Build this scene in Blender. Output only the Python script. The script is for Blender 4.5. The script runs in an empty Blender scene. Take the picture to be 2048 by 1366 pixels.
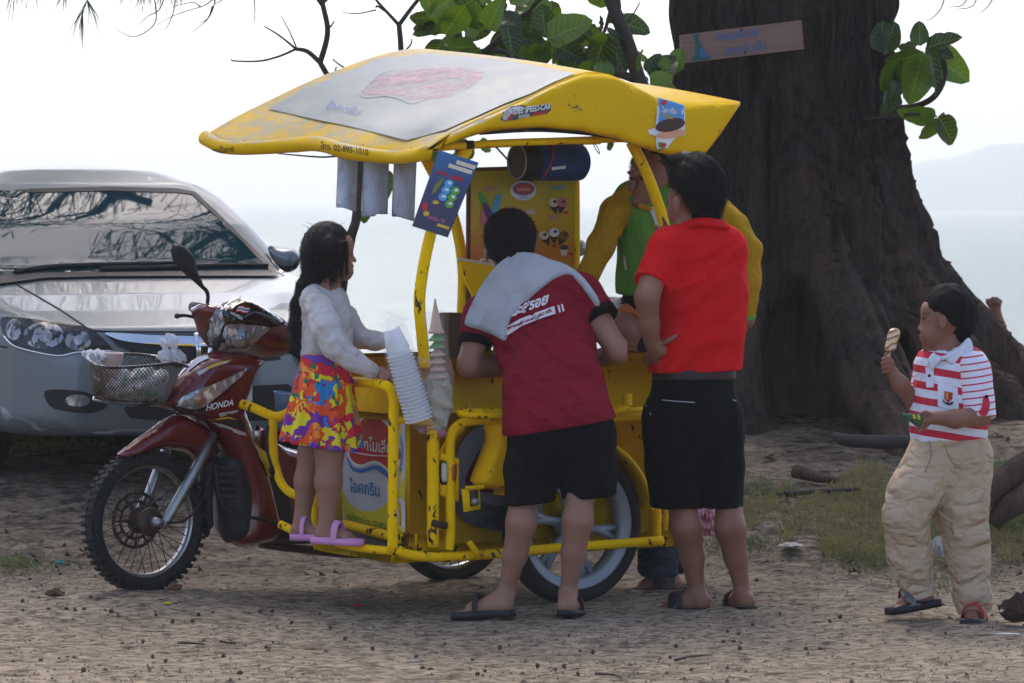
import bpy, bmesh, math, random
import numpy as np
from mathutils import Vector, Matrix
from mathutils.bvhtree import BVHTree
from mathutils.geometry import delaunay_2d_cdt

random.seed(7); RNG = np.random.default_rng(7)
SC = bpy.context.scene
COL = SC.collection
R = math.radians
# ------------------------------------------------------------ camera, world, sun, exposure
FPX, CAMH, CX, HY = 7000.0, 1.52, 1024.0, 413.0      # focal length in photo pixels, eye height, principal column, horizon row
cam_d = bpy.data.cameras.new('camera'); cam = bpy.data.objects.new('camera', cam_d); COL.objects.link(cam)
cam.location = (0, 0, CAMH); cam.rotation_euler = (R(90), 0, 0)
cam_d.sensor_width = 36; cam_d.lens = FPX/2048*36; cam_d.shift_y = -(683-HY)/2048
cam_d.clip_start = .5; cam_d.clip_end = 60000
cam_d.dof.use_dof = True; cam_d.dof.focus_distance = 13.3; cam_d.dof.aperture_fstop = 9
SC.camera = cam
SUN_EL, SUN_AZ = R(52), R(-14)                        # sun stands over the sea, a little left of the view
w = bpy.data.worlds.new('World'); SC.world = w; w.use_nodes = True
nt = w.node_tree; nt.nodes.clear()
sky = nt.nodes.new('ShaderNodeTexSky'); sky.sky_type = 'NISHITA'; sky.sun_disc = False
sky.sun_elevation = SUN_EL; sky.sun_rotation = SUN_AZ; sky.air_density = .55; sky.dust_density = 2.6; sky.ozone_density = 0.7
bgn = nt.nodes.new('ShaderNodeBackground'); bgn.inputs[1].default_value = .15
wo = nt.nodes.new('ShaderNodeOutputWorld'); nt.links.new(sky.outputs[0], bgn.inputs[0]); nt.links.new(bgn.outputs[0], wo.inputs[0])
sl = bpy.data.lights.new('sun', 'SUN'); sl.energy = .5; sl.angle = R(14); sl.color = (1, .95, .87)
so = bpy.data.objects.new('sun', sl); COL.objects.link(so)
sdir = Vector((math.sin(SUN_AZ)*math.cos(SUN_EL), math.cos(SUN_AZ)*math.cos(SUN_EL), math.sin(SUN_EL)))
so.rotation_euler = sdir.to_track_quat('Z', 'Y').to_euler(); so.location = (0, 20, 15)
SC.view_settings.view_transform = 'Standard'; SC.view_settings.look = 'None'; SC.view_settings.gamma = 1
SC.view_settings.exposure = 1.58
SC.cycles.max_bounces = 8; SC.cycles.transparent_max_bounces = 24; SC.cycles.volume_bounces = 1
SC.cycles.use_denoising = True; SC.cycles.caustics_reflective = False; SC.cycles.caustics_refractive = False

# ------------------------------------------------------------ helpers
def P(px, py, d): return Vector(((px-CX)/FPX*d, d, CAMH-(py-HY)/FPX*d))
def lin(c):
    return tuple(((v/255)/12.92 if v/255 <= .04045 else ((v/255+.055)/1.055)**2.4) for v in c)
def tag(o, label=None, cat=None, group=None, kind=None):
    if label: o['label'] = label
    if cat: o['category'] = cat
    if group: o['group'] = group
    if kind: o['kind'] = kind
    return o
def empty(name, loc, label=None, cat=None, group=None):
    o = bpy.data.objects.new(name, None); COL.objects.link(o); o.location = loc; o.empty_display_size = .1
    return tag(o, label, cat, group)
def wloc(o):
    v = Vector((0, 0, 0))
    while o is not None and o.type == 'EMPTY': v += o.location; o = o.parent
    return v
def mk(name, verts, faces, mats, parent=None, smooth=True, midx=None):
    """one mesh object; verts are world coordinates"""
    me = bpy.data.meshes.new(name)
    if isinstance(verts, np.ndarray) and isinstance(faces, np.ndarray) and faces.ndim == 2:
        n, m, k = len(verts), len(faces), faces.shape[1]
        me.vertices.add(n); me.vertices.foreach_set('co', verts.astype(np.float32).ravel())
        me.loops.add(m*k); me.loops.foreach_set('vertex_index', faces.astype(np.int32).ravel())
        me.polygons.add(m); me.polygons.foreach_set('loop_start', np.arange(0, m*k, k, dtype=np.int32))
        me.update(calc_edges=True)
    else:
        me.from_pydata([tuple(v) for v in verts], [], [tuple(int(i) for i in f) for f in faces])
    if not isinstance(mats, (list, tuple)): mats = [mats]
    for m_ in mats: me.materials.append(m_)
    if midx is not None: me.polygons.foreach_set('material_index', np.asarray(midx, dtype=np.int32))
    if smooth: me.polygons.foreach_set('use_smooth', np.ones(len(me.polygons), dtype=bool))
    me.validate(); me.update()
    o = bpy.data.objects.new(name, me); COL.objects.link(o)
    if parent is not None:
        o.parent = parent; o.matrix_parent_inverse = Matrix.Translation(-wloc(parent))
    return o
class Geo:
    """collects vertices and faces of ONE part"""
    def __init__(s): s.v, s.f = [], []
    def add(s, v, f):
        b = len(s.v); s.v += [Vector(q) for q in v]; s.f += [tuple(i+b for i in t) for t in f]; return s
    def build(s, name, m, parent=None, smooth=True): return mk(name, s.v, s.f, m, parent, smooth)
def crom(pts, n=6, closed=False):
    pts = [Vector(p) for p in pts]; N = len(pts); out = []
    for i in range(N if closed else N-1):
        g = (lambda j: pts[j % N]) if closed else (lambda j: pts[max(0, min(N-1, j))])
        a, b, c, d = g(i-1), g(i), g(i+1), g(i+2)
        for k in range(n):
            t = k/n
            out.append(.5*((2*b)+(c-a)*t+(2*a-5*b+4*c-d)*t*t+(3*b-a-3*c+d)*t**3))
    if not closed: out.append(pts[-1].copy())
    return out
def tube(pts, r, seg=10, closed=False, flat=None):
    """swept circle; r number or list; returns verts, faces"""
    pts = [Vector(p) for p in pts]; n = len(pts)
    rs = r if isinstance(r, (list, tuple)) else [r]*n
    if len(rs) != n: rs = list(np.interp(np.linspace(0, 1, n), np.linspace(0, 1, len(rs)), rs))
    V, Fc = [], []; prev = None
    for i in range(n):
        a = pts[i-1] if (i > 0 or closed) else pts[i]; b = pts[(i+1) % n] if (i < n-1 or closed) else pts[i]
        t = (b-a); t = t.normalized() if t.length > 1e-9 else Vector((0, 0, 1))
        if prev is None:
            u = t.cross(Vector((0, 0, 1)))
            if u.length < .05: u = t.cross(Vector((0, 1, 0)))
            u.normalize()
        else:
            u = prev - t*prev.dot(t); u.normalize()
        prev = u; q = t.cross(u)
        for k in range(seg):
            an = 2*math.pi*k/seg
            V.append(pts[i] + (u*math.cos(an) + q*math.sin(an)*(flat or 1))*rs[i])
    for i in range(n if closed else n-1):
        for k in range(seg):
            j = (i+1) % n
            Fc.append((i*seg+k, i*seg+(k+1) % seg, j*seg+(k+1) % seg, j*seg+k))
    if not closed:
        Fc.append(tuple(range(seg-1, -1, -1))); Fc.append(tuple((n-1)*seg+k for k in range(seg)))
    return V, Fc
def box(c, ax, ay, az, bev=0):
    """box round c with half-axis vectors"""
    c, ax, ay, az = map(Vector, (c, ax, ay, az))
    bm = bmesh.new(); bmesh.ops.create_cube(bm, size=2)
    M_ = Matrix((ax, ay, az)).transposed()
    for v in bm.verts: v.co = M_ @ v.co + c
    if bev: bmesh.ops.bevel(bm, geom=bm.edges[:], offset=bev, segments=2, affect='EDGES', profile=.5)
    bm.verts.index_update(); out = [v.co.copy() for v in bm.verts], [tuple(v.index for v in f.verts) for f in bm.faces]; bm.free(); return out
def lathe(prof, c, axis, seg=40, closed=False):
    """revolve (r, h) profile about axis through c"""
    axis = Vector(axis).normalized(); u = axis.cross(Vector((0, 0, 1)))
    if u.length < .05: u = axis.cross(Vector((0, 1, 0)))
    u.normalize(); q = axis.cross(u); c = Vector(c); V, Fc = [], []; m = len(prof)
    for k in range(seg):
        an = 2*math.pi*k/seg; dr = u*math.cos(an)+q*math.sin(an)
        for r, h in prof: V.append(c+dr*r+axis*h)
    for k in range(seg):
        for j in range(m if closed else m-1):
            a, b = k*m+j, k*m+(j+1) % m; cc, d = ((k+1) % seg)*m+(j+1) % m, ((k+1) % seg)*m+j
            Fc.append((a, b, cc, d))
    return V, Fc
def inside(poly, pts):
    x, y = pts[:, 0], pts[:, 1]; r = np.zeros(len(pts), bool); n = len(poly)
    for i in range(n):
        x1, y1 = poly[i]; x2, y2 = poly[(i+1) % n]
        c = ((y1 > y) != (y2 > y)); r ^= c & (x < (x2-x1)*(y-y1)/((y2-y1) if y2 != y1 else 1e-12)+x1)
    return r
def bdist(poly, pts):
    P_ = np.asarray(poly, float); Q = np.roll(P_, -1, 0); out = np.full(len(pts), 1e9)
    for a, b in zip(P_, Q):
        e = b-a; t = np.clip(((pts-a)@e)/max(e@e, 1e-12), 0, 1); out = np.minimum(out, np.linalg.norm(pts-a-t[:, None]*e, axis=1))
    return out
def fill(poly, res, jit=.15):
    """triangulated filled outline: 2-D verts, tris, distance to the border"""
    pl = np.asarray([(p[0], p[1]) for p in poly], float)
    lo, hi = pl.min(0), pl.max(0)
    gx, gy = np.meshgrid(np.arange(lo[0]+res/2, hi[0], res), np.arange(lo[1]+res/2, hi[1], res))
    g = np.stack([gx.ravel(), gy.ravel()], 1)
    if len(g): g = g+RNG.uniform(-jit, jit, g.shape)*res; g = g[inside(pl, g)]
    if len(g): g = g[bdist(pl, g) > res*.45]
    vs = [Vector(p) for p in pl]+[Vector(p) for p in g]; n = len(pl)
    ov, oe, of, *_ = delaunay_2d_cdt(vs, [(i, (i+1) % n) for i in range(n)], [list(range(n))], 1, 1e-6)
    V = np.array([(p.x, p.y) for p in ov]); return V, [tuple(f) for f in of], bdist(pl, V)
def inflate(poly, place, h, rr, res, back=None, edge=0.0):
    """closed pillow: outline in 2-D, half thickness h reached rr inside the border; place(x, y, k) -> 3-D"""
    V, T, D = fill(poly, res); t = np.clip(D/rr, 0, 1); H = h*np.sqrt(np.clip(1-(1-t)**2, 0, 1)); hb = h if back is None else back
    B = hb*np.sqrt(np.clip(1-(1-t)**2, 0, 1)); n = len(V); on = D < 1e-6; idx = {}; verts = [place(V[i, 0], V[i, 1], H[i]+edge) for i in range(n)]
    for i in range(n):
        if on[i] and edge == 0: idx[i] = i
        else: idx[i] = len(verts); verts.append(place(V[i, 0], V[i, 1], -B[i]-edge))
    F_ = list(T)+[tuple(idx[i] for i in reversed(t_)) for t_ in T]
    if edge:
        cnt = {}
        for t_ in T:
            for a, b in ((t_[0], t_[1]), (t_[1], t_[2]), (t_[2], t_[0])): cnt[(a, b)] = 1
        for a, b in list(cnt):
            if (b, a) not in cnt: F_.append((b, a, idx[a], idx[b]))
    return verts, F_
def sines(p, freq, seed, n=7):
    """cheap smooth noise: p (N,3) * freq (3,) -> about -1..1"""
    r = np.random.default_rng(seed); out = 0
    for i in range(n):
        k = r.normal(size=3)*np.asarray(freq); out = out+np.sin(p@k*(1+.25*i)+r.uniform(0, 6.28))
    return out/math.sqrt(n)*.8
# ---- signed distance fields -> one continuous surface
class SDF:
    def __init__(s, lo, hi, h):
        s.lo = np.array(lo, float); s.h = h
        n = np.ceil((np.array(hi)-s.lo)/h).astype(int)+1
        s.n = n; s.v = np.full(n, .5, np.float32)
        s.ax = [s.lo[i]+np.arange(n[i])*h for i in range(3)]
    def _win(s, lo, hi):
        a = np.clip(np.floor((np.array(lo)-s.lo)/s.h).astype(int), 0, s.n); b = np.clip(np.ceil((np.array(hi)-s.lo)/s.h).astype(int)+1, 0, s.n)
        return tuple(slice(x, y) for x, y in zip(a, b)), np.meshgrid(*[s.ax[i][a[i]:b[i]] for i in range(3)], indexing='ij', sparse=True)
    def _put(s, w_, d, k, op):
        v = s.v[w_]
        if v.size == 0: return
        if op == '-':
            d = -d; h = np.clip(.5-.5*(v-d)/k, 0, 1); s.v[w_] = v*(1-h)+d*h+k*h*(1-h)
        else:
            h = np.clip(.5+.5*(v-d)/k, 0, 1); s.v[w_] = v*(1-h)+d*h-k*h*(1-h)
    def cap(s, a, b, ra, rb=None, k=.02, fy=1.0, op='+', cut=False):
        """tapered capsule; fy<1 flattens it in depth"""
        rb = ra if rb is None else rb; a, b = np.array(a, float), np.array(b, float); m = max(ra, rb)+k+2*s.h+.02
        w_, (X, Y, Z) = s._win(np.minimum(a, b)-m, np.maximum(a, b)+m)
        e = b-a; L = max(e@e, 1e-12); t = np.clip(((X-a[0])*e[0]+(Y-a[1])*e[1]+(Z-a[2])*e[2])/L, 0, 1)
        d = np.sqrt((X-a[0]-t*e[0])**2+((Y-a[1]-t*e[1])/fy)**2+(Z-a[2]-t*e[2])**2)-(ra+(rb-ra)*t)
        if cut:
            l_ = math.sqrt(L); d = np.maximum(d, ((X-b[0])*e[0]+(Y-b[1])*e[1]+(Z-b[2])*e[2])/l_)
        s._put(w_, (d*(fy if fy < 1 else 1)).astype(np.float32), k, op); return s
    def chain(s, pts, rs, k=.02, fy=1.0):
        for i in range(len(pts)-1): s.cap(pts[i], pts[i+1], rs[i], rs[i+1], k, fy)
        return s
    def ell(s, c, r, k=.02, rot=None, op='+'):
        c, r = np.array(c, float), np.array(r, float); m = r.max()+k+2*s.h+.02
        w_, (X, Y, Z) = s._win(c-m, c+m); X, Y, Z = X-c[0], Y-c[1], Z-c[2]
        if rot is not None:
            Q = np.array(Matrix(rot).transposed())
            X, Y, Z = Q[0, 0]*X+Q[0, 1]*Y+Q[0, 2]*Z, Q[1, 0]*X+Q[1, 1]*Y+Q[1, 2]*Z, Q[2, 0]*X+Q[2, 1]*Y+Q[2, 2]*Z
        q = np.sqrt((X/r[0])**2+(Y/r[1])**2+(Z/r[2])**2); g = np.sqrt((X/r[0]**2)**2+(Y/r[1]**2)**2+(Z/r[2]**2)**2)
        s._put(w_, (q*(q-1)/np.maximum(g, 1e-6)).astype(np.float32), k, op); return s
    def plane(s, p, n, k=.004):
        """keep the side the normal points away from"""
        n = np.array(n, float); n /= np.linalg.norm(n); X, Y, Z = np.meshgrid(*s.ax, indexing='ij', sparse=True)
        d = ((X-p[0])*n[0]+(Y-p[1])*n[1]+(Z-p[2])*n[2]).astype(np.float32); v = s.v
        h = np.clip(.5-.5*(v-d)/k, 0, 1); s.v = v*(1-h)+d*h+k*h*(1-h); return s
    def wob(s, amp, freq, seed):
        X, Y, Z = np.meshgrid(*s.ax, indexing='ij', sparse=True); r = np.random.default_rng(seed)
        for i in range(5):
            kx, ky, kz = r.normal(size=3)*np.asarray(freq)*(1+.3*i); s.v = s.v+np.float32(amp/2)*np.sin(kx*X+ky*Y+kz*Z+r.uniform(0, 6.28)).astype(np.float32)
        return s
    def mesh(s):
        v = s.v.copy(); v[0] = v[-1] = .1; v[:, 0] = v[:, -1] = .1; v[:, :, 0] = v[:, :, -1] = .1
        sg = v < 0; n = sg.shape; c = np.zeros([q-1 for q in n], np.int8)
        for i in (0, 1):
            for j in (0, 1):
                for k in (0, 1): c += sg[i:n[0]-1+i, j:n[1]-1+j, k:n[2]-1+k]
        ids = np.argwhere((c > 0) & (c < 8)); acc = np.zeros((len(ids), 3)); cnt = np.zeros(len(ids))
        cor = [(i, j, k) for i in (0, 1) for j in (0, 1) for k in (0, 1)]
        for a in cor:
            for ax in range(3):
                if a[ax]: continue
                b = list(a); b[ax] = 1
                va = v[tuple((ids+a).T)]; vb = v[tuple((ids+b).T)]; m = (va < 0) != (vb < 0)
                t = np.where(m, va/np.where(m, va-vb, 1), 0); p = np.array(a)+t[:, None]*(np.array(b)-np.array(a)); acc += p*m[:, None]; cnt += m
        pos = (ids+acc/cnt[:, None])*s.h+s.lo
        num = np.full(c.shape, -1, np.int64); num[tuple(ids.T)] = np.arange(len(ids)); quads = []
        for ax in range(3):
            sa = [slice(None)]*3; sb = [slice(None)]*3; sa[ax] = slice(0, -1); sb[ax] = slice(1, None)
            A, B = sg[tuple(sa)], sg[tuple(sb)]; e = np.argwhere(A != B); o1, o2 = [(1, 2), (2, 0), (0, 1)][ax]
            e = e[(e[:, o1] > 0) & (e[:, o2] > 0) & (e[:, o1] < c.shape[o1]) & (e[:, o2] < c.shape[o2])]
            d1 = np.zeros(3, int); d1[o1] = 1; d2 = np.zeros(3, int); d2[o2] = 1
            q = np.stack([num[tuple((e-d1-d2).T)], num[tuple((e-d2).T)], num[tuple(e.T)], num[tuple((e-d1).T)]], 1)
            fl = ~A[tuple(e.T)]; q[fl] = q[fl][:, ::-1]; quads.append(q)
        return pos, np.concatenate(quads)
def bvh_of(o):
    me = o.data; return BVHTree.FromPolygons([v.co[:] for v in me.vertices], [p.vertices[:] for p in me.polygons])
EYE = Vector((0, 0, CAMH))
def onto_in(px, py, bvh, off, mid):
    """as onto, but a pixel just off the silhouette slides towards mid until it meets the surface"""
    for k in range(30):
        t = k*.03; p = onto(px+(mid[0]-px)*t, py+(mid[1]-py)*t, bvh, off)
        if p is not None: return p
    return P(px, py, 13)
def onto(px, py, bvh, off=.003, dflt=None):
    """the surface point a photo pixel falls on, lifted off it by off"""
    dr = (P(px, py, 10)-EYE).normalized(); h = bvh.ray_cast(EYE, dr)
    if h[0] is None: return P(px, py, dflt) if dflt else None
    n = h[1] if h[1].dot(dr) < 0 else -h[1]
    return h[0]+n*off
def decal(name, poly, bvh, m, parent, off=.003, res=8, dflt=None, smooth_n=0):
    """thin print glued on a surface; outline given in photo pixels"""
    if smooth_n: poly = [(p.x, p.y) for p in crom([(x, y, 0) for x, y in poly], smooth_n, True)]
    V, T, _ = fill(poly, res); pts = [onto(x, y, bvh, off, dflt) for x, y in V]
    T = [t for t in T if all(pts[i] is not None for i in t)]; pts = [p if p is not None else Vector((0, 0, -5)) for p in pts]
    return mk(name, pts, T, m, parent)
_dg = None
def glyphs(s, size=1.0, bold=0.0, sx=1.0, shear=0.0, align='CENTER'):
    cu = bpy.data.curves.new('glyphs', 'FONT'); cu.body = s; cu.size = size; cu.offset = bold; cu.shear = shear; cu.align_x = align; cu.align_y = 'CENTER'; cu.resolution_u = 3
    o = bpy.data.objects.new('glyphs', cu); COL.objects.link(o); bpy.context.view_layer.update()
    me = o.evaluated_get(bpy.context.evaluated_depsgraph_get()).to_mesh()
    v = np.array([q.co[:2] for q in me.vertices]) if len(me.vertices) else np.zeros((0, 2)); f = [tuple(p.vertices) for p in me.polygons]
    o.evaluated_get(bpy.context.evaluated_depsgraph_get()).to_mesh_clear(); bpy.data.objects.remove(o); bpy.data.curves.remove(cu)
    if len(v): v[:, 0] *= sx
    return v, f
def print_text(name, s, at, right, up, bvh, m, parent, off=.004, bold=0.0, dflt=None, shear=0.0, sub=True):
    """lettering centred on photo pixel at; right / up = pixel vectors for one em"""
    v, f = glyphs(s, 1.0, bold, 1.0, shear)
    if not len(v): return None
    pts = [onto(at[0]+x*right[0]+y*up[0], at[1]+x*right[1]+y*up[1], bvh, off, dflt) for x, y in v]
    f = [t for t in f if all(pts[i] is not None for i in t)]; pts = [p if p is not None else Vector((0, 0, -5)) for p in pts]
    return mk(name, pts, f, m, parent, smooth=False) if f else None
# ------------------------------------------------------------ materials
class NT:
    def __init__(s, name):
        s.m = bpy.data.materials.new(name); s.m.use_nodes = True; s.t = s.m.node_tree; s.t.nodes.clear()
        s.out = s.n('ShaderNodeOutputMaterial'); s.b = s.n('ShaderNodeBsdfPrincipled'); s.l(s.b.outputs[0], s.out.inputs[0]); s.co = s.n('ShaderNodeTexCoord').outputs['Object']
    def n(s, t, **kw):
        q = s.t.nodes.new(t)
        for k, v in kw.items(): setattr(q, k, v)
        return q
    def l(s, a, b): s.t.links.new(a, b)
    def set(s, **kw):
        for k, v in kw.items():
            i = s.b.inputs[k.replace('_', ' ')]
            if hasattr(v, 'is_linked') or isinstance(v, bpy.types.NodeSocket): s.l(v, i)
            else: i.default_value = (*v, 1) if isinstance(v, tuple) and len(v) == 3 and i.type == 'RGBA' else v
        return s
    def map(s, scale=(1, 1, 1), rot=(0, 0, 0), loc=(0, 0, 0), co=None):
        q = s.n('ShaderNodeMapping'); q.inputs['Scale'].default_value = scale; q.inputs['Rotation'].default_value = rot; q.inputs['Location'].default_value = loc
        s.l(co or s.co, q.inputs[0]); return q.outputs[0]
    def noise(s, scale, detail=4, rough=.55, co=None, dist=0, out='Fac'):
        q = s.n('ShaderNodeTexNoise'); q.inputs['Scale'].default_value = scale; q.inputs['Detail'].default_value = detail; q.inputs['Roughness'].default_value = rough; q.inputs['Distortion'].default_value = dist
        s.l(co or s.co, q.inputs['Vector']); return q.outputs[out]
    def vor(s, scale, co=None, feature='F1', out='Distance', rnd=1):
        q = s.n('ShaderNodeTexVoronoi', feature=feature); q.inputs['Scale'].default_value = scale; q.inputs['Randomness'].default_value = rnd
        s.l(co or s.co, q.inputs['Vector']); return q.outputs[out]
    def ramp(s, fac, stops, interp='LINEAR'):
        q = s.n('ShaderNodeValToRGB'); q.color_ramp.interpolation = interp; e = q.color_ramp.elements
        while len(e) < len(stops): e.new(.5)
        for i, (p, c) in enumerate(stops): e[i].position = p; e[i].color = (*c, 1) if isinstance(c, tuple) else (c, c, c, 1)
        s.l(fac, q.inputs[0]); return q.outputs[0]
    def mix(s, fac, a, b, blend='MIX'):
        q = s.n('ShaderNodeMix', data_type='RGBA', blend_type=blend)
        for sock, v in ((q.inputs[0], fac), (q.inputs[6], a), (q.inputs[7], b)):
            if isinstance(v, bpy.types.NodeSocket): s.l(v, sock)
            elif isinstance(v, (int, float)): sock.default_value = v if sock.type == 'VALUE' else (v, v, v, 1)
            else: sock.default_value = (*v, 1)
        return q.outputs[2]
    def math(s, op, a, b=0):
        q = s.n('ShaderNodeMath', operation=op)
        for i, v in enumerate((a, b)):
            if isinstance(v, bpy.types.NodeSocket): s.l(v, q.inputs[i])
            else: q.inputs[i].default_value = v
        return q.outputs[0]
    def bump(s, h, strength=.3, dist=.01):
        q = s.n('ShaderNodeBump'); q.inputs['Strength'].default_value = strength; q.inputs['Distance'].default_value = dist; s.l(h, q.inputs['Height']); s.l(q.outputs[0], s.b.inputs['Normal']); return s
def mat(name, col, rough=.5, metal=0.0, var=.18, vs=7, bump=0.0, bs=60, bd=.004, coat=0.0, spec=.5, trans=0.0, sheen=0.0, ior=1.45, sss=0.0, alpha=1.0):
    t = NT(name); c = lin(col) if max(col) > 1 else col
    a = tuple(x*(1-var) for x in c); b = tuple(min(1, x*(1+var)) for x in c)
    t.set(Base_Color=t.mix(t.noise(vs, 5), a, b), Roughness=rough, Metallic=metal, IOR=ior, Alpha=alpha)
    t.b.inputs['Specular IOR Level'].default_value = spec; t.b.inputs['Coat Weight'].default_value = coat; t.b.inputs['Coat Roughness'].default_value = .06
    t.b.inputs['Transmission Weight'].default_value = trans; t.b.inputs['Sheen Weight'].default_value = sheen
    if sss: t.b.inputs['Subsurface Weight'].default_value = sss; t.b.inputs['Subsurface Radius'].default_value = (.012, .005, .003); t.b.inputs['Subsurface Scale'].default_value = .5
    if bump: t.bump(t.noise(bs, 4), bump, bd)
    return t.m
# ------------------------------------------------------------ the setting: ground, sea, far hill, air
def gz(x, d):
    """ground height"""
    x = np.asarray(x, float); d = np.asarray(d, float)
    z = np.interp(d, [0, 13.9, 14.6, 16.3, 18.5, 20.5, 24, 34, 60, 140, 400], [0, 0, .03, .26, .46, .46, .15, -1.0, -2.6, -6, -9])
    z = z+.05*np.exp(-((x+1.42)**2+(d-13.45)**2)/.5)           # slight rise under the front wheel
    return z+.012*np.sin(x*1.7+d*.9)*np.clip((d-9)/3, 0, 1)
xs = np.concatenate([-np.geomspace(400, 3.3, 26)[:-1], np.arange(-3.3, 3.31, .03), np.geomspace(3.3, 400, 26)[1:]])
ds = np.concatenate([np.linspace(-40, 10.2, 20)[:-1], np.arange(10.2, 20.6, .035), np.geomspace(20.6, 500, 40)[1:]])
GX, GD = np.meshgrid(xs, ds, indexing='ij'); gp = np.stack([GX.ravel(), GD.ravel(), np.zeros(GX.size)], 1)
near = np.clip(1-np.abs(gp[:, 1]-15)/7, 0, 1)
zz = gz(gp[:, 0], gp[:, 1])+near*(.014*sines(gp, (4, 5, 1), 1)+.005*sines(gp, (14, 16, 1), 2)+.0015*sines(gp, (50, 55, 1), 3)+RNG.normal(0, .0014, len(gp)))
tracks = np.exp(-((gp[:, 1]-14.55-.12*np.sin(gp[:, 0]*1.3))/.22)**2)+np.exp(-((gp[:, 1]-12.15-.1*gp[:, 0]*.3)/.25)**2)
zz -= .022*tracks*near
gp[:, 2] = zz; nx_, nd_ = len(xs), len(ds)
ii = (np.arange(nx_-1)[:, None]*nd_+np.arange(nd_-1)[None]).ravel()
gq = np.stack([ii, ii+nd_, ii+nd_+1, ii+1], 1)
t = NT('sandy_ground')
sand = t.mix(t.noise(2.2, 6), lin((168, 152, 128)), lin((138, 123, 102)))
sand = t.mix(t.ramp(t.noise(26, 6, .7, co=t.map((.8, 1.1, 1))), [(.44, 0.0), (.62, 1.0)]), sand, lin((84, 74, 64)))
litter = t.ramp(t.noise(9, 8, .75, co=t.map((.7, 1.1, 1)), dist=.9), [(.5, 0.0), (.6, 1.0)])
band = t.ramp(t.noise(.55, 3, .6, co=t.map((.5, 1.3, 1), loc=(3, 1, 0))), [(.4, 0.0), (.58, 1.0)])
sep = t.n('ShaderNodeSeparateXYZ'); t.l(t.co, sep.inputs[0])
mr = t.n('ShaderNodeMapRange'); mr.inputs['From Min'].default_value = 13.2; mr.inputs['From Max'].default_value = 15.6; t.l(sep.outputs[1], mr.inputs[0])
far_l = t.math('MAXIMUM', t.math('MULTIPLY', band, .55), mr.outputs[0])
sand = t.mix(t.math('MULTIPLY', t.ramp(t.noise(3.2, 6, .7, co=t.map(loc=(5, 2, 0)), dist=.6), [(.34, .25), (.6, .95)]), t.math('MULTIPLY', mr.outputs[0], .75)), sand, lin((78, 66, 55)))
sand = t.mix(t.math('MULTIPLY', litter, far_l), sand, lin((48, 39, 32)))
sand = t.mix(t.ramp(t.vor(150), [(.06, .8), (.13, 0.0)]), sand, lin((70, 55, 45)))
t.set(Base_Color=sand, Roughness=.95); t.b.inputs['Specular IOR Level'].default_value = .15
t.bump(t.noise(120, 8, .75), .5, .008); MAT_SAND = t.m
tag(mk('ground', gp, gq, MAT_SAND), 'sandy ground with dark needle litter under the trees', kind='structure')
# sea
sx_ = np.concatenate([-np.geomspace(30000, 30, 30), np.linspace(-28, 28, 20), np.geomspace(30, 30000, 30)]); sd_ = np.geomspace(26, 40000, 110)
A_, B_ = np.meshgrid(sx_, sd_, indexing='ij'); sv = np.stack([A_.ravel(), B_.ravel(), np.full(A_.size, -1.7)], 1)
sv[:, 2] += np.clip(1-(sv[:, 1]-26)/400, 0, 1)*.05*sines(sv, (.15, .6, 0), 9)
ii = (np.arange(len(sx_)-1)[:, None]*len(sd_)+np.arange(len(sd_)-1)[None]).ravel()
t = NT('sea_water')
t.set(Base_Color=t.mix(t.noise(.05, 4, co=t.map((.25, 1, 1))), (.03, .045, .05), (.05, .065, .07)), Roughness=.3, IOR=1.33, Specular_IOR_Level=.4)
df_ = t.n('ShaderNodeBsdfDiffuse'); df_.inputs[0].default_value = (.085, .12, .115, 1); gl_ = t.n('ShaderNodeBsdfGlossy'); gl_.inputs['Roughness'].default_value = .3; gl_.inputs[0].default_value = (.9, .95, .96, 1); sm_ = t.n('ShaderNodeMixShader'); sm_.inputs[0].default_value = .16; t.l(df_.outputs[0], sm_.inputs[1]); t.l(gl_.outputs[0], sm_.inputs[2]); t.l(sm_.outputs[0], t.out.inputs[0])
t.bump(t.noise(.8, 6, .65, co=t.map((.3, 1, 1))), 1.0, .6)
bn_ = [n for n in t.t.nodes if n.type == 'BUMP'][0]; t.l(bn_.outputs[0], gl_.inputs['Normal'])
tag(mk('sea', sv, np.stack([ii, ii+len(sd_), ii+len(sd_)+1, ii+1], 1), t.m), 'pale calm sea reaching to the hazy horizon', kind='structure')
# far headland
hv, hf = [], []; nx = 60
for i in range(nx+1):
    x = 190+i/nx*900
    top = np.interp(x, [190, 255, 300, 345, 390, 450, 560, 700, 1090], [0, 18, 34, 47, 54, 60, 66, 50, 0])+2.2*math.sin(x*.11)+1.4*math.sin(x*.31)
    for j in range(9):
        a = j/8*math.pi; hv.append((x, 2600-math.cos(a)*150, -3+max(top, 0)*math.sin(a)**.8+1.2*math.sin(x*.5+j*2)))
for i in range(nx):
    for j in range(8): hf.append((i*9+j, (i+1)*9+j, (i+1)*9+j+1, i*9+j+1))
tag(mk('headland', hv, hf, mat('far_woods', (60, 84, 58), .9, var=.4, vs=.05)), 'wooded headland across the bay, pale with haze', kind='structure')
# air: one even, pale volume round everything
hz = NT('haze_air'); hz.t.nodes.remove(hz.b); pv = hz.n('ShaderNodeVolumePrincipled'); pv.inputs['Color'].default_value = (.79, .82, .8, 1); pv.inputs['Density'].default_value = 8e-4; pv.inputs['Anisotropy'].default_value = .2
hz.l(pv.outputs[0], hz.out.inputs['Volume'])
HAZE=1
hb = mk('haze', *box((0, 1500, 40), (2600, 0, 0), (0, 1700, 0), (0, 0, 52)), hz.m, smooth=False); tag(hb, 'thin sea haze filling the air', kind='stuff')
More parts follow.
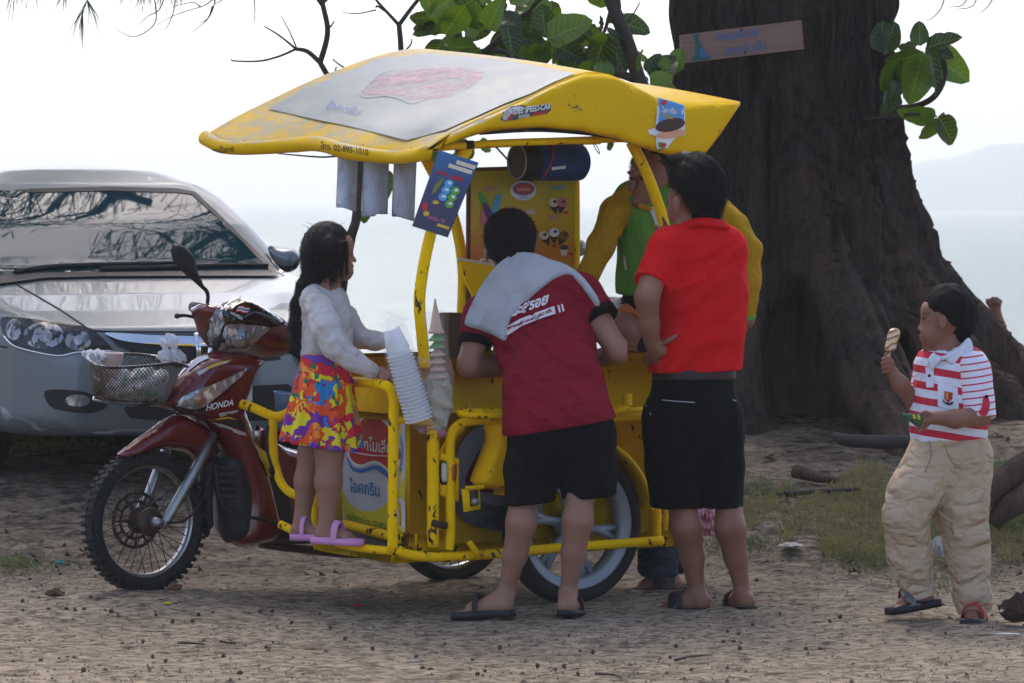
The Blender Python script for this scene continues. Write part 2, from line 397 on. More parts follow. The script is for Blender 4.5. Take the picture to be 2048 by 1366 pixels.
# ------------------------------------------------------------ trees
t = NT('casuarina_bark')
bn = t.noise(4.5, 8, .72, co=t.map((3.0, 3.0, .3)), dist=.9); fine = t.noise(30, 8, .75, co=t.map((2.4, 2.4, .3)))
bc = t.mix(bn, lin((19, 15, 14)), lin((96, 80, 70))); bc = t.mix(t.ramp(fine, [(.35, 1.0), (.55, 0.0)]), bc, lin((14, 11, 11)))
bc = t.mix(t.ramp(t.noise(1.6, 4), [(.55, 0.0), (.8, .6)]), bc, lin((96, 74, 60)), 'MIX')
zs = t.n('ShaderNodeSeparateXYZ'); t.l(t.co, zs.inputs[0]); root_light = t.math('MULTIPLY', t.ramp(t.math('MULTIPLY', zs.outputs[2], .5), [(.3, 1.0), (.95, 0.0)]), t.ramp(t.noise(2.4, 6, .7, co=t.map((1.5, 1.5, .5))), [(.36, 0.0), (.62, .85)])); bc = t.mix(root_light, bc, lin((120, 97, 80)))  # light on the lower trunk and roots is put into the bark colour
t.set(Base_Color=bc, Roughness=.92); t.b.inputs['Specular IOR Level'].default_value = .2
t.bump(t.math('ADD', t.math('MULTIPLY', bn, 1.0), t.math('MULTIPLY', fine, .5)), .9, .05); MAT_BARK = t.m
MAT_TWIG = mat('dark_twig', (62, 52, 44), .85, var=.25, vs=20)
MAT_GTWIG = mat('green_brown_twig', (58, 70, 50), .8, var=.25, vs=20)
t = NT('casuarina_needles'); t.set(Base_Color=t.mix(t.noise(3), lin((42, 58, 38)), lin((78, 92, 58))), Roughness=.7); MAT_NEEDLE = t.m
TD = 18.7
tree = empty('casuarina_tree', (P(1590, 830, TD).x, TD, float(gz(1.5, TD))), 'huge dark casuarina tree with flared buttress roots, trunk carrying the wooden sign', 'tree')
def TP(px, py, dd=0.0): return P(px, py, TD+dd)
S = SDF((.5, 16.3, -.15), (4.6, 20.2, 6.2), .03)
S.chain([TP(1566, -950), TP(1566, 0), TP(1578, 330), TP(1620, 600), TP(1640, 800)], [.46, .52, .55, .56, .58], .12)
S.chain([TP(1620, 100, -.1), TP(1680, 330), TP(1745, 462), TP(1822, 588), TP(1935, 692), TP(2065, 775), TP(2230, 845)], [.28, .29, .26, .23, .19, .15, .1], .1)
S.chain([TP(1540, 150, -.3), TP(1600, 370, -.42), TP(1645, 530, -.6), TP(1690, 650, -.8), TP(1735, 745, -1.0), TP(1775, 815, -1.25), TP(1800, 865, -1.5), TP(1815, 940, -1.8)], [.2, .23, .21, .2, .2, .17, .12, .08], .045)
S.chain([TP(1650, 250, -.4), TP(1700, 450, -.5), TP(1760, 600, -.55), TP(1830, 740, -.75), TP(1880, 820, -1.0), TP(1915, 900, -1.2)], [.14, .17, .15, .14, .12, .08], .04)
S.chain([TP(1700, 350, -.35), TP(1790, 560, -.35), TP(1900, 720, -.5), TP(1990, 800, -.6), TP(2040, 870, -.7)], [.15, .17, .15, .13, .1], .05)
S.chain([TP(1420, 150, -.2), TP(1430, 400, -.3), TP(1470, 620, -.5), TP(1490, 760, -.7), TP(1480, 850, -.9), TP(1470, 930, -1.1)], [.17, .2, .2, .2, .16, .1], .06)
S.chain([TP(1500, 200, -.4), TP(1520, 450, -.48), TP(1545, 640, -.55), TP(1560, 780, -.7), TP(1560, 850, -.8), TP(1555, 920, -1.0)], [.12, .13, .13, .16, .14, .1], .04)
S.chain([TP(1470, 600, .1), TP(1420, 760, .1), TP(1330, 850, .1)], [.2, .22, .12], .15)
S.ell(TP(1590, 735, -.75), (.16, .34, .42), .1, op='-')
S.ell(TP(1800, 780, -.75), (.07, .3, .3), .08, op='-')
v, q = S.mesh(); ang = np.arctan2(v[:, 1]-TD, v[:, 0]-1.5)
cyl = np.stack([np.cos(ang)*2, np.sin(ang)*2, v[:, 2]], 1)
cen = np.stack([np.interp(v[:, 2], [0, 2.6, 6], [1.6, 1.45, 1.4]), np.full(len(v), TD)], 1); dr_ = v[:, :2]-cen; dr_ /= np.linalg.norm(dr_, axis=1)[:, None]+1e-9
gr = .035*sines(cyl, (7, 7, .7), 21)+.03*(1-2*np.abs(sines(cyl, (17, 17, 1.2), 22)))+.016*sines(cyl, (45, 45, 2.5), 23)
v[:, :2] += dr_*gr[:, None]; v[:, 2] += .01*sines(v, (6, 6, 6), 24)
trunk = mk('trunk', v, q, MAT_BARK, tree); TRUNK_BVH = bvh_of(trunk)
# loose root in the lower right corner and a forked end of it
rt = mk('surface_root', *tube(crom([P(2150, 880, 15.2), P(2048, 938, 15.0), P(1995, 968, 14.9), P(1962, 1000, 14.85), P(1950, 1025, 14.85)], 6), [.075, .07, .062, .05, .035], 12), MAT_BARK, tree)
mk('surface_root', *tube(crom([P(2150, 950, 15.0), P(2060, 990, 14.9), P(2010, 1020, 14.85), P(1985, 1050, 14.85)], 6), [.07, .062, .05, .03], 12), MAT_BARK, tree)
# crown above the picture: limbs and drooping needle sprays (seen mirrored in the car's windscreen, and giving the shade)
def sprays(pts, n_need, ln, seed, wd=.006):
    r = np.random.default_rng(seed); V = []
    for p in pts:
        a = r.uniform(0, 6.28, n_need); l_ = r.uniform(.5, 1, n_need)*ln; dx = np.cos(a)*r.uniform(.1, .7, n_need); dy = np.sin(a)*r.uniform(.1, .7, n_need)
        o = p+r.normal(0, .12, (n_need, 3)); e = o+np.stack([dx*l_, dy*l_, -l_*r.uniform(.45, 1, n_need)], 1); sd = np.stack([-np.sin(a), np.cos(a), np.zeros(n_need)], 1)*wd
        V.append(np.stack([o-sd, o+sd, e], 1).reshape(-1, 3))
    V = np.concatenate(V); return V, np.arange(len(V)).reshape(-1, 3)
def crown(parent, base, limbs, seed, n_need=26, ln=.55, per=22):
    r = random.Random(seed); pts = []
    for (a, b, r0) in limbs:
        a, b = Vector(a), Vector(b); mid = (a+b)/2+Vector((r.uniform(-.4, .4), r.uniform(-.4, .4), r.uniform(.1, .5)))
        pl = crom([a, mid, b], 6); mk('limb', *tube(pl, [r0, r0*.25], 7), MAT_BARK, parent)
        for k in range(per):
            t_ = r.uniform(.25, 1); p = pl[int(t_*(len(pl)-1))]; e = p+Vector((r.uniform(-1.3, 1.3), r.uniform(-1.3, 1.3), r.uniform(-.5, .8)))
            tw = crom([p, (p+e)/2+Vector((0, 0, .15)), e], 3)
            for s_ in range(5): pts.append(np.array(tw[1+s_]))
            TW.add(*tube(tw, [.03, .006], 4))
    V, T = sprays(pts, n_need, ln, seed); mk('crown', V, T, MAT_NEEDLE, parent, smooth=False)
TW = Geo()
top = TP(1566, -950)
crown(tree, top, [(top, top+Vector((-3.2, -1.2, 2.0)), .24), (top+Vector((0, 0, -.6)), top+Vector((-2.2, 1.6, 1.2)), .16), (top, top+Vector((1.8, -1.4, 2.6)), .2), (top, top+Vector((-.6, .5, 4.5)), .3), (top, top+Vector((2.4, 1.2, 1.8)), .2), (top+Vector((-1.5, -.6, 1.1)), top+Vector((-4.6, -.2, 1.6)), .14)], 3)
TW.build('twig', MAT_TWIG, tree)
# a second casuarina left of the view, its limbs reaching over the car
t2 = empty('casuarina_tree', (-6.2, 19.5, float(gz(-6.2, 19.5))), 'second casuarina tree outside the left edge, its twigs hanging into the top left corner', 'tree')
mk('trunk', *tube(crom([(-6.2, 19.5, .2), (-6.1, 19.5, 2), (-5.8, 19.4, 4.2), (-5.5, 19.3, 6.2)], 8), [.34, .27, .22, .15], 16), MAT_BARK, t2)
TW = Geo()
crown(t2, None, [((-5.8, 19.4, 4.2), (-2.6, 18.6, 6.1), .13), ((-5.7, 19.4, 4.8), (-3.4, 21.5, 7.2), .12), ((-5.6, 19.3, 5.6), (-4.2, 20.4, 8.6), .12), ((-5.5, 19.3, 6.2), (-1.6, 20.6, 8.0), .12), ((-5.8, 19.4, 4.4), (-7.6, 17.8, 6.6), .12), ((-5.6, 19.3, 5.2), (-3.2, 17.0, 6.4), .1), ((-5.5, 19.3, 6.0), (-.4, 21.6, 6.8), .12), ((-5.6, 19.3, 5.4), (-1.2, 22.4, 5.2), .12), ((-5.7, 19.4, 4.6), (-2.4, 23.0, 4.6), .1), ((-5.5, 19.4, 5.8), (.6, 22.6, 8.2), .12), ((-5.6, 19.3, 5.0), (-1.4, 20.2, 5.6), .1), ((-5.8, 19.6, 4.2), (-3.0, 22.5, 4.3), .09), ((-5.8, 19.6, 4.2), (-.8, 22.8, 4.4), .09), ((-5.8, 19.6, 4.3), (-2.0, 21.0, 4.4), .08)], 5)
TW.build('twig', MAT_TWIG, t2)
def hang(px, py, d, seed, n=14, ln=.16, parent=None, spread=.5):
    """one drooping needle tuft, tip ends at the given pixel"""
    r = random.Random(seed); g = Geo(); o = P(px, py, d)
    for i in range(n):
        a = r.uniform(-spread, spread); l_ = ln*r.uniform(.6, 1.1)
        e = o+Vector((math.sin(a)*l_, r.uniform(-.05, .05), -math.cos(a)*l_)); g.add(*tube([o, (o+e)/2+Vector((a*.02, 0, 0)), e], [.0025, .0018, .0007], 3))
    g.build('needle_tuft', MAT_NEEDLE, parent)
for i, (px, py, n, ln) in enumerate([(30, -25, 16, .16), (70, -30, 12, .13), (175, 0, 16, .2), (165, 20, 10, .2), (130, -20, 12, .12), (290, -25, 18, .13), (330, -25, 14, .13), (360, -20, 10, .1), (250, -30, 14, .12), (420, -30, 10, .1)]): hang(px, py, 16.8, 40+i, n, ln, t2)
for i, pl in enumerate([[(445, -20), (418, 5), (400, 14), (350, 30), (310, 52)], [(432, -10), (425, 20), (412, 42), (384, 64)], [(402, 14), (385, 5), (345, 13)], [(330, -10), (318, 20), (295, 33), (275, 52)], [(308, -10), (312, 40), (290, 65), (262, 73), (232, 58)], [(352, -10), (345, 30), (330, 62)], [(450, -10), (440, 3), (428, 8)], [(425, 12), (416, 36), (398, 48)], [(508, -10), (510, 20), (508, 47)], [(1990, -10), (1975, 14), (1960, 26)], [(1890, -5), (1880, 20), (1862, 38), (1850, 40)], [(1940, -20), (1925, 10), (1890, 14)], [(1960, -20), (1945, 12), (1915, 18)]]):
    mk('hanging_twig', *tube(crom([P(x, y, 16.8) for x, y in pl], 5), [.004, .0016], 5), MAT_TWIG if i % 2 else MAT_GTWIG, t2 if i < 9 else tree)
# ---- sea almond: bare twigs upper left, leafy boughs behind the cart roof and right of the trunk
t = NT('almond_leaf')
lc = t.mix(t.noise(5, 3), lin((22, 56, 14)), lin((74, 98, 18))); lc = t.mix(t.ramp(t.noise(2.3, 2, co=t.map(loc=(4, 1, 2))), [(.4, 0.0), (.6, 1.0)]), lc, lin((18, 40, 20)))
lc = t.mix(t.ramp(t.noise(16, 4), [(.66, 0.0), (.74, 1.0)]), lc, lin((120, 84, 24)))
uvn = t.n('ShaderNodeUVMap', uv_map='leaf'); su = t.n('ShaderNodeSeparateXYZ'); t.l(uvn.outputs[0], su.inputs[0]); av = t.math('ABSOLUTE', su.outputs[1])
dk_ = t.mix(.55, lc, lin((12, 30, 12))); lc = t.mix(t.math('GREATER_THAN', su.outputs[0], 3.0), dk_, t.mix(.55, lc, lin((108, 142, 22))))
vein = t.math('LESS_THAN', t.math('FRACT', t.math('SUBTRACT', t.math('MULTIPLY', su.outputs[0], 8), t.math('MULTIPLY', av, 1.3))), .12); vein = t.math('MAXIMUM', vein, t.math('LESS_THAN', av, .06))
lc = t.mix(t.math('MULTIPLY', vein, .4), lc, lin((150, 170, 70)))
t.set(Base_Color=lc, Roughness=.35)
tl = t.n('ShaderNodeBsdfTranslucent'); t.l(t.mix(.25, lc, lin((120, 160, 16))), tl.inputs[0]); ms = t.n('ShaderNodeMixShader'); ms.inputs[0].default_value = .4
t.l(t.b.outputs[0], ms.inputs[1]); t.l(tl.outputs[0], ms.inputs[2]); t.l(ms.outputs[0], t.out.inputs[0]); MAT_LEAF = t.m
def leaf_mesh(L, W, seed, curl=.12):
    r = random.Random(seed); V, Fc = [], []; n = 9
    for i in range(n+1):
        s = i/n; wd = W/2*(math.sin(math.pi*min(1, s**.62*.93+.02))**.75 if s < 1 else 0)*(1 if s < .97 else .5)
        z = -curl*L*s*s+r.uniform(-.004, .004); x = L*s
        for j, k in enumerate((-1, -.5, 0, .5, 1)): V.append(Vector((x+(.02*L if abs(k) == 1 else 0), wd*k, z+abs(k)**1.3*wd*.34+r.uniform(-.003, .003)+(.002*math.sin(i*2.1)))))
    for i in range(n):
        for j in range(4): a = i*5+j; Fc.append((a, a+5, a+6, a+1))
    return V, Fc
def leaf(name, base_px, tip_px, d, W, tilt, seed, parent, m=None):
    """one big leaf from its stalk to its tip; tilt turns the blade about its own length"""
    r = random.Random(seed); a = P(*base_px, d); b = P(*tip_px, d+r.uniform(-.12, .12)); X = (b-a); L = X.length; X.normalize()
    Yv = Vector((0, 1, 0)); Yv = (Yv-X*Yv.dot(X)).normalized(); Zv = X.cross(Yv); s_, c_ = math.sin(tilt), math.cos(tilt); up = Yv*-c_+Zv*s_; sd = up.cross(X)
    V, Fc = leaf_mesh(L, W, seed, r.uniform(.02, .2))
    o = mk(name, [a+X*v.x+sd*v.y+up*v.z for v in V], Fc, m or MAT_LEAF, parent); uv = o.data.uv_layers.new(name='leaf'); tint = r.random()
    for lp_ in o.data.loops: i = lp_.vertex_index; uv.data[lp_.index].uv = (i//5/9+(2 if tint < .62 else 4), (i % 5-2)/2)
    return o
alm = empty('sea_almond_tree', (P(1290, 700, 19.6).x, 19.6, float(gz(.7, 19.6))), 'sea almond with big green leaves and bare twigs behind the cart roof', 'tree')
AD = 16.7
def br(pl, r, d=AD, m=None, nm='branch', par=None): return mk(nm, *tube(crom([P(x, y, d+(k[0] if (k := e) else 0)) for x, y, *e in pl], 6), r, 8), m or MAT_TWIG, par or alm)
br([(1200, -60), (1228, 20), (1255, 85), (1275, 150), (1290, 200), (1300, 330, .3), (1310, 480, .8), (1320, 800, 2.0)], [.028, .03, .034, .034, .036, .05, .07, .1])
br([(1222, -40), (1236, 10), (1232, 30)], [.018, .014])
br([(1275, 160), (1225, 145), (1140, 138), (1060, 130)], [.022, .012]); br([(1060, 130), (990, 100), (930, 120), (905, 180)], [.014, .01])
br([(1100, -20), (1068, 8), (1030, 50), (985, 90), (960, 110)], [.012, .016, .014]); br([(1070, 5), (1045, -15)], [.01, .008])
br([(1220, 25), (1210, 60), (1200, 75)], [.01, .007]); br([(1255, 90), (1275, 130), (1280, 110)], [.01, .006])
br([(1245, 50), (1262, 35), (1280, 5)], [.005, .003])
br([(655, 850, 2.6), (660, 730, 1.4), (682, 570, .4), (700, 480), (712, 440), (716, 380), (722, 310), (705, 240), (660, 160), (640, 125)], [.05, .04, .03, .024, .022, .02, .016, .014, .013])
br([(640, 125), (652, 85), (655, 55), (648, 20), (640, -15)], [.014, .012]); br([(640, 125), (615, 103), (592, 98)], [.012, .009])
br([(592, 98), (560, 72), (528, 52)], [.006, .003]); br([(592, 98), (560, 112), (520, 122), (470, 122), (462, 118)], [.006, .003]); br([(594, 98), (580, 65), (562, 32)], [.004, .002])
br([(653, 60), (662, 52), (669, 42)], [.006, .003]); br([(646, 5), (655, -4), (660, -20)], [.009, .006]); br([(643, 10), (632, -4)], [.008, .005])
br([(720, 295), (765, 262), (800, 190), (802, 105), (798, 50)], [.015, .015, .014, .012]); br([(798, 50), (770, 20), (748, -5)], [.009, .006]); br([(798, 50), (820, 20), (842, -8)], [.011, .009])
br([(770, 22), (755, 12), (752, 16)], [.006, .004]); br([(752, 20), (715, 27), (685, 25)], [.004, .002]); br([(810, 102), (822, 88), (823, 78)], [.005, .003])
br([(672, 150), (671, 140), (673, 133)], [.005, .003]); br([(697, 140), (680, 130), (665, 118)], [.005, .003]); br([(718, 325), (690, 312), (640, 314), (555, 307)], [.008, .005, .003])
LV = [((905,-5),(858,30),.16,.3),((850,-20),(862,28),.12,.4),((958,-10),(905,30),.15,.6),((930,10),(888,72),.17,.2),((965,60),(905,30),.2,.7),((955,92),(893,98),.19,.35),((960,95),(905,128),.15,.8),((960,60),(948,5),.15,.5),
 ((975,60),(1000,0),.16,.4),((1005,20),(960,50),.1,1.2),((1020,10),(1062,-20),.16,.3),((1040,30),(1070,-10),.13,.9),((1092,76),(1082,8),.19,.15),((1098,78),(1112,18),.12,.8),((1094,80),(1183,40),.17,.5),((1092,82),(1062,60),.12,.9),
 ((1092,84),(1060,140),.2,.2),((1096,84),(1150,72),.17,.8),((1098,86),(1170,118),.18,.4),((1100,84),(1110,130),.12,1.1),((1015,45),(1062,150),.17,.2),((1012,48),(1030,110),.2,.6),((1010,60),(985,122),.16,.5),((1000,30),(1045,60),.16,.4),
 ((1160,60),(1192,84),.1,.8),((1208,62),(1166,95),.17,.9),((1210,66),(1190,142),.17,.3),((1212,66),(1250,140),.19,.2),((1214,64),(1248,75),.13,1.0),((1216,68),(1238,138),.08,1.3),((1205,60),(1180,62),.12,.7),((1200,30),(1204,62),.05,1.2),((1195,-10),(1192,8),.1,.4),
 ((1180,120),(1168,175),.19,.4),((1200,120),(1210,180),.18,.6),((1150,125),(1120,180),.17,.4),((1100,130),(1080,190),.18,.3),((1060,130),(1030,180),.17,.6),((1010,110),(990,170),.18,.4),((960,110),(935,160),.16,.7),
 ((1285,150),(1272,205),.1,1.2),((1278,145),(1284,98),.07,1.2),((1300,150),(1318,105),.15,.5),((1305,165),(1350,105),.16,.3),((1300,170),(1345,150),.18,.4),((1300,175),(1330,210),.19,.3),((1310,170),(1352,185),.16,.6),((1345,150),(1362,95),.14,.5),((1320,120),(1340,138),.13,.2),((1290,190),(1318,230),.16,.7),
 ((940,290),(905,330),.13,.6),((955,285),(985,300),.12,.5),((1215,280),(1225,300),.08,.4),((722,420),(735,445),.08,.4),((765,330),(760,420),.13,.7),((800,350),(812,410),.12,.8),((880,300),(868,345),.14,.3),((905,290),(950,305),.12,.5)]
for i, (a, b, W, tl_) in enumerate(LV):
    W = min(W, .66*(P(*a, AD)-P(*b, AD)).length+.02); leaf('leaf', a, b, AD+random.uniform(-.25, .35)+(.5 if a[1] > 280 else 0), W, tl_, 100+i, alm)
for i in range(105):
    x = random.uniform(870, 1250); y = random.uniform(-20, 120); a = random.uniform(0, 6.28); l_ = random.uniform(36, 72)
    if 1110 < x < 1210 and y < 35: continue
    leaf('leaf', (x, y), (x+math.cos(a)*l_, y+abs(math.sin(a))*l_*.8), AD+random.uniform(.2, .8), l_*.0017, random.uniform(0, 1.1), 300+i, alm)
al2 = empty('sea_almond_tree', (3.6, 20.6, float(gz(3.6, 20.6))), 'smaller sea almond bough with a rosette of leaves right of the trunk', 'tree')
br([(1700, 180, 1.2), (1790, 215, .6), (1860, 200), (1890, 150), (1880, 100)], [.02, .012], 17.6, None, 'branch', al2); br([(1700, 245, 1), (1800, 231), (1850, 228), (1874, 233)], [.012, .005], 17.6, None, 'branch', al2)
br([(1700, 180, 1.2), (1900, 600, 2.4), (2050, 820, 3.0)], [.02, .05], 17.6, None, 'trunk', al2)
for i, (a, b, W, tl_) in enumerate([((1770,110),(1788,38),.13,.3),((1765,105),(1762,40),.13,.5),((1840,92),(1838,42),.15,.2),((1850,98),(1922,72),.12,.8),((1852,102),(1940,160),.18,.2),((1850,100),(1905,110),.15,.6),((1848,104),(1770,130),.14,.6),((1845,104),(1822,208),.2,.2),((1850,106),(1880,175),.16,.5),((1858,104),(1885,190),.12,.9),((1790,120),(1768,185),.15,.4),((1800,140),(1782,200),.13,.7),((1835,90),(1800,95),.11,.6),((1780,130),(1770,210),.12,.9),((1790,180),(1765,230),.12,.5),
  ((1872,232),(1800,228),.11,.5),((1876,232),(1912,290),.13,.3),((1872,234),(1845,285),.12,.6),((1878,230),(1900,275),.1,1.1)]):
    leaf('leaf', a, b, 17.6+random.uniform(-.2, .2), min(W, .62*(P(*a, 17.6)-P(*b, 17.6)).length+.02), tl_, 500+i, al2)
# ---- wooden sign nailed to the trunk
t = NT('sign_board'); wv = t.noise(22, 6, .6, co=t.map((.25, 1, 2.5)))
t.set(Base_Color=t.mix(wv, lin((118, 88, 76)), lin((150, 118, 104))), Roughness=.85); t.bump(wv, .3, .004); MAT_SIGN = t.m
sg = empty('wooden_sign', P(1485, 80, 17.95), 'weathered plank with blue Thai lettering nailed across the big trunk', 'sign')
c_ = [P(1360, 70, 17.92), P(1603, 40, 17.98), P(1608, 98, 17.98), P(1362, 127, 17.92)]
nrm = (c_[1]-c_[0]).cross(c_[3]-c_[0]).normalized(); nrm = nrm if nrm.y < 0 else -nrm
mk('board', c_+[p-nrm*.025 for p in c_], [(0, 1, 2, 3), (7, 6, 5, 4), (0, 4, 5, 1), (1, 5, 6, 2), (2, 6, 7, 3), (3, 7, 4, 0)], MAT_SIGN, sg, smooth=False)
SB = BVHTree.FromPolygons(c_, [(0, 1, 2, 3)])
MAT_BLUE = mat('blue_sign_paint', (62, 104, 150), .8); MAT_GREENP = mat('green_sign_paint', (40, 96, 86), .8)
print_text('lettering', 'ทะเลสวย', (1474, 70), (25, -3), (2, -25), SB, MAT_BLUE, sg, .003, .01); print_text('lettering', 'ลงเล่นน้ำ', (1492, 98), (23, -3), (2, -23), SB, MAT_BLUE, sg, .003, .01)
decal('painted_motif', [(1383, 70), (1400, 68), (1397, 78), (1405, 96), (1408, 108), (1422, 111), (1421, 118), (1383, 122), (1383, 115), (1392, 110), (1389, 104), (1391, 90), (1389, 80)], SB, MAT_GREENP, sg, .002)
decal('painted_motif', [(1399, 100), (1404, 96), (1410, 106), (1421, 112), (1400, 116)], SB, MAT_BLUE, sg, .004)
for px, py in ((1482, 60), (1490, 105)): mk('nail', *lathe([(.0001, .004), (.007, .003), (.007, 0)], onto(px, py, SB, .001), nrm, 8), mat('rusty_nail', (60, 44, 38), .7), sg)
# ------------------------------------------------------------ things lying on the ground
def gpt(px, py, lift=0.0):
    """the ground point under a photo pixel"""
    d = 11.0
    for _ in range(60):
        x = (px-CX)/FPX*d; z = CAMH-(py-HY)/FPX*d; e = z-float(gz(x, d))
        d += e*FPX/max(py-HY, 60)*.6
    return Vector(((px-CX)/FPX*d, d, float(gz((px-CX)/FPX*d, d))+lift))
MAT_CONE = mat('cone_brown', (84, 64, 50), .9, var=.35, vs=60, bump=.8, bs=220, bd=.004)
bm = bmesh.new(); bmesh.ops.create_icosphere(bm, subdivisions=2, radius=.0068)
for v_ in bm.verts: v_.co *= 1+.16*math.sin(v_.co.z*1400)*math.cos(math.atan2(v_.co.y, v_.co.x)*6); v_.co.z *= 1.15
cone_me = bpy.data.meshes.new('casuarina_cone'); bm.to_mesh(cone_me); bm.free(); cone_me.materials.append(MAT_CONE)
cone_px = [(45,1205),(78,1198),(46,1222),(97,1222),(150,1222),(168,1220),(181,1197),(195,1200),(133,1220),(222,1226),(310,1225),(352,1210),(312,1231),(345,1246),(385,1245),(286,1286),(118,1320),(135,1318),(82,1325),(167,1345),(305,1316),(331,1325),(480,1369-20),(532,1297),(447,1316),(583,1248),(546,1287),(520,1225),(545,1226),(397,1232),(426,1228),(410,1120),(368,1121),(700+98,1236),(832,1315),(955,1352),(970,1352-8),(1008,1240),(1100,1248),(1126,1248),(1138,1273),(990,1266),(845,1341),(862,1344),(945,1322),(1160,1305),(1186,1307),(1156,1351),(1352,1296),(1340,1317),(1383,1341),(1000,1298),(1075,1335),(1110,1342),(1128,1336),(1480,1300),(1455,1265),(1477,1270),(1560,1230),(1640,1300),(1612,1300),(1505,1252),(1660,1245),(1680,1237),(1513,1164),(1565,1124),(1670,1195),(1891,1269),(1455,1338),(1468,1285),(1447,1286),(20,1310),(60,1160),(120,1150),(30,1140),(640,1230),(660,1258),(690,1280),(610,1320),(745,1300),(890,1290)]
for i, (px, py) in enumerate(cone_px):
    o = bpy.data.objects.new('casuarina_cone', cone_me); COL.objects.link(o); s_ = random.uniform(.7, 1.25); o.location = gpt(px, py, .006*s_); o.scale = (s_, s_, s_*random.uniform(.9, 1.3)); o.rotation_euler = (random.uniform(0, 3), random.uniform(0, 3), random.uniform(0, 6))
    tag(o, 'small round brown casuarina cone lying on the sandy ground', 'cone', 'fallen casuarina cones on the sand')
# uncountable needle and twig litter
V, T = [], []; g = Geo()
for i in range(16000):
    d = random.uniform(10.9, 19.5); x = random.uniform(-.152, .152)*d
    dens = .5 if d < 13 else (.75 if d < 14.2 else 1.0)
    if random.random() > dens*(.55+.45*math.sin(x*2.1+d*1.7)*math.cos(d*2.3-x)): continue
    a = random.gauss(0, .7); l_ = random.expovariate(1/.035)+.012; wd = random.uniform(.0016, .0042); z = float(gz(x, d))+.006+random.uniform(0, .008)
    ux, uy = math.cos(a), math.sin(a); k = len(V); bend = random.uniform(-.2, .2)*l_
    V += [(x-ux*l_, d-uy*l_, z), (x+uy*wd-uy*bend, d-ux*wd+ux*bend, z+.004), (x+ux*l_, d+uy*l_, z+random.uniform(0, .01)), (x-uy*wd-uy*bend, d+ux*wd+ux*bend, z+.004)]; T.append((k, k+1, k+2, k+3))
tag(mk('needle_litter', V, T, mat('litter_brown', (62, 49, 40), .95, var=.5, vs=9), smooth=False), 'fallen needles and twig bits strewn over the sand', kind='stuff')
V, T = [], []
for i in range(2600):
    d = random.uniform(14.2, 19.3); x = random.uniform(-.152, .152)*d
    if random.random() > .35+.5*math.sin(x*1.3+2)*math.cos(d*1.9): continue
    z = float(gz(x, d)); s_ = random.uniform(.012, .035); a = random.uniform(0, 6.28); k = len(V); up = random.uniform(.002, .03)
    V += [(x+math.cos(a+j*1.57)*s_*(1 if j % 2 else .5), d+math.sin(a+j*1.57)*s_*(1 if j % 2 else .5), z+.006+(up if j in (1,) else random.uniform(0, .008))) for j in range(4)]; T.append((k, k+1, k+2, k+3))
tag(mk('leaf_litter', V, T, mat('dead_leaf', (104, 82, 60), .9, var=.55, vs=5), smooth=False), 'dry leaf scraps scattered below the trees', kind='stuff')
V, T = [], []
for i in range(5000):
    d = 10.9+8*random.random()**1.4; x = random.uniform(-.152, .152)*d; z = float(gz(x, d)); s_ = random.uniform(.0016, .0045)*(1 if random.random() < .93 else 2.2); a = random.uniform(0, 6.28); k = len(V)
    V += [(x+math.cos(a)*s_*1.6, d+math.sin(a)*s_*1.6, z+.003), (x-math.sin(a)*s_, d+math.cos(a)*s_, z+.004), (x-math.cos(a)*s_*1.4, d-math.sin(a)*s_*1.4, z+.003), (x+math.sin(a)*s_, d-math.cos(a)*s_, z+.003), (x, d, z+.004+s_*1.1)]; T += [(k, k+1, k+4), (k+1, k+2, k+4), (k+2, k+3, k+4), (k+3, k, k+4)]
tag(mk('wood_crumb', V, T, mat('crumb_brown', (92, 77, 64), .95, var=.7, vs=14), smooth=False), 'small wood crumbs and seed husks sprinkled on the sand', kind='stuff')
# grass patch on the right, and thin tufts
def grass(name, n, area, hmax, col, lab, seed):
    r = random.Random(seed); V, T = [], []
    for i in range(n):
        px, py = area(r)
        if px is None: continue
        p = gpt_fast(px, py); h = hmax*r.uniform(.35, 1); a = r.uniform(0, 6.28); l_ = r.uniform(-.6, .6)*h; wd = r.uniform(.0018, .0036); k = len(V)
        V += [(p[0]-wd, p[1], p[2]), (p[0]+wd, p[1], p[2]), (p[0]+wd*.7+l_*.4*math.cos(a), p[1]+l_*.4*math.sin(a), p[2]+h*.6), (p[0]+l_*math.cos(a), p[1]+l_*math.sin(a), p[2]+h)]; T += [(k, k+1, k+2), (k, k+2, k+3)]
        if r.random() < .5:
            k = len(V); q = Vector(V[-2]); s_ = r.uniform(.006, .014); b = r.uniform(0, 6.28)
            V += [q, q+Vector((math.cos(b)*s_, math.sin(b)*s_, .004)), q+Vector((math.cos(b)*2*s_, math.sin(b)*2*s_, -.003)), q+Vector((math.cos(b+.6)*s_, math.sin(b+.6)*s_, -.002))]; T += [(k, k+1, k+2), (k, k+2, k+3)]
    tag(mk(name, V, T, mat(name+'_green', col, .8, var=.45, vs=4), smooth=False), lab, kind='stuff')
_gc = {}
def gpt_fast(px, py):
    k = (round(py/4)); 
    if k not in _gc: _gc[k] = gpt(1024, k*4).y
    d = _gc[k]+random.uniform(-.03, .03); x = (px-CX)/FPX*d; return (x, d, float(gz(x, d)))
def patch(r):
    px, py = r.uniform(1430, 2080), r.uniform(925, 1115); c = abs(py-1030)/90+abs(px-1800)/560+.25*math.sin(px*.021)+.22*math.sin(px*.05+py*.06)
    return (px, py) if c < 1.02+r.uniform(-.2, .1) else (None, None)
grass('grass', 15000, patch, .05, (150, 138, 84), 'low dry green grass patch around the walking boy', 3)
def patch2(r):
    px, py = r.uniform(1930, 2090), r.uniform(930, 1060); return (px, py)
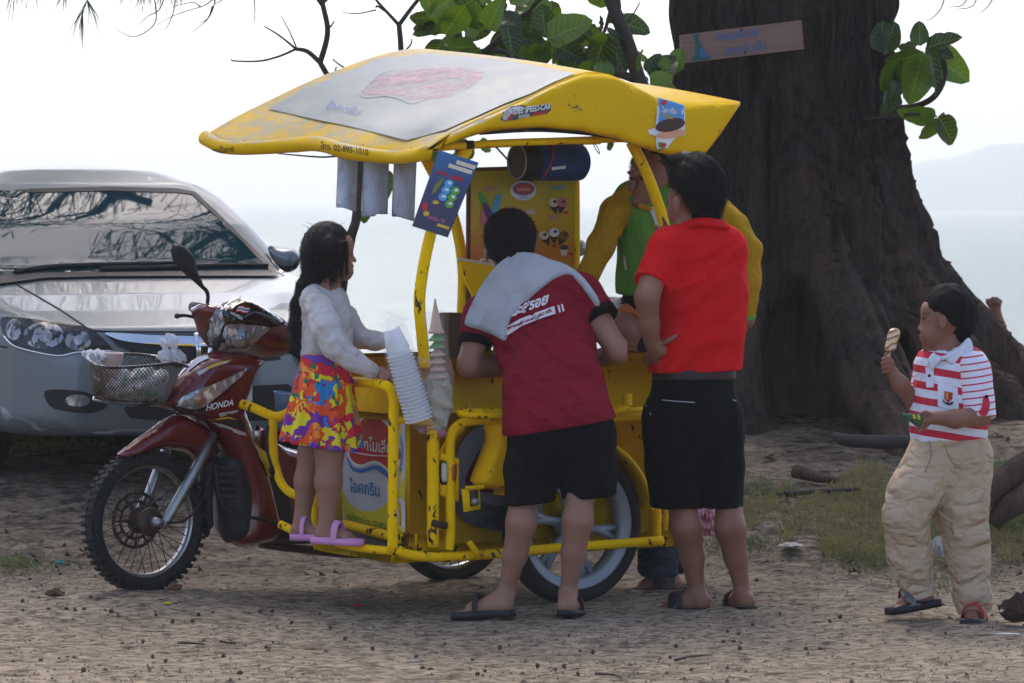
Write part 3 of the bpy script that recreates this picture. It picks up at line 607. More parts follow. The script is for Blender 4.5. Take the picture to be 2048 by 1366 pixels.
grass('tall_grass', 1600, patch2, .075, (112, 132, 70), 'taller greener grass by the root at the right edge', 4)
def patch3(r):
    c = r.choice([(1500, 845, 40, 12), (1560, 790, 20, 8), (110, 885, 90, 10), (30, 1130, 60, 20), (1990, 800, 60, 30), (1740, 1120, 70, 20), (1900, 1150, 90, 40), (1480, 1090, 60, 20), (1540, 975, 60, 20)]); return (r.gauss(c[0], c[2]*.6), r.gauss(c[1], c[3]*.6))
grass('grass_tuft', 2600, patch3, .03, (120, 124, 66), 'sparse green tufts sprouting from the litter', 5)
# single bits of rubbish and wood
def chip(name, px, py, l_, w_, h_, col, label, cat, rz=0.0, seed=0, rough=.6, crumple=.5):
    r = random.Random(seed); p = gpt(px, py); V, Fc = [], []; nu, nv = 7, 4
    for side in (1, -1):
        for i in range(nu+1):
            for j in range(nv+1):
                u, v_ = i/nu*2-1, j/nv*2-1; k = 1-.25*abs(u*v_); n_ = r.uniform(-1, 1)*crumple
                x, y = u*l_/2*k*(1+.1*n_), v_*w_/2*k*(1+.1*n_); z = h_*(.55+.45*side*(1-max(abs(u), abs(v_))**3))*(1+.5*n_)+.004
                V.append(p+Vector((x*math.cos(rz)-y*math.sin(rz), x*math.sin(rz)+y*math.cos(rz), max(z, .002))))
    m = (nu+1)*(nv+1)
    for s_ in (0, 1):
        for i in range(nu):
            for j in range(nv):
                a = s_*m+i*(nv+1)+j; q = (a, a+nv+1, a+nv+2, a+1); Fc.append(q if s_ == 0 else q[::-1])
    return tag(mk(name, V, Fc, mat(name+'_surface', col, rough, var=.35, vs=40), smooth=False), label, cat)
chip('plastic_wrapper', 1550, 826, .11, .07, .055, (206, 200, 194), 'crumpled clear and orange plastic wrapper before the trunk', 'wrapper', .5, 1, .25, .9)
chip('plastic_wrapper', 1487, 826, .08, .05, .03, (150, 140, 136), 'small grey crumpled wrapper beside the red-shirted man', 'wrapper', .1, 2, .3, .9)
chip('paper_scrap', 1880, 1122, .11, .06, .075, (170, 160, 146), 'torn pale paper scrap between the walking boy\'s legs', 'paper', .4, 3, .8, 1)
chip('paper_scrap', 1580, 1098, .12, .09, .02, (168, 158, 146), 'flat whitish paper lying at the near edge of the grass', 'paper', .8, 4, .8, .6)
chip('plastic_bit', 716, 1216, .05, .013, .012, (170, 44, 40), 'small red plastic bit on the sand left of the sandals', 'rubbish', -.15, 5, .4, .3)
chip('plastic_bit', 335, 1211, .035, .016, .008, (222, 200, 30), 'small yellow plastic bit under the front wheel', 'rubbish', .1, 6, .4, .4)
chip('plastic_bit', 120, 1133, .04, .02, .02, (40, 130, 120), 'small teal plastic bit left of the front wheel', 'rubbish', .2, 7, .4, .8)
chip('plastic_bit', 735, 1268, .06, .012, .006, (118, 138, 138), 'thin grey green plastic strip on the open sand', 'rubbish', 0, 8, .4, .2)
chip('plastic_bit', 830, 1328, .075, .012, .006, (86, 98, 112), 'thin slate blue strip near the bottom edge', 'rubbish', -.05, 9, .4, .2)
chip('plastic_bit', 2015, 1272, .1, .02, .006, (200, 198, 196), 'white plastic strip before the coconut husk', 'rubbish', -.1, 10, .4, .4)
chip('bark_piece', 350, 1185, .06, .03, .03, (110, 80, 60), 'reddish brown bark piece below the front tyre', 'bark', .5, 11, .9, .8)
chip('bark_piece', 110, 1198, .085, .025, .03, (104, 74, 52), 'frayed brown husk piece on the sand at far left', 'bark', .5, 12, .9, .8)
chip('bark_piece', 620, 1303, .05, .012, .01, (128, 100, 78), 'pale flat wood chip on the open sand', 'bark', .05, 13, .9, .3)
chip('coconut_husk', 2040, 1252, .17, .12, .1, (58, 42, 34), 'dark fibrous coconut husk at the right edge', 'husk', .3, 14, .95, .7)
lg = mk('driftwood_log', *tube(crom([P(1668, 870, 16.9), P(1690, 880, 16.85), P(1760, 884, 16.8), P(1830, 882, 16.75), P(1900, 878, 16.7)], 5), [.018, .03, .034, .03, .026], 10), mat('wet_dark_wood', (64, 54, 48), .8, var=.3, vs=12, bump=.6, bs=40), None); tag(lg, 'dark straight driftwood log lying behind the walking boy', 'log')
st = mk('fallen_stick', *tube(crom([P(1475, 990, 15.95), P(1560, 988, 15.95), P(1640, 983, 15.95), P(1720, 978, 15.95)], 5), [.012, .013, .012, .008], 8), MAT_TWIG, None); tag(st, 'long thin stick lying along the back edge of the grass', 'stick')
st = mk('fallen_stick', *tube(crom([P(1590, 942, 16.3), P(1620, 950, 16.25), P(1660, 960, 16.2), P(1695, 966, 16.2)], 5), [.035, .03, .02, .01], 8), MAT_BARK, None); tag(st, 'stubby tapering root stick behind the grass', 'stick')
for (a, b, c_, lab) in [((1350, 1325), (1380, 1318), (1420, 1314), 'curved brown twig on the sand at the bottom centre'), ((1190, 1352), (1225, 1354), (1245, 1362), 'thin dark twig at the bottom edge'), ((440, 1287), (470, 1292), (455, 1283), 'small forked twig on the sand in the lower left'), ((355, 1290), (385, 1291), (410, 1293), 'straight thin twig on the sand at lower left')]:
    pts = [gpt(*p, .008) for p in (a, b, c_)]; tag(mk('twig', *tube(crom(pts, 4), [.005, .004, .002], 6), MAT_TWIG, None), lab, 'twig')
# ------------------------------------------------------------ silver sedan parked on the left
CZ = .27; phi = R(22); CH = Vector((math.sin(phi), -math.cos(phi), 0)); CL = Vector((math.cos(phi), math.sin(phi), 0))*1.07; CC = Vector((P(396, 690, 16.05).x, 16.05, CZ))
def cw(a, b, z): return CC+CH*a+CL*b+Vector((0, 0, z))
def poly_sdf(poly, X, Y):
    p = np.stack([X.ravel(), Y.ravel()], 1); d = bdist(poly, p); d[inside(poly, p)] *= -1; return d.reshape(X.shape).astype(np.float32)
def smax(a, b, k): h = np.clip(.5-.5*(a-b)/k, 0, 1); return a*(1-h)+b*h+k*h*(1-h)
def sm2(pl, n=5): return [(p.x, p.y) for p in crom([(x, y, 0) for x, y in pl], n, True)]
S = SDF((-4.7, -1.0, .1), (.15, 1.0, 1.65), .02)
aa, bb, zz_ = S.ax
side = [(-.03, .2), (.0, .3), (.015, .42), (.0, .56), (-.03, .64), (-.09, .695), (-.3, .765), (-.62, .835), (-.95, .89), (-1.16, .925), (-1.5, 1.16), (-1.85, 1.37), (-2.05, 1.44), (-2.35, 1.495), (-2.7, 1.51), (-3.1, 1.47), (-3.5, 1.38), (-3.95, 1.13), (-4.2, 1.04), (-4.5, 1.0), (-4.56, .7), (-4.5, .3), (-4.3, .2)]
plan = [(.02, 0), (.01, .3), (-.03, .52), (-.1, .66), (-.22, .76), (-.4, .825), (-.75, .865), (-1.5, .877), (-3.4, .877), (-4.1, .84), (-4.45, .72), (-4.56, .4), (-4.58, 0)]; plan = plan+[(x, -y) for x, y in plan[::-1][1:-1]]
frt = [(.0, .12), (.78, .14), (.83, .22), (.865, .4), (.877, .6), (.868, .74), (.835, .87), (.785, .945), (.745, 1.06), (.69, 1.19), (.615, 1.31), (.515, 1.4), (.37, 1.468), (.2, 1.5), (0, 1.51)]; frt = frt+[(-x, y) for x, y in frt[::-1][1:-1]]
sA = poly_sdf(side, *np.meshgrid(aa, zz_, indexing='ij')); sB = poly_sdf(plan, *np.meshgrid(aa, bb, indexing='ij')); sC = poly_sdf(frt, *np.meshgrid(bb, zz_, indexing='ij'))
S.v = smax(smax(np.broadcast_to(sA[:, None, :], S.v.shape), np.broadcast_to(sB[:, :, None], S.v.shape), .1), np.broadcast_to(sC[None], S.v.shape), .07)
for sgn in (-1, 1):
    for a_ in (-.9, -3.6): S.cap((a_, sgn*.62, .31), (a_, sgn*1.0, .31), .345, .345, .02, op='-')
v, q = S.mesh()
wv_ = np.array(CC)[None]+v[:, :1]*np.array(CH)+v[:, 1:2]*np.array(CL)+v[:, 2:]*np.array((0, 0, 1))
t = NT('silver_paint'); t.set(Base_Color=t.mix(t.noise(400, 2), lin((106, 114, 118)), lin((118, 126, 130))), Metallic=.5, Roughness=.36); t.b.inputs['Coat Weight'].default_value = .35; t.b.inputs['Coat Roughness'].default_value = .03; MAT_SILVER = t.m
car = empty('car', CC-CH*2.2, 'silver four-door sedan parked on the left behind the motorcycle', 'car')
body = mk('body', wv_, q, MAT_SILVER, car); CB = bvh_of(body)
t = NT('windscreen_glass'); t.set(Base_Color=(.008, .042, .05), Roughness=.02, IOR=1.52); MAT_WS = t.m
t = NT('dark_lens'); t.set(Base_Color=t.mix(t.noise(24, 4, dist=1), (.008, .009, .011), (.05, .052, .058)), Roughness=.12, IOR=1.4); MAT_LENS = t.m
def facet(name, sc=55, lo=.02, hi=.75, metal=.55):
    """cut reflector behind clear lens: bright and dark facets"""
    t = NT(name); vc = t.vor(sc, t.map((1, 1, .55)), out='Color'); s_ = t.n('ShaderNodeSeparateColor'); t.l(vc, s_.inputs[0]); f_ = t.math('MULTIPLY', s_.outputs[0], t.noise(14, 3)); t.set(Base_Color=t.ramp(f_, [(.1, lo), (.3, .3), (.5, hi)]), Metallic=metal, Roughness=.12); t.b.inputs['Coat Weight'].default_value = 1; t.b.inputs['Coat Roughness'].default_value = .02; t.bump(vc, .25, .01); return t.m
MAT_BLACKP = mat('black_plastic', (26, 27, 29), .5, var=.2); MAT_CHROME = mat('chrome', (215, 220, 224), .1, 1.0, var=.05); MAT_STEEL = mat('lamp_ring_steel', (120, 122, 125), .3, .8); MAT_GAP = mat('panel_gap', (24, 25, 27), .7)
MAT_RUB = mat('tyre_rubber', (33, 31, 30), .85, var=.3, vs=15, bump=.3, bs=90); MAT_CLEAR = facet('clear_lens', 70, .22, .8, .3)
ws = decal('windscreen', sm2([(-70, 398), (60, 386), (220, 382), (355, 386), (384, 390), (430, 430), (485, 484), (540, 538), (534, 545), (400, 546), (200, 548), (30, 552), (-70, 558)], 3), CB, MAT_WS, car, .009, 13)
decal('windscreen_rim', [(-70, 392), (60, 381), (220, 377), (352, 380), (374, 384), (390, 388), (434, 428), (490, 484), (548, 540), (556, 552), (546, 552), (535, 541), (484, 487), (428, 433), (383, 393), (355, 389), (220, 385), (60, 389), (-70, 401)], CB, MAT_BLACKP, car, .012, 10)
decal('cowl', [(-60, 560), (30, 551), (200, 547), (400, 545), (548, 543), (560, 552), (545, 556), (400, 556), (200, 557), (90, 560), (0, 572)], CB, MAT_BLACKP, car, .012, 9)
MAT_SEAL = mat('door_glass', (60, 66, 70), .1, coat=1)
decal('quarter_glass', [(556, 540), (530, 505), (546, 512), (572, 548), (566, 552)], CB, MAT_SEAL, car, .005, 10)
# wipers
for pl in ([(30, 552), (90, 541), (180, 536), (300, 533), (390, 531)], [(200, 545), (330, 541), (440, 537), (535, 537)]):
    pts = [onto(x, y, CB, .02) for x, y in pl]; mk('wiper', *tube(crom([p for p in pts if p], 4), [.016, .012, .009], 6), MAT_BLACKP, car)
# hood shut line, fender line
for nm, pl in (('hood_line', [(8, 556), (60, 585), (120, 620), (165, 650), (192, 662), (300, 664), (420, 664), (520, 660), (585, 650)]), ('bumper_line', [(-20, 690), (2, 693), (14, 694)])):
    pts = [p for p in (onto(x, y, CB, .001) for x, y in [(p.x, p.y) for p in crom([(x, y, 0) for x, y in pl], 6)]) if p]; mk(nm, *tube(pts, .0045, 5), MAT_GAP, car)
hl = decal('headlight', sm2([(2, 640), (20, 635), (70, 640), (130, 648), (175, 656), (200, 672), (222, 695), (222, 702), (190, 702), (150, 704), (120, 711), (80, 704), (30, 690), (8, 668)], 4), CB, MAT_LENS, car, .005, 10)
MAT_SMOKE = facet('smoky_reflector', 60, .01, .3, .6)
def ring(cx, cy, rx, ry, n=22): return [(cx+rx*math.cos(2*math.pi*k/n), cy+ry*math.sin(2*math.pi*k/n)) for k in range(n)]
for nm, c_, rx, ry in (('projector', (88, 672), 40, 25), ('reflector', (156, 682), 26, 19), ('indicator', (30, 660), 15, 20)): decal(nm, ring(*c_, rx, ry), CB, MAT_SMOKE, hl, .008, 6)
for nm, c_, rx, ry in (('bulb', (92, 674), 13, 12), ('bulb', (156, 682), 9, 9)): decal(nm, ring(*c_, rx, ry), CB, MAT_CLEAR, hl, .011, 4)
pts = [p for p in (onto(x, y, CB, .006) for x, y in ((222, 702), (190, 703), (150, 706), (120, 712), (80, 706), (30, 692), (10, 672))) if p]; mk('lamp_edge', *tube(crom(pts, 4), .005, 6), MAT_CHROME, hl)
g_ = decal('grille', [(212, 668), (300, 669), (420, 669), (560, 664), (560, 720), (500, 726), (420, 728), (330, 722), (262, 705), (232, 690)], CB, MAT_BLACKP, car, .005, 12)
decal('chrome_bar', sm2([(212, 668), (300, 673), (380, 675), (405, 677), (405, 692), (380, 693), (310, 690), (250, 684), (226, 678)], 3), CB, MAT_CHROME, g_, .012, 10)
for s_ in (-1, 1): mk('emblem', *tube(crom([onto(405+s_*15, 672, CB, .02), onto(405+s_*12, 695, CB, .03), onto(405+s_*10, 718, CB, .02)], 4), [.012, .014, .01], 8, flat=.6), MAT_CHROME, g_)
mk('emblem', *tube([onto(394, 694, CB, .03), onto(416, 694, CB, .03)], .01, 8), MAT_CHROME, g_)
fr = decal('fog_recess', sm2([(90, 782), (140, 780), (190, 790), (215, 812), (180, 826), (130, 822), (100, 812)], 3), CB, MAT_BLACKP, car, .005, 10)
decal('fog_lamp', ring(155, 801, 24, 12), CB, MAT_CLEAR, fr, .009, 5); decal('fog_bezel', [*ring(155, 801, 29, 16), *ring(155, 801, 25, 12.5)[::-1]], CB, MAT_CHROME, fr, .008, 5) if False else None
decal('lower_intake', sm2([(252, 812), (300, 806), (420, 806), (560, 800), (600, 800), (600, 835), (420, 842), (280, 838), (255, 830)], 3), CB, MAT_BLACKP, car, .005, 12)
decal('bumper_groove', [(500, 772), (575, 768), (588, 778), (590, 800), (500, 805)], CB, MAT_BLACKP, car, .006, 12)
decal('number_plate', [(470, 726), (503, 724), (503, 802), (470, 806)], CB, mat('plate_white', (196, 194, 188), .6), car, .012, 14)
decal('bumper_lip', [(3, 812), (60, 840), (110, 851), (260, 856), (420, 856), (590, 848), (590, 854), (420, 864), (200, 866), (80, 860), (10, 838)], CB, mat('lip_grey', (150, 153, 157), .4, .5), car, .006, 14)
# mirror on the far side
mm = [(536, 494), (560, 494), (585, 496), (598, 508), (601, 522), (592, 538), (575, 545), (560, 538), (545, 520)]
mb = mk('side_mirror', *inflate(sm2(mm, 4), lambda x, y, h: P(x, y, 16.95-h), .07, 26, 9), MAT_SILVER, car)
MB_ = bvh_of(mb); decal('mirror_base', [(556, 528), (599, 520), (592, 537), (575, 544), (562, 538)], MB_, MAT_BLACKP, mb, .003, 8)
for sgn in (-1, 1):
    for a_ in (-.9, -3.6):
        c_ = cw(a_, sgn*.76, .31); w_ = mk('wheel', *lathe([(.17, -.09), (.24, -.1), (.29, -.1), (.308, -.08), (.312, 0), (.308, .08), (.29, .1), (.24, .1), (.17, .09)], c_, CL, 40), MAT_RUB, car)
        mk('rim', *lathe([(.001, .05*sgn), (.05, .06*sgn), (.07, .03*sgn), (.16, .05*sgn), (.2, .085*sgn), (.21, .05*sgn)], c_, CL, 30), MAT_CHROME, w_)
# ------------------------------------------------------------ motorcycle (front turned towards the viewer's left)
class Fr:
    """vehicle frame: u forward, w to its left (towards the viewer), z up"""
    def __init__(s, O, ang):
        s.O = Vector(O); s.F = Vector((-math.cos(ang), -math.sin(ang), 0)); s.N = Vector((math.sin(ang), -math.cos(ang), 0))
    def at(s, u, w_, z): return s.O+s.F*u+s.N*w_+Vector((0, 0, z-s.O.z))
    def uv(s, px, py, w_=0.0):
        k = (px-CX)/FPX; b = s.O+s.N*w_; u = (b.x-k*b.y)/(k*s.F.y-s.F.x); d = b.y+u*s.F.y
        return u, CAMH-(py-HY)/FPX*d
    def pt(s, px, py, w_=0.0): u, z = s.uv(px, py, w_); return s.at(u, w_, z)
    def pillow(s, poly, w0, h, rr=.03, res=.02, n=4, back=None, edge=0.0):
        """rounded plate whose outline was read off in pixels, lying in the plane w0"""
        pl = [s.uv(x, y, w0) for x, y in poly]
        if n: pl = sm2(pl, n)
        return inflate(pl, lambda u, z, k: s.at(u, w0+k, z), h, rr, res, back, edge)
    def pipe(s, pl, r, w0=None, n=5, seg=10): return tube(crom([s.pt(x, y, (e[0] if e else w0)) for x, y, *e in pl], n), r, seg)
V0 = Fr((P(902, 1163, 14.187).x, 14.187, 0), R(32))
MAT_RED = mat('dark_red_gloss_plastic', (94, 6, 16), .22, var=.1, coat=.6)
MAT_MATTE = mat('matt_black_plastic', (30, 30, 32), .6, var=.25, vs=20); MAT_GLOSSB = mat('gloss_black_plastic', (16, 16, 18), .12, coat=1)
MAT_STEEL = mat('dull_fork_steel', (150, 150, 150), .38, .8, var=.2, vs=25); MAT_RUSTM = mat('rusty_metal', (74, 60, 52), .7, .5, var=.35, vs=30); MAT_RIM = mat('rim_alloy', (150, 150, 148), .3, .9, var=.2)
MAT_SILVERD = mat('silver_decal', (176, 172, 168), .3, .3); MAT_YDEC = mat('yellow_decal', (206, 170, 20), .35); MAT_WHITE = mat('white_print', (225, 225, 222), .5); MAT_REDP = mat('red_print', (190, 34, 40), .5); MAT_NAVY = mat('navy_print', (34, 44, 110), .5)
u_f, z_f = V0.uv(290, 1042, 0)
VF = Fr(V0.at(u_f, 0, 0), R(41))
moto = empty('motorcycle', V0.at(.7, 0, 0), 'dark red motorcycle with black wire front basket, coupled to the yellow ice cream cart', 'motorcycle')
def wheel(parent, fr, u, w_, z, Rt, wd, rim_r, spokes=True, knobs=True):
    c = fr.at(u, w_, z); ax = fr.N
    prof = [(rim_r, -wd*.36), (rim_r+.02, -wd*.5), (Rt-.03, -wd*.52), (Rt-.008, -wd*.36), (Rt, 0), (Rt-.008, wd*.36), (Rt-.03, wd*.52), (rim_r+.02, wd*.5), (rim_r, wd*.36)]
    g = Geo().add(*lathe(prof, c, ax, 56))
    if knobs:
        nb = 54; e1 = fr.F; e2 = Vector((0, 0, 1))
        for k in range(nb):
            a = 2*math.pi*k/nb
            for s_, da in ((-.3, 0), (.3, .5*2*math.pi/nb)):
                dr = e1*math.cos(a+da)+e2*math.sin(a+da); tg = e2*math.cos(a+da)-e1*math.sin(a+da)
                g.add(*box(c+dr*(Rt-.001)+ax*wd*s_, tg*.0075, ax*wd*.2, dr*.0035))
                g.add(*box(c+dr*(Rt-.02)+ax*wd*s_*1.62, tg*.005, ax*.003, dr*.012))
    wh = g.build('wheel', MAT_RUB, parent, smooth=not knobs)
    if spokes:
        mk('rim', *lathe([(rim_r-.012, -.012), (rim_r-.004, -.018), (rim_r+.006, -.02), (rim_r+.006, .02), (rim_r-.004, .018), (rim_r-.012, .012)], c, ax, 56, True), MAT_RIM, wh)
        g = Geo(); e1 = fr.F; e2 = Vector((0, 0, 1))
        for k in range(36):
            a = 2*math.pi*k/36; b = a+(1 if k % 2 else -1)*.52; s_ = .03 if k % 4 < 2 else -.03
            g.add(*tube([c+(e1*math.cos(b)+e2*math.sin(b))*.042+ax*s_, c+(e1*math.cos(a)+e2*math.sin(a))*(rim_r-.01)], .0019, 5))
        for k in range(0): pass
        sp = g.build('spoke', MAT_RUSTM, wh); tag(sp, kind='stuff')
        mk('hub', *lathe([(.001, .052), (.018, .054), (.03, .045), (.052, .04), (.056, .03), (.03, .02), (.03, -.03), (.05, -.035), (.05, -.05), (.001, -.052)], c, ax, 30), MAT_RUSTM, wh)
    return wh, c
fw, fc = wheel(moto, VF, 0, 0, z_f, .27, .072, .215)
# brake disc with slots
g = Geo()
for r0, r1 in ((.098, .112), (.066, .078)): g.add(*lathe([(r0, -.064), (r1, -.064), (r1, -.06), (r0, -.06)], fc, VF.N, 40, True))
for k in range(12):
    a = k*math.pi/6; dr = VF.F*math.cos(a)+Vector((0, 0, 1))*math.sin(a); g.add(*tube([fc+dr*.075-VF.N*.062, fc+dr*.1-VF.N*.062], .006, 5))
for k in range(5):
    a = k*1.257; dr = VF.F*math.cos(a)+Vector((0, 0, 1))*math.sin(a); g.add(*tube([fc+dr*.03-VF.N*.058, fc+dr*.07-VF.N*.062], .008, 5))
g.build('brake_disc', MAT_RUSTM, moto)
fk = mk('fork_leg', *tube([VF.pt(326, 1058, .075), VF.pt(332, 1042, .075), VF.pt(392, 938, .075), VF.pt(428, 868, .07)], [.012, .021, .021, .017], 14), MAT_STEEL, moto)
mk('axle_clamp', *tube([fc+VF.N*.05, fc+VF.N*.1], [.022, .016], 12), MAT_STEEL, fk)
mk('fork_leg', *tube([VF.pt(270, 1040, -.08), VF.pt(300, 985, -.08), VF.pt(322, 925, -.08), VF.pt(352, 850, -.07)], [.02, .021, .019], 12), MAT_STEEL, moto)
# front mudguard: shell bent round the wheel
poly = [(237, 908), (266, 884), (304, 857), (348, 829), (391, 840), (425, 869), (429, 888), (418, 917), (403, 936), (394, 927), (377, 908), (348, 900), (304, 900), (266, 915), (244, 917)]
fend = mk('front_mudguard', *VF.pillow(poly, .01, .062, .055, .016), MAT_RED, moto)
mk('mud_flap', *VF.pillow([(402, 925), (426, 905), (430, 930), (424, 1000), (419, 1070), (404, 1062), (400, 1000)], .0, .05, .02, .03), MAT_MATTE, moto)
# dark engine and frame behind the shield
mk('engine', *V0.pillow([(430, 920), (470, 900), (560, 930), (700, 960), (760, 1000), (740, 1060), (640, 1085), (560, 1088), (478, 1085), (446, 1080), (436, 1020)], -.02, .1, .05, .03), MAT_MATTE, moto)
g = Geo()
for k in range(5): g.add(*V0.pipe([(438, 935+k*14), (470, 938+k*14)], .007, .08))
g.build('cooling_fin', MAT_RUSTM, moto)
mk('exhaust_pipe', *V0.pipe([(520, 1088), (600, 1098), (720, 1106), (900, 1090)], [.016, .018, .03], -.05), MAT_RUSTM, moto)
# red leg shield and front cover
shield = mk('leg_shield', *V0.pillow([(318, 803), (345, 768), (372, 737), (398, 714), (420, 705), (455, 703), (512, 712), (524, 722), (508, 742), (492, 785), (482, 812), (490, 838), (503, 872), (522, 915), (538, 960), (552, 1020), (562, 1062), (530, 1086), (470, 1092), (467, 1050), (472, 990), (456, 930), (440, 890), (424, 862), (405, 842), (362, 828), (326, 816)], .0, .1, .07, .016), MAT_RED, moto)
SHB = bvh_of(shield)
mk('side_fairing', *V0.pillow([(512, 850), (560, 890), (640, 905), (740, 900), (780, 950), (720, 1010), (660, 1045), (600, 1062), (552, 1062), (540, 1000), (525, 930)], -.02, .11, .06, .02), MAT_RED, moto)
mk('seat', *V0.pillow([(660, 800), (760, 770), (900, 762), (1030, 770), (1040, 800), (940, 815), (760, 820)], -.02, .12, .05, .03), MAT_MATTE, moto)
mk('tail_fairing', *V0.pillow([(690, 815), (900, 815), (1050, 790), (1070, 815), (950, 880), (760, 890)], -.02, .1, .06, .03), MAT_RED, moto)
wheel(moto, V0, 0, 0, .268, .27, .085, .215, spokes=True, knobs=False)
mk('rear_mudguard', *V0.pillow([(820, 900), (980, 890), (1040, 960), (1010, 960), (960, 910), (850, 915), (800, 980), (790, 960)], 0, .05, .03, .03), MAT_MATTE, moto)
sl_ = decal('signal_lens', sm2([(352, 808), (372, 790), (402, 778), (440, 762), (478, 744), (492, 738), (482, 752), (456, 775), (430, 796), (404, 814), (382, 816), (360, 812)], 3), SHB, MAT_CLEAR, shield, .005, 7)
p = onto(398, 798, SHB, .006); mk('signal_bulb', *lathe([(.001, .012), (.012, .01), (.022, .004), (.026, .001)], p, V0.N, 16), mat('bulb_amber', (150, 110, 90), .15, .3, coat=1), shield)
decal('lens_bezel', [(345, 812), (352, 806), (372, 787), (402, 775), (440, 759), (480, 740), (494, 735), (480, 741), (440, 762), (402, 779), (373, 791), (356, 808), (362, 815), (383, 819), (406, 817), (432, 799), (458, 778), (485, 752), (460, 782), (434, 804), (408, 822), (383, 824), (358, 820)], SHB, MAT_GLOSSB, shield, .006, 7)
print_text('maker_lettering', 'HONDA', (439, 810), (14.5, -2.8), (3.2, -17), SHB, MAT_WHITE, shield, .005, .02)
decal('stripe', [(417, 838), (440, 825), (476, 820), (474, 824), (445, 832)], SHB, MAT_SILVERD, shield, .004, 6)
decal('stripe', [(418, 840), (445, 833), (458, 833), (475, 840), (458, 836), (446, 837)], SHB, MAT_YDEC, shield, .006, 5)
decal('stripe', [(424, 842), (448, 848), (490, 866), (492, 872), (478, 868), (440, 852)], SHB, MAT_SILVERD, shield, .005, 6)
decal('stripe', [(446, 838), (462, 836), (484, 842), (490, 862), (452, 848)], SHB, MAT_GLOSSB, shield, .004, 6)
decal('stripe', [(395, 745), (425, 731), (462, 722), (452, 727), (420, 738), (398, 752)], SHB, MAT_SILVERD, shield, .004, 6)
decal('stripe', [(412, 737), (434, 727), (466, 720), (436, 730), (414, 741)], SHB, MAT_YDEC, shield, .006, 6)
decal('sticker', [(375, 736), (398, 716), (416, 712), (418, 718), (400, 726), (378, 744)], SHB, mat('pale_sticker', (150, 165, 190), .25), shield, .005, 6)
decal('side_panel', [(507, 886), (522, 898), (541, 910), (543, 955), (534, 952), (522, 922)], SHB, MAT_YDEC, shield, .006, 8, dflt=13.6)
# handlebar cover with lamp, visor, mirror
cowl = mk('handlebar_cover', *VF.pillow([(398, 613), (410, 606), (436, 611), (470, 597), (500, 604), (540, 625), (564, 645), (580, 664), (590, 690), (584, 702), (560, 713), (520, 716), (487, 703), (442, 703), (430, 695), (416, 674), (405, 642), (398, 624)], -.03, .115, .06, .014), MAT_RED, moto); CBV = bvh_of(cowl)
lamp = decal('headlight', sm2([(449, 650), (469, 648), (510, 650), (538, 655), (524, 670), (506, 686), (489, 701), (442, 698), (440, 690), (444, 668)], 3), CBV, MAT_CLEAR, cowl, .006, 6)
p = onto(478, 676, CBV, .007); mk('reflector', *lathe([(.001, .008), (.01, .01), (.018, .003), (.034, .008), (.04, .002)], p, (EYE-p).normalized(), 18), mat('lamp_mirror', (120, 122, 124), .12, .9), lamp)
decal('position_lamp', sm2([(437, 614), (447, 633), (452, 648), (443, 664), (426, 687), (420, 684), (416, 660), (421, 640)], 3), CBV, MAT_CLEAR, cowl, .006, 6)
decal('lamp_bezel', [(434, 612), (440, 612), (450, 633), (455, 646), (452, 652), (447, 636), (437, 617), (424, 641), (419, 660), (423, 686), (418, 686), (413, 660), (419, 639)], CBV, MAT_GLOSSB, cowl, .008, 6)
decal('headlight_bezel', [(446, 652), (449, 646), (469, 644), (510, 646), (542, 652), (541, 655), (510, 650), (469, 648), (452, 650), (446, 668), (443, 690), (440, 690), (443, 668)], CBV, MAT_GLOSSB, cowl, .009, 6)
vis = mk('visor', *inflate(sm2([(444, 624), (452, 612), (473, 597), (482, 600), (506, 608), (536, 625), (564, 645), (562, 650), (540, 653), (510, 648), (478, 645), (455, 648), (449, 636)], 3), (lambda x, y, k: onto_in(x, y, CBV, .01, (500, 640))+VF.N*k), .008, 8, 5), MAT_GLOSSB, cowl); VB = bvh_of(vis)
for k, (m_, y0) in enumerate(((MAT_REDP, 0), (MAT_WHITE, 2.2), (MAT_NAVY, 4), (MAT_WHITE, 7.2), (MAT_REDP, 9))):
    h_ = (2.6, 2.2, 3.6, 2.2, 2.8)[k]; decal('flag_stripe', [(477-y0*.55, 614+y0), (485-y0*.55, 613+y0), (492-y0*.55, 616+y0), (501-y0*.55, 616+y0), (501-(y0+h_)*.55, 616+y0+h_), (492-(y0+h_)*.55, 616+y0+h_), (485-(y0+h_)*.55, 613+y0+h_), (477-(y0+h_)*.55, 614+y0+h_)], VB, m_, vis, .0035+.0004*k, 4)
print_text('maker_lettering', 'HONDA', (472, 632), (6.6, 3.0), (1.5, -7.5), VB, MAT_WHITE, vis, .004, .02)
mk('lamp_tape', *VF.pillow([(426, 676), (440, 672), (453, 680), (450, 686), (440, 686), (434, 702), (424, 698)], .075, .012, .01, .01, 0), MAT_MATTE, cowl)
mi = mk('mirror', *VF.pillow([(350, 486), (362, 489), (379, 502), (389, 518), (393, 540), (400, 556), (407, 572), (402, 576), (384, 560), (367, 545), (348, 523), (342, 505), (344, 491)], -.06, .022, .02, .012), MAT_MATTE, moto)
mk('mirror_stem', *VF.pipe([(404, 573), (413, 582), (416, 594), (414, 610)], .008, -.06), MAT_MATTE, mi)
mk('brake_lever', *VF.pipe([(354, 632), (370, 631), (390, 635), (404, 643)], [.009, .006, .007, .01], -.12), MAT_MATTE, moto)
mk('lever_ball', *lathe([(.0001, -.011), (.008, -.008), (.011, 0), (.008, .008), (.0001, .011)], VF.pt(354, 632, -.12), VF.F, 12), MAT_MATTE, moto)
mk('hand_grip', *tube([VF.pt(386, 614, -.18), VF.pt(404, 616, -.1)], [.021, .019], 14), MAT_MATTE, moto)
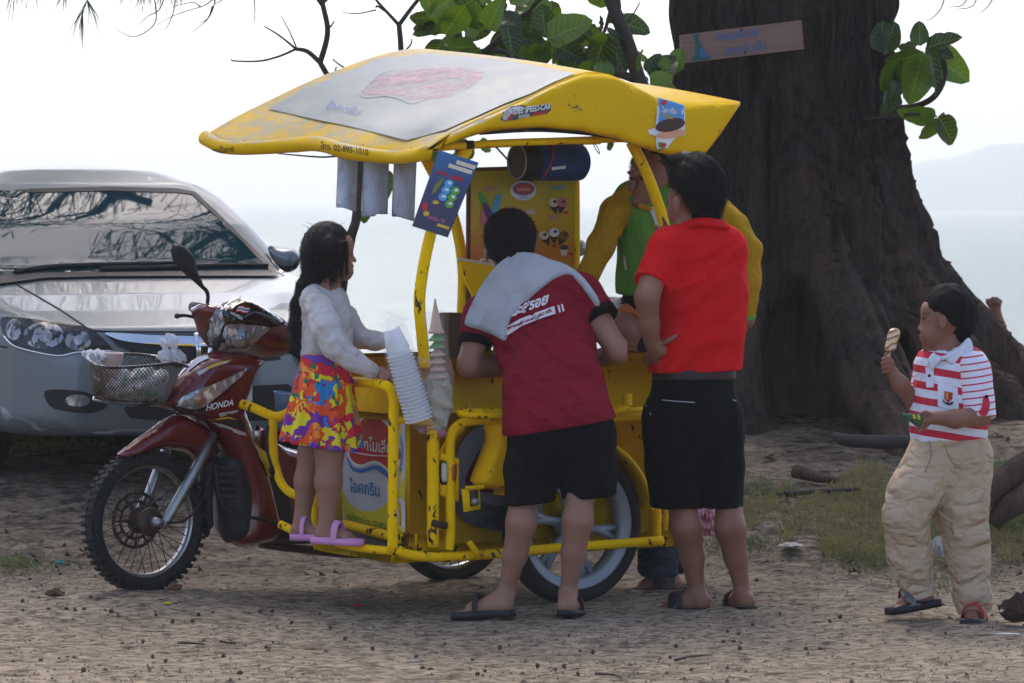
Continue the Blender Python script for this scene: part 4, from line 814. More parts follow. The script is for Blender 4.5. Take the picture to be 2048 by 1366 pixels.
mk('switch_housing', *VF.pillow([(396, 640), (404, 636), (416, 672), (430, 694), (424, 694), (408, 668)], -.1, .03, .02, .012), MAT_RED, moto)
mk('hand_grip', *tube([VF.pt(580, 676, .12), VF.pt(600, 690, .3)], [.019, .021], 14), MAT_MATTE, moto)
mk('brake_lever', *VF.pipe([(582, 664), (588, 650), (592, 640), (600, 636)], [.008, .006], .2), MAT_MATTE, moto)
mk('control_cable', *V0.pipe([(430, 930), (440, 1000), (470, 1030, .1), (530, 1040, .12), (580, 1062, .1)], .006, .1), MAT_MATTE, moto)
mk('control_cable', *VF.pipe([(335, 1045, .1), (370, 1040, .1), (405, 1000, .09), (425, 940, .06)], .005, .1), MAT_MATTE, moto)
mk('control_cable', *V0.pipe([(575, 700), (600, 715), (620, 730), (640, 745)], .008, .1), MAT_MATTE, moto)
# wire basket
rim_p = [V0.pt(201, 732, .13), V0.pt(240, 735, .13), V0.pt(300, 731, .13), V0.pt(345, 727, .13), V0.pt(376, 733, .1), V0.pt(345, 722, -.02), V0.pt(300, 711, -.13), V0.pt(240, 708, -.13), V0.pt(176, 712, -.13)]
bas = mk('basket', *tube(crom(rim_p, 5, True), .006, 8, True), MAT_GLOSSB, moto)
c_t = [V0.pt(201, 732, .13), V0.pt(366, 729, .13), V0.pt(318, 713, -.13), V0.pt(176, 712, -.13)]; c_b = [V0.pt(216, 806, .1), V0.pt(332, 806, .1), V0.pt(300, 788, -.1), V0.pt(188, 793, -.1)]
def lattice(a, b, c, d, step, r=.0016):
    """expanded-metal wall between the corners a b (top) and d c (bottom)"""
    g = Geo(); L_ = (b-a).length; H_ = (d-a).length; q = lambda s, t_: (a.lerp(b, s)).lerp(d.lerp(c, s), t_)
    n = int((L_+H_)/step)
    for k in range(n):
        o = k*step
        for sgn in (1, -1):
            s0, t0, s1, t1 = o-H_, 1.0, o, 0.0
            if s0 < 0: t0 = 1-(-s0)/H_; s0 = 0
            if s1 > L_: t1 = (s1-L_)/H_; s1 = L_
            if s1-s0 < .004: continue
            A, B = (s0/L_, t0), (s1/L_, t1)
            if sgn < 0: A, B = (1-A[0], A[1]), (1-B[0], B[1])
            g.add(*tube([q(*A), q((A[0]+B[0])/2, (A[1]+B[1])/2), q(*B)], r, 3))
    return g
for i in range(4):
    j = (i+1) % 4; w_ = lattice(c_t[i], c_t[j], c_b[j], c_b[i], .0165, .0019).build('wire_mesh', MAT_GLOSSB, bas, smooth=False); tag(w_, kind='stuff')
w_ = lattice(c_b[0], c_b[1], c_b[2], c_b[3], .02).build('wire_mesh', MAT_GLOSSB, bas, smooth=False); tag(w_, kind='stuff')
mk('bottom_wire', *tube(crom(c_b, 2, True), .006, 6, True), MAT_GLOSSB, bas)
mk('carrier_arm', *V0.pipe([(300, 808), (325, 812), (350, 822)], .008, .0), MAT_STEEL, moto)
# shopping in the basket
t = NT('thin_clear_bag'); t.set(Base_Color=lin((222, 224, 226)), Roughness=.25, IOR=1.3, Alpha=.5); t.bump(t.noise(60, 5, .7), .6, .01); MAT_BAG = t.m
t = NT('groceries'); t.set(Base_Color=t.ramp(t.noise(28, 3), [(.3, lin((150, 60, 44))), (.42, lin((205, 205, 200))), (.56, lin((196, 190, 176))), (.63, lin((70, 150, 60))), (.72, lin((206, 206, 204)))]), Roughness=.4); t.bump(t.noise(50, 4), .5, .01); MAT_GROC = t.m
S = SDF(tuple(V0.pt(265, 800, 0)-Vector((.25, .25, .1))), tuple(V0.pt(265, 740, 0)+Vector((.25, .25, .16))), .008)
for x, y, r_ in ((235, 775, .05), (262, 782, .06), (292, 776, .06), (316, 760, .05), (286, 752, .045), (246, 755, .04)): S.ell(V0.pt(x, y, 0), (r_, r_, r_*.9), .02)
S.wob(.006, (60, 60, 60), 4); v, q = S.mesh(); tag(mk('grocery_bag', v, q, MAT_GROC), 'plastic bag of groceries filling the wire basket', 'bag')
def crumple(name, c, r, seed, m, label, cat, parent=None):
    S = SDF(tuple(Vector(c)-Vector((max(r)*1.6,)*3)), tuple(Vector(c)+Vector((max(r)*1.6,)*3)), max(r)/16)
    S.ell(c, r, .01); S.wob(max(r)*.22, (2.2/max(r),)*3, seed); S.wob(max(r)*.1, (5/max(r),)*3, seed+1); v, q = S.mesh(); return tag(mk(name, v, q, m, parent), label, cat)
S = SDF(tuple(P(335, 700, 13.75)-Vector((.12, .1, .12))), tuple(P(335, 700, 13.75)+Vector((.12, .1, .12))), .005)
bp = lambda x, y: P(x, y, V0.pt(335, 700, 0).y)
S = SDF(tuple(bp(335, 700)-Vector((.12, .1, .12))), tuple(bp(335, 700)+Vector((.12, .1, .12))), .005)
S.ell(bp(334, 712), (.038, .03, .028), .012).ell(bp(342, 682), (.026, .018, .03), .006).ell(bp(330, 685), (.02, .012, .018), .008).cap(bp(350, 700), bp(364, 716), .008, .016, .006); S.wob(.005, (70, 70, 70), 8); S.wob(.002, (200, 200, 200), 9); v, q = S.mesh()
tag(mk('plastic_bag', v, q, MAT_BAG), 'knotted white plastic bag sticking up from the basket', 'bag')
cp = V0.pt(222, 725, -.02); axc = Vector((.05, 0, 1))
tag(mk('drink_cup', *lathe([(.0001, -.1), (.035, -.1), (.045, .03), (.049, .035), (.046, .04), (.043, .03), (.034, -.095), (.0001, -.095)], cp, axc, 28), mat('cardboard_cup', (205, 184, 172), .7, var=.1)), 'pinkish paper cup standing in the left end of the basket', 'cup')
crumple('plastic_bag', V0.pt(196, 712, -.02), (.052, .04, .022), 31, MAT_BAG, 'crumpled clear bag lying on the cup in the basket', 'bag')
# ------------------------------------------------------------ yellow ice cream sidecar cart
def ypaint(name, wear, base=(255, 208, 0), dk=(240, 186, 0)):
    t = NT(name); c = t.mix(t.noise(5, 5), lin(base), lin(dk)); c = t.mix(t.ramp(t.noise(3.2, 6, .7, co=t.map((1, 1, .5))), [(.55, 0.0), (.8, .4)]), c, lin((170, 120, 4)))
    chips = t.ramp(t.noise(24, 6, .62, co=t.map((1, 1, .6)), dist=.5), [(.665-.05*wear, 0.0), (.68-.05*wear, 1.0)]); spots = t.ramp(t.vor(38), [(.035*wear, 1.0), (.05*wear+.002, 0.0)])
    w_ = t.math('MAXIMUM', chips, spots); c = t.mix(w_, c, t.mix(t.noise(60), lin((44, 34, 30)), lin((92, 70, 52))))
    t.set(Base_Color=c, Roughness=t.ramp(w_, [(0, .42), (1, .85)])); t.b.inputs['Specular IOR Level'].default_value = .06
    t.bump(t.math('MULTIPLY', w_, -1), .4, .003); return t.m
MAT_Y = ypaint('yellow_enamel', .55); MAT_YW = ypaint('worn_yellow_enamel', 1.35); MAT_YB = ypaint('yellow_fibreglass', .25, (255, 204, 0), (246, 190, 0))
cart = empty('ice_cream_cart', V0.at(0, .7, 0), 'yellow ice cream sidecar cart with curved roof and glass-topped freezer box', 'cart')
WN, WF = .82, .34                                               # near and far side of the freezer box
u1, _ = V0.uv(812, 1070, WN); u2, _ = V0.uv(1300, 1070, WN)
def rbox(ua, ub, wa, wb, za, zb, bev): return box(V0.at((ua+ub)/2, (wa+wb)/2, (za+zb)/2), V0.F*abs(ub-ua)/2, V0.N*abs(wb-wa)/2, Vector((0, 0, (zb-za)/2)), bev)
zl = lambda py, w_, px=900: V0.uv(px, py, w_)[1]
z_b, z_m, z_t = zl(1078, WN, 812), zl(797, WN), zl(740, WN+.03)
fb = mk('freezer_box', *rbox(u1, u2, WF, WN, z_b, z_m+.01, .03), MAT_YB, cart); FB = bvh_of(fb)
rimb = mk('freezer_rim', *rbox(u1+.035, u2-.02, WF-.04, WN+.035, z_m-.01, z_t, .045), MAT_YB, cart); RB = bvh_of(rimb)
mk('rim_ledge', *rbox(u1+.015, u2-.005, WF-.015, WN+.015, z_m-.07, z_m-.015, .012), MAT_YB, cart)
mk('lid_frame', *rbox(u1-.01, u2+.05, WF, WN-.02, z_t-.005, z_t+.012, .006), mat('lid_frame_white', (196, 190, 176), .5), cart)
t = NT('lid_glass'); t.set(Base_Color=lin((170, 176, 172)), Roughness=.12); t.b.inputs['Coat Weight'].default_value = 1; MAT_LID = t.m
for a_, b_ in ((.05, .47), (.5, .93)): mk('glass_lid', *rbox(u1-.02+(u2-u1)*a_, u1+(u2-u1)*b_, WF+.03, WN-.05, z_t+.012, z_t+.02, .004), MAT_LID, cart)
mk('lid_hinge', *rbox(u1+.0, u1-.07, WN-.03, WN+.0, z_t+.005, z_t+.03, .005), MAT_STEEL, cart)
# painted front panel
t = NT('panel_white'); t.set(Base_Color=t.mix(t.noise(8), lin((200, 202, 204)), lin((170, 172, 176))), Roughness=.35); MAT_PW = t.m
fpn = decal('front_panel', [(684, 790), (700, 792), (795, 812), (810, 822), (812, 850), (812, 1060), (806, 1074), (796, 1076), (700, 1049), (684, 1040)], FB, MAT_PW, cart, .004, 14)
t = NT('panel_yellow_fade'); t.set(Base_Color=t.mix(t.noise(9), lin((206, 190, 20)), lin((190, 176, 40))), Roughness=.4); MAT_PYF = t.m
decal('yellow_field', sm2([(685, 945), (690, 985), (705, 1010), (730, 1022), (755, 1020), (780, 1003), (800, 975), (811, 952), (811, 1060), (805, 1072), (796, 1074), (700, 1047), (685, 1038)], 2), FB, MAT_PYF, fpn, .0055, 10)
decal('blue_arc', sm2([(799, 868), (806, 890), (806, 920), (798, 945), (802, 915), (801, 890)], 3), FB, mat('blue_spray', (96, 140, 184), .5), fpn, .0055, 6)
decal('blue_arc', sm2([(694, 905), (700, 930), (712, 945), (704, 925)], 3), FB, bpy.data.materials['blue_spray'], fpn, .0055, 6)
t = NT('logo_red'); t.set(Base_Color=t.mix(t.noise(10), lin((196, 52, 38)), lin((176, 62, 48))), Roughness=.45); MAT_LR = t.m
MAT_LB = mat('logo_blue', (40, 112, 170), .45)
decal('logo_wave', sm2([(700, 928), (712, 936), (728, 938), (745, 932), (760, 931), (772, 938), (785, 950), (797, 936), (800, 942), (786, 958), (770, 950), (757, 940), (745, 940), (728, 945), (712, 942)], 3), FB, MAT_LB, fpn, .007, 6)
decal('logo_edge', sm2([(698, 905), (708, 868), (724, 838), (742, 828), (764, 834), (782, 852), (797, 880), (802, 906), (796, 940), (786, 952), (772, 936), (757, 927), (743, 928), (727, 934), (711, 930), (701, 918)], 3), FB, MAT_WHITE, fpn, .0065, 8)
decal('logo_field', sm2([(702, 903), (711, 870), (726, 842), (742, 832), (763, 838), (780, 855), (794, 882), (799, 906), (794, 935), (785, 944), (773, 931), (757, 922), (743, 923), (727, 929), (713, 925), (704, 915)], 3), FB, MAT_LR, fpn, .008, 8)
print_text('logo_lettering', 'แมกโนเลีย', (748, 892), (19, 2.6), (0, -33), FB, MAT_WHITE, fpn, .0095, .012)
print_text('logo_lettering', 'F&N', (748, 845), (9.5, 1.4), (0, -21), FB, MAT_REDP, fpn, .0095, .02)
mk('logo_underline', *tube([onto(x, y, FB, .0095) for x, y in ((712, 904), (730, 908), (750, 911), (780, 912))], [.002, .003, .001], 5), MAT_WHITE, fpn)
print_text('panel_lettering', 'ไอศกรีม', (733, 978), (19, 3.2), (-2, -34), FB, MAT_LB, fpn, .0075, .01)
MAT_GRN = mat('green_brush_paint', (70, 104, 24), .6)
print_text('panel_lettering', 'ชนใจทาง โทร. 02-895-1010', (746, 1046), (9.0, 2.55), (0, -17), FB, MAT_GRN, fpn, .0075, .008)
# painted near side of the box, seen between the tubes
decal('side_picture', sm2([(905, 960), (915, 900), (940, 862), (980, 842), (1050, 840), (1080, 900), (1080, 1040), (1020, 1060), (950, 1050), (912, 1010)], 3), FB, mat('picture_grey', (112, 120, 128), .5), cart, .004, 14)
decal('side_picture', sm2([(930, 975), (945, 920), (968, 890), (1000, 870), (1040, 865), (1060, 930), (1060, 980), (1000, 985)], 3), FB, mat('picture_maroon', (96, 18, 28), .5), cart, .006, 14)
decal('side_picture', sm2([(905, 1000), (930, 990), (985, 1010), (1060, 1015), (1060, 1058), (960, 1055), (920, 1035)], 3), FB, mat('picture_dark', (70, 74, 80), .5), cart, .006, 14)
print_text('side_lettering', 'ไอศกรีม', (985, 1045), (24, 3), (0, -40), FB, mat('dark_blue_print', (30, 34, 60), .6), cart, .008, .01)
# tubes
WT = .96
def yp(name, pl, r, w0=WT, m=None, n=6, seg=12): return mk(name, *V0.pipe(pl, r, w0, n, seg), m or MAT_Y, cart)
yp('bottom_rail', [(797, 1100), (812, 1108), (860, 1114), (930, 1112), (1010, 1106), (1100, 1097), (1200, 1090), (1324, 1081)], .0185, WT, MAT_YW)
yp('platform_edge', [(560, 1048, .42), (600, 1066, .5), (690, 1090, .7), (740, 1098, .82), (790, 1103, .92)], .016, .5, MAT_YW)
mk('platform', [V0.pt(*p) for p in ((575, 1058, .45), (790, 1100, .93), (812, 1085, .82), (700, 1050, .36), (640, 1040, .3))]+[V0.pt(*p)-Vector((0, 0, .02)) for p in ((575, 1058, .45), (790, 1100, .93), (812, 1085, .82), (700, 1050, .36), (640, 1040, .3))], [(0, 1, 2, 3, 4), (9, 8, 7, 6, 5), (0, 5, 6, 1), (1, 6, 7, 2), (2, 7, 8, 3), (3, 8, 9, 4), (4, 9, 5, 0)], mat('worn_step_plate', (70, 64, 56), .8, .2, var=.4, vs=20), cart, smooth=False)
yp('platform_sill', [(690, 1050, .42), (800, 1078, .86)], .02, .5, MAT_YW)
yp('guard_rail', [(660, 762, .4), (720, 764, .66), (752, 766, .84), (776, 774, .92), (787, 796, .93), (787, 840, .93), (786, 950, .93), (785, 1104, .93)], .0195, .9, MAT_YW)
yp('cross_tube', [(790, 841, .93), (830, 841, .94), (868, 845, .95)], .0135)
yp('post', [(866, 1094), (866, 980), (866, 852)], .023, .95, MAT_YW)
yp('side_frame', [(897, 1100), (900, 1080), (901, 1040), (900, 930), (900, 890), (905, 864), (922, 847), (948, 841), (1000, 839), (1100, 838), (1200, 836), (1282, 832), (1292, 836)], .0185)
yp('diagonal_tube', [(880, 915, .9), (900, 880, .88), (925, 855, .86)], .014, .9)
yp('cross_tube', [(880, 912), (915, 924)], .014, .955)
lp_ = mk('lamp_plate', *V0.pillow([(879, 918), (917, 930), (917, 1004), (879, 990)], .945, .006, .004, .02, 0, edge=.004), MAT_Y, cart)
for nm, x, m_ in (('reversing_lamp', 889, mat('white_lamp', (190, 186, 170), .15, coat=1)), ('turn_lamp', 904, mat('amber_lamp', (190, 72, 14), .15, coat=1))):
    mk('lamp_housing', *V0.pillow([(x-9, 925), (x, 922), (x+8, 926), (x+8, 966), (x, 970), (x-9, 964)], .955, .012, .008, .01, 3), MAT_MATTE, lp_); mk(nm, *V0.pillow([(x-6, 928), (x, 925), (x+5, 929), (x+5, 961), (x, 965), (x-6, 960)], .965, .014, .008, .008, 3), m_, lp_)
mk('lock_bracket', *V0.pillow([(924, 978), (958, 978), (960, 1018), (928, 1024)], .98, .004, .004, .02, 0, edge=.006), MAT_YW, cart); mk('lock_plate', *V0.pillow([(940, 982), (955, 980), (955, 1010), (942, 1013)], .995, .003, .004, .02, 0, edge=.006), MAT_RUSTM, cart)
mk('lock_bolt', *lathe([(.001, .02), (.012, .018), (.016, .004), (.016, 0)], V0.pt(949, 1003, 1.0), V0.N, 10), MAT_STEEL, cart); yp('lock_bar', [(932, 976), (968, 974)], .008, 1.0, MAT_YW)
mk('hinge_knuckle', *tube([V0.pt(866, 1046, .98), V0.pt(892, 1052, .98)], .014, 10), MAT_RUSTM, cart); yp('foot_peg', [(938, 1084), (955, 1108)], .012, 1.0)
# narrow seat board along the side
mk('side_board', *V0.pillow([(912, 824), (925, 818), (1000, 815), (1180, 812), (1285, 812), (1288, 820), (1180, 824), (1000, 832), (930, 833)], .95, .05, .012, .02, 3), MAT_YW, cart)
yp('side_board_edge', [(916, 826, 1.0), (960, 832, 1.02), (1100, 830, 1.02), (1286, 820, 1.0)], .012, 1.0, MAT_YW)
yp('bracket', [(1255, 790, .9), (1255, 830, .93)], .018, .9); yp('rear_post', [(1312, 1085), (1312, 1010), (1300, 960)], .02, .9, MAT_Y); yp('rear_post', [(1330, 1082), (1332, 1010)], .012, .85); yp('rear_tube', [(1295, 1040, .8), (1345, 1036, .85), (1352, 1050, .9)], .013, .85)
# wheel of the cart: cast wheel, tyre, mudguard
swu, _ = V0.uv(1145, 1050, .91); wl, wc = wheel(cart, V0, swu, .905, .30, .305, .095, .238, spokes=False, knobs=False)
MAT_CAST = mat('grey_cast_alloy', (150, 156, 162), .45, .3, var=.15)
mk('rim', *lathe([(.205, -.03), (.215, -.036), (.238, -.04), (.245, -.045), (.245, .045), (.238, .04), (.215, .036), (.205, .03)], wc, V0.N, 48, True), MAT_CAST, wl)
g = Geo()
for k in range(6):
    a = k*math.pi/3+.2; dr = V0.F*math.cos(a)+Vector((0, 0, 1))*math.sin(a)
    for s_ in (-.11, .11):
        d2 = V0.F*math.cos(a+s_)+Vector((0, 0, 1))*math.sin(a+s_); g.add(*tube([wc+dr*.05, wc+dr*.12, wc+d2*.21], [.02, .017, .014], 8))
g.build('cast_spoke', MAT_CAST, wl); mk('hub', *lathe([(.001, .055), (.03, .055), (.045, .04), (.06, .02), (.06, -.04), (.001, -.05)], wc, V0.N, 24), MAT_CAST, wl)
prof = [(.335, -.065), (.345, -.06), (.348, 0), (.345, .06), (.335, .065), (.33, .06), (.338, 0), (.33, -.06)]; V, Fc = [], []
for k in range(31):
    a = R(8)+k/30*R(150); dr = V0.F*-math.cos(a)+Vector((0, 0, 1))*math.sin(a)
    for r_, h_ in prof: V.append(wc+dr*r_+V0.N*h_)
m_ = len(prof)
for k in range(30):
    for j in range(m_): Fc.append((k*m_+j, k*m_+(j+1) % m_, (k+1)*m_+(j+1) % m_, (k+1)*m_+j))
mk('mudguard', V, Fc, MAT_YB, cart)
mk('mudguard_chute', *V0.pillow([(976, 845), (1020, 845), (1022, 925), (1006, 965), (992, 978), (978, 978), (950, 970), (950, 952), (968, 905), (976, 880)], .93, .06, .03, .014, 3), MAT_YB, cart)
mk('rear_panel', *V0.pillow([(1225, 870), (1262, 890), (1300, 950), (1340, 1000), (1340, 1050), (1300, 1040), (1262, 960)], .7, .02, .02, .02, 0), MAT_YB, cart)
mk('frame_beam', *rbox(u1+.1, u2-.05, .3, .9, z_b-.07, z_b-.03, .01), MAT_YW, cart)
mk('axle', *tube([V0.at(swu, .3, .3), wc], .018, 10), MAT_RUSTM, cart); mk('sill_box', *rbox(u1+.02, u1-.1, .5, .93, z_b-.03, z_b+.02, .006), MAT_YW, cart)
# coupling tubes to the motorcycle
yp('coupling_tube', [(483, 808, .1), (505, 815, .14), (545, 832, .2), (562, 832, .22), (578, 824, .22), (592, 806, .2)], .019, .1, MAT_YW)
yp('coupling_tube', [(546, 836, .2), (546, 880, .2), (550, 925, .22), (562, 965, .26), (585, 988, .32), (620, 996, .4)], .017, .2, MAT_Y); yp('coupling_tube', [(628, 985, .4), (628, 1070, .45)], .015, .4, MAT_Y)
mk('tape_wrap', *tube([V0.pt(546, 935, .2), V0.pt(551, 945, .2)], .021, 10), MAT_MATTE, cart); mk('wiring', *V0.pipe([(536, 850), (534, 900), (550, 950), (560, 975)], .006, .24), MAT_MATTE, cart)
# roof posts
yp('roof_post', [(940, 292, .8), (905, 345, .82), (878, 410, .86), (856, 490, .89), (843, 560, .9), (839, 610, .9), (844, 670, .9), (850, 735, .9)], .0225, .86, MAT_YW)
yp('roof_post', [(842, 300, .05), (866, 345, .08), (895, 400, .12), (914, 460, .16), (924, 520, .2), (926, 580, .22), (920, 690, .26)], .022, .1, MAT_Y)
yp('roof_post', [(1262, 284, .8), (1288, 335, .82), (1312, 395, .84), (1328, 450, .86), (1336, 520, .86), (1334, 620, .84), (1325, 800, .82)], .0225, .82, MAT_Y)
yp('roof_beam', [(884, 294, .82), (1000, 286, .82), (1120, 282, .82), (1285, 276, .82)], .014, .82, MAT_Y); mk('tape_wrap', *tube([V0.pt(930, 290, .82), V0.pt(945, 289, .82)], .017, 10), MAT_MATTE, cart)
yp('roof_beam', [(830, 300, .0), (960, 290, .0), (1200, 282, .0)], .014, .0, MAT_Y)
# menu board at the back of the cart
t = NT('menu_print'); gz_ = t.n('ShaderNodeSeparateXYZ'); t.l(t.co, gz_.inputs[0]); zt, zb2 = zl(340, .3, 1045), zl(530, .3, 1045)
mr = t.n('ShaderNodeMapRange'); mr.inputs['From Min'].default_value = zb2; mr.inputs['From Max'].default_value = zt; t.l(gz_.outputs[2], mr.inputs[0])
t.set(Base_Color=t.mix(t.math('MULTIPLY', t.noise(30, 3), .25), t.ramp(mr.outputs[0], [(.1, lin((206, 110, 14))), (.5, lin((206, 168, 14))), (.85, lin((176, 168, 16)))]), lin((170, 130, 20))), Roughness=.4); MAT_MENU = t.m
mb_ = mk('menu_board', *V0.pillow([(940, 338), (1150, 334), (1151, 680), (938, 690)], .25, .0, .01, .05, 0, edge=.008), MAT_MENU, cart, smooth=False); MBB = bvh_of(mb_)
mk('board_frame', *V0.pipe([(1151, 335), (1152, 430), (1152, 680)], .016, .25), MAT_Y, mb_); mk('board_frame', *V0.pipe([(938, 340), (937, 430), (936, 690)], .01, .25), mat('brown_frame', (96, 50, 30), .6), mb_); mk('board_frame', *V0.pipe([(936, 340), (1040, 337), (1152, 334)], .01, .25), mat('brown_frame', (110, 66, 24), .6), mb_)
MAT_PINK = mat('pink_print', (206, 110, 130), .5); MAT_CREAM = mat('cream_print', (216, 200, 170), .5); MAT_CHOC = mat('chocolate_print', (66, 38, 30), .45); MAT_PURP = mat('purple_print', (90, 50, 110), .5); MAT_CYAN = mat('cyan_print', (70, 160, 200), .5); MAT_LGREEN = mat('green_print', (90, 160, 50), .5)
def oval(cx, cy, rx, ry, n=20, rot=0.0): return [(cx+math.cos(a)*rx*math.cos(rot)-math.sin(a)*ry*math.sin(rot), cy+math.cos(a)*rx*math.sin(rot)+math.sin(a)*ry*math.cos(rot)) for a in [2*math.pi*k/n for k in range(n)]]
decal('menu_logo', oval(1046, 381, 26, 20), MBB, MAT_WHITE, mb_, .003); decal('menu_logo', oval(1046, 378, 22, 13), MBB, MAT_LB, mb_, .004); decal('menu_logo', oval(1046, 378, 19, 11), MBB, MAT_LR, mb_, .005)
print_text('menu_lettering', 'แมกโนเลีย', (1046, 379), (6.4, 0), (0, -10), MBB, MAT_WHITE, mb_, .006); print_text('menu_lettering', 'ไอศกรีม', (1046, 395), (5.5, 0), (0, -8), MBB, MAT_LB, mb_, .005)
for cx, cy, rt, k in ((1108, 412, -.2, 0), (1122, 412, .2, 1), (1090, 477, -.45, 2), (1107, 472, 0, 3), (1124, 477, .45, 4)):
    dx, dy = math.sin(rt), -math.cos(rt); decal('menu_cone', [(cx-dx*17-dy*0, cy+17*math.cos(rt)), (cx+9*math.cos(rt), cy+9*math.sin(rt)-1), (cx-9*math.cos(rt), cy-9*math.sin(rt)-1)], MBB, MAT_CHOC, mb_, .003+.0004*k, 5); decal('menu_scoop', oval(cx+dx*7, cy+dy*7, 10, 9), MBB, (MAT_CREAM, MAT_PINK, MAT_CREAM, MAT_WHITE, mat('caramel_print', (150, 84, 44), .5))[k], mb_, .0035+.0004*k, 5); decal('menu_scoop', oval(cx+dx*9+2, cy+dy*9, 4, 3), MBB, MAT_CHOC, mb_, .006+.0004*k, 4)
for cx, cy, rt, m_ in ((968, 404, -.4, MAT_LGREEN), (992, 408, .3, MAT_CYAN), (975, 425, -.4, MAT_PURP), (968, 430, .2, MAT_PINK)): decal('menu_lolly', oval(cx, cy, 7, 22, 16, rt), MBB, m_, mb_, .003+random.random()*.002, 6)
decal('menu_cup', [(1119, 497), (1135, 497), (1132, 511), (1122, 511)], MBB, MAT_CREAM, mb_, .003); decal('menu_cup', oval(1127, 495, 9, 5), MBB, MAT_CHOC, mb_, .004)
for x, y, s_ in ((980, 378, MAT_PINK), (1115, 375, MAT_CYAN), (1108, 434, MAT_PINK), (1056, 425, MAT_WHITE)): print_text('menu_lettering', 'ไอศกรีม', (x, y), (8, -1), (0, -13), MBB, s_, mb_, .004, .02)
for x, y in ((1131, 425), (1107, 492), (1140, 508)): decal('price_dot', oval(x, y, 5, 3), MBB, MAT_REDP, mb_, .005, 3)
# raised lid flap and a carton
lf = mk('lid_flap', *V0.pillow([(917, 521), (985, 532), (1000, 560), (985, 612), (948, 596), (930, 562)], .5, .0, .01, .03, 0, edge=.01), MAT_YB, cart, smooth=False)
mk('flap_edge', *V0.pipe([(916, 519), (950, 525), (988, 532)], .009, .5), mat('cream_edge', (214, 196, 160), .6), lf)
mk('flap_handle', *V0.pipe([(958, 526), (965, 519), (978, 520), (986, 528)], .006, .5), MAT_CREAM, lf)
mk('carton', *rbox(V0.uv(893, 640, .4)[0], V0.uv(918, 640, .4)[0], .35, .42, z_t+.02, zl(627, .4, 905), .003), mat('brown_card', (96, 74, 44), .8), cart, smooth=False)
mk('round_reflector', *lathe([(.001, .02), (.022, .018), (.034, .0), (.036, -.02)], V0.pt(1160, 496, .2), V0.N, 20), MAT_STEEL, cart)
# ---- roof shell
near_t = [(852, 300), (900, 268), (960, 240), (1050, 200), (1110, 170), (1170, 147), (1215, 148), (1262, 168), (1310, 193), (1370, 207), (1430, 206), (1480, 203)]
far_t = [(410, 270), (470, 235), (540, 200), (620, 162), (700, 130), (770, 107), (830, 97), (880, 102), (930, 118), (990, 140), (1040, 150), (1090, 150)]
lip = [(852, 300), (820, 306), (790, 308), (740, 304), (690, 296), (655, 285), (625, 281), (590, 284), (540, 288), (480, 290), (440, 286), (410, 270)]
WRN, WRF = .93, -.42; NS, NT_ = 44, 30
def curve(pts, ws, n):
    q = crom([V0.pt(x, y, w_) for (x, y), w_ in zip(pts, ws)], 8); L_ = np.concatenate([[0], np.cumsum([(q[i+1]-q[i]).length for i in range(len(q)-1)])]); s_ = np.linspace(0, L_[-1], n); A = np.array([tuple(p) for p in q]); return np.stack([np.interp(s_, L_, A[:, k]) for k in range(3)], 1)
cn = curve(near_t, [WRN]*12, NS); cf = curve(far_t, [WRF]*12, NS); cl = curve(lip, list(np.linspace(WRN, WRF, 12)), NT_)
def roof(s_, t_):
    """roof skin: s from front lip to tail, t from near side to far side"""
    i = s_*(NS-1); a = int(min(i, NS-2)); f = i-a; n_ = cn[a]*(1-f)+cn[a+1]*f; r_ = cf[a]*(1-f)+cf[a+1]*f; j = t_*(NT_-1); b = int(min(j, NT_-2)); g_ = j-b; l_ = cl[b]*(1-g_)+cl[b+1]*g_
    base = n_*(1-t_)+r_*t_; base0 = cn[0]*(1-t_)+cf[0]*t_; k = max(0, 1-s_/.28)**2
    return Vector(base+(l_-base0)*k)+Vector((0, 0, .018*math.sin(math.pi*t_)*min(1, s_*4)))
t = NT('roof_paint'); yc = t.mix(t.noise(4, 5), lin((238, 190, 0)), lin((222, 172, 0)))
fade = t.ramp(t.noise(7, 7, .7, co=t.map((1.2, 1.2, 3))), [(.36, 0.0), (.6, .9)]); sepz = t.n('ShaderNodeNewGeometry'); sx2 = t.n('ShaderNodeSeparateXYZ'); t.l(sepz.outputs['Normal'], sx2.inputs[0]); sx3 = t.n('ShaderNodeSeparateXYZ'); t.l(t.co, sx3.inputs[0]); upf = t.math('MULTIPLY', t.ramp(sx2.outputs[2], [(.5, 0.0), (.82, 1.0)]), t.ramp(t.math('ADD', t.math('MULTIPLY', sx3.outputs[0], .5), .5), [(.5, 1.0), (.62, 0.0)]))
yc = t.mix(t.math('MULTIPLY', fade, upf), yc, lin((172, 166, 146))); chips = t.ramp(t.noise(15, 7, .68, co=t.map((.7, .7, 2.2)), dist=.7), [(.665, 0.0), (.68, 1.0)]); yc = t.mix(chips, yc, lin((92, 84, 78)))
yc = t.mix(t.ramp(t.noise(6, 8, .8, co=t.map((.6, .6, 5), loc=(2, 0, 1))), [(.64, 0.0), (.655, .7), (.67, 0.0)]), yc, lin((120, 92, 30)))
t.set(Base_Color=yc, Roughness=.4); t.b.inputs['Specular IOR Level'].default_value = .1; MAT_ROOF = t.m
V, Fc = [], []
for i in range(NS):
    for j in range(NT_): V.append(roof(i/(NS-1), j/(NT_-1)))
for i in range(NS):
    for j in range(NT_): V.append(V[i*NT_+j]-Vector((0, 0, .02)))
o_ = NS*NT_
for i in range(NS-1):
    for j in range(NT_-1): a = i*NT_+j; Fc.append((a, a+NT_, a+NT_+1, a+1)); Fc.append((o_+a, o_+a+1, o_+a+NT_+1, o_+a+NT_))
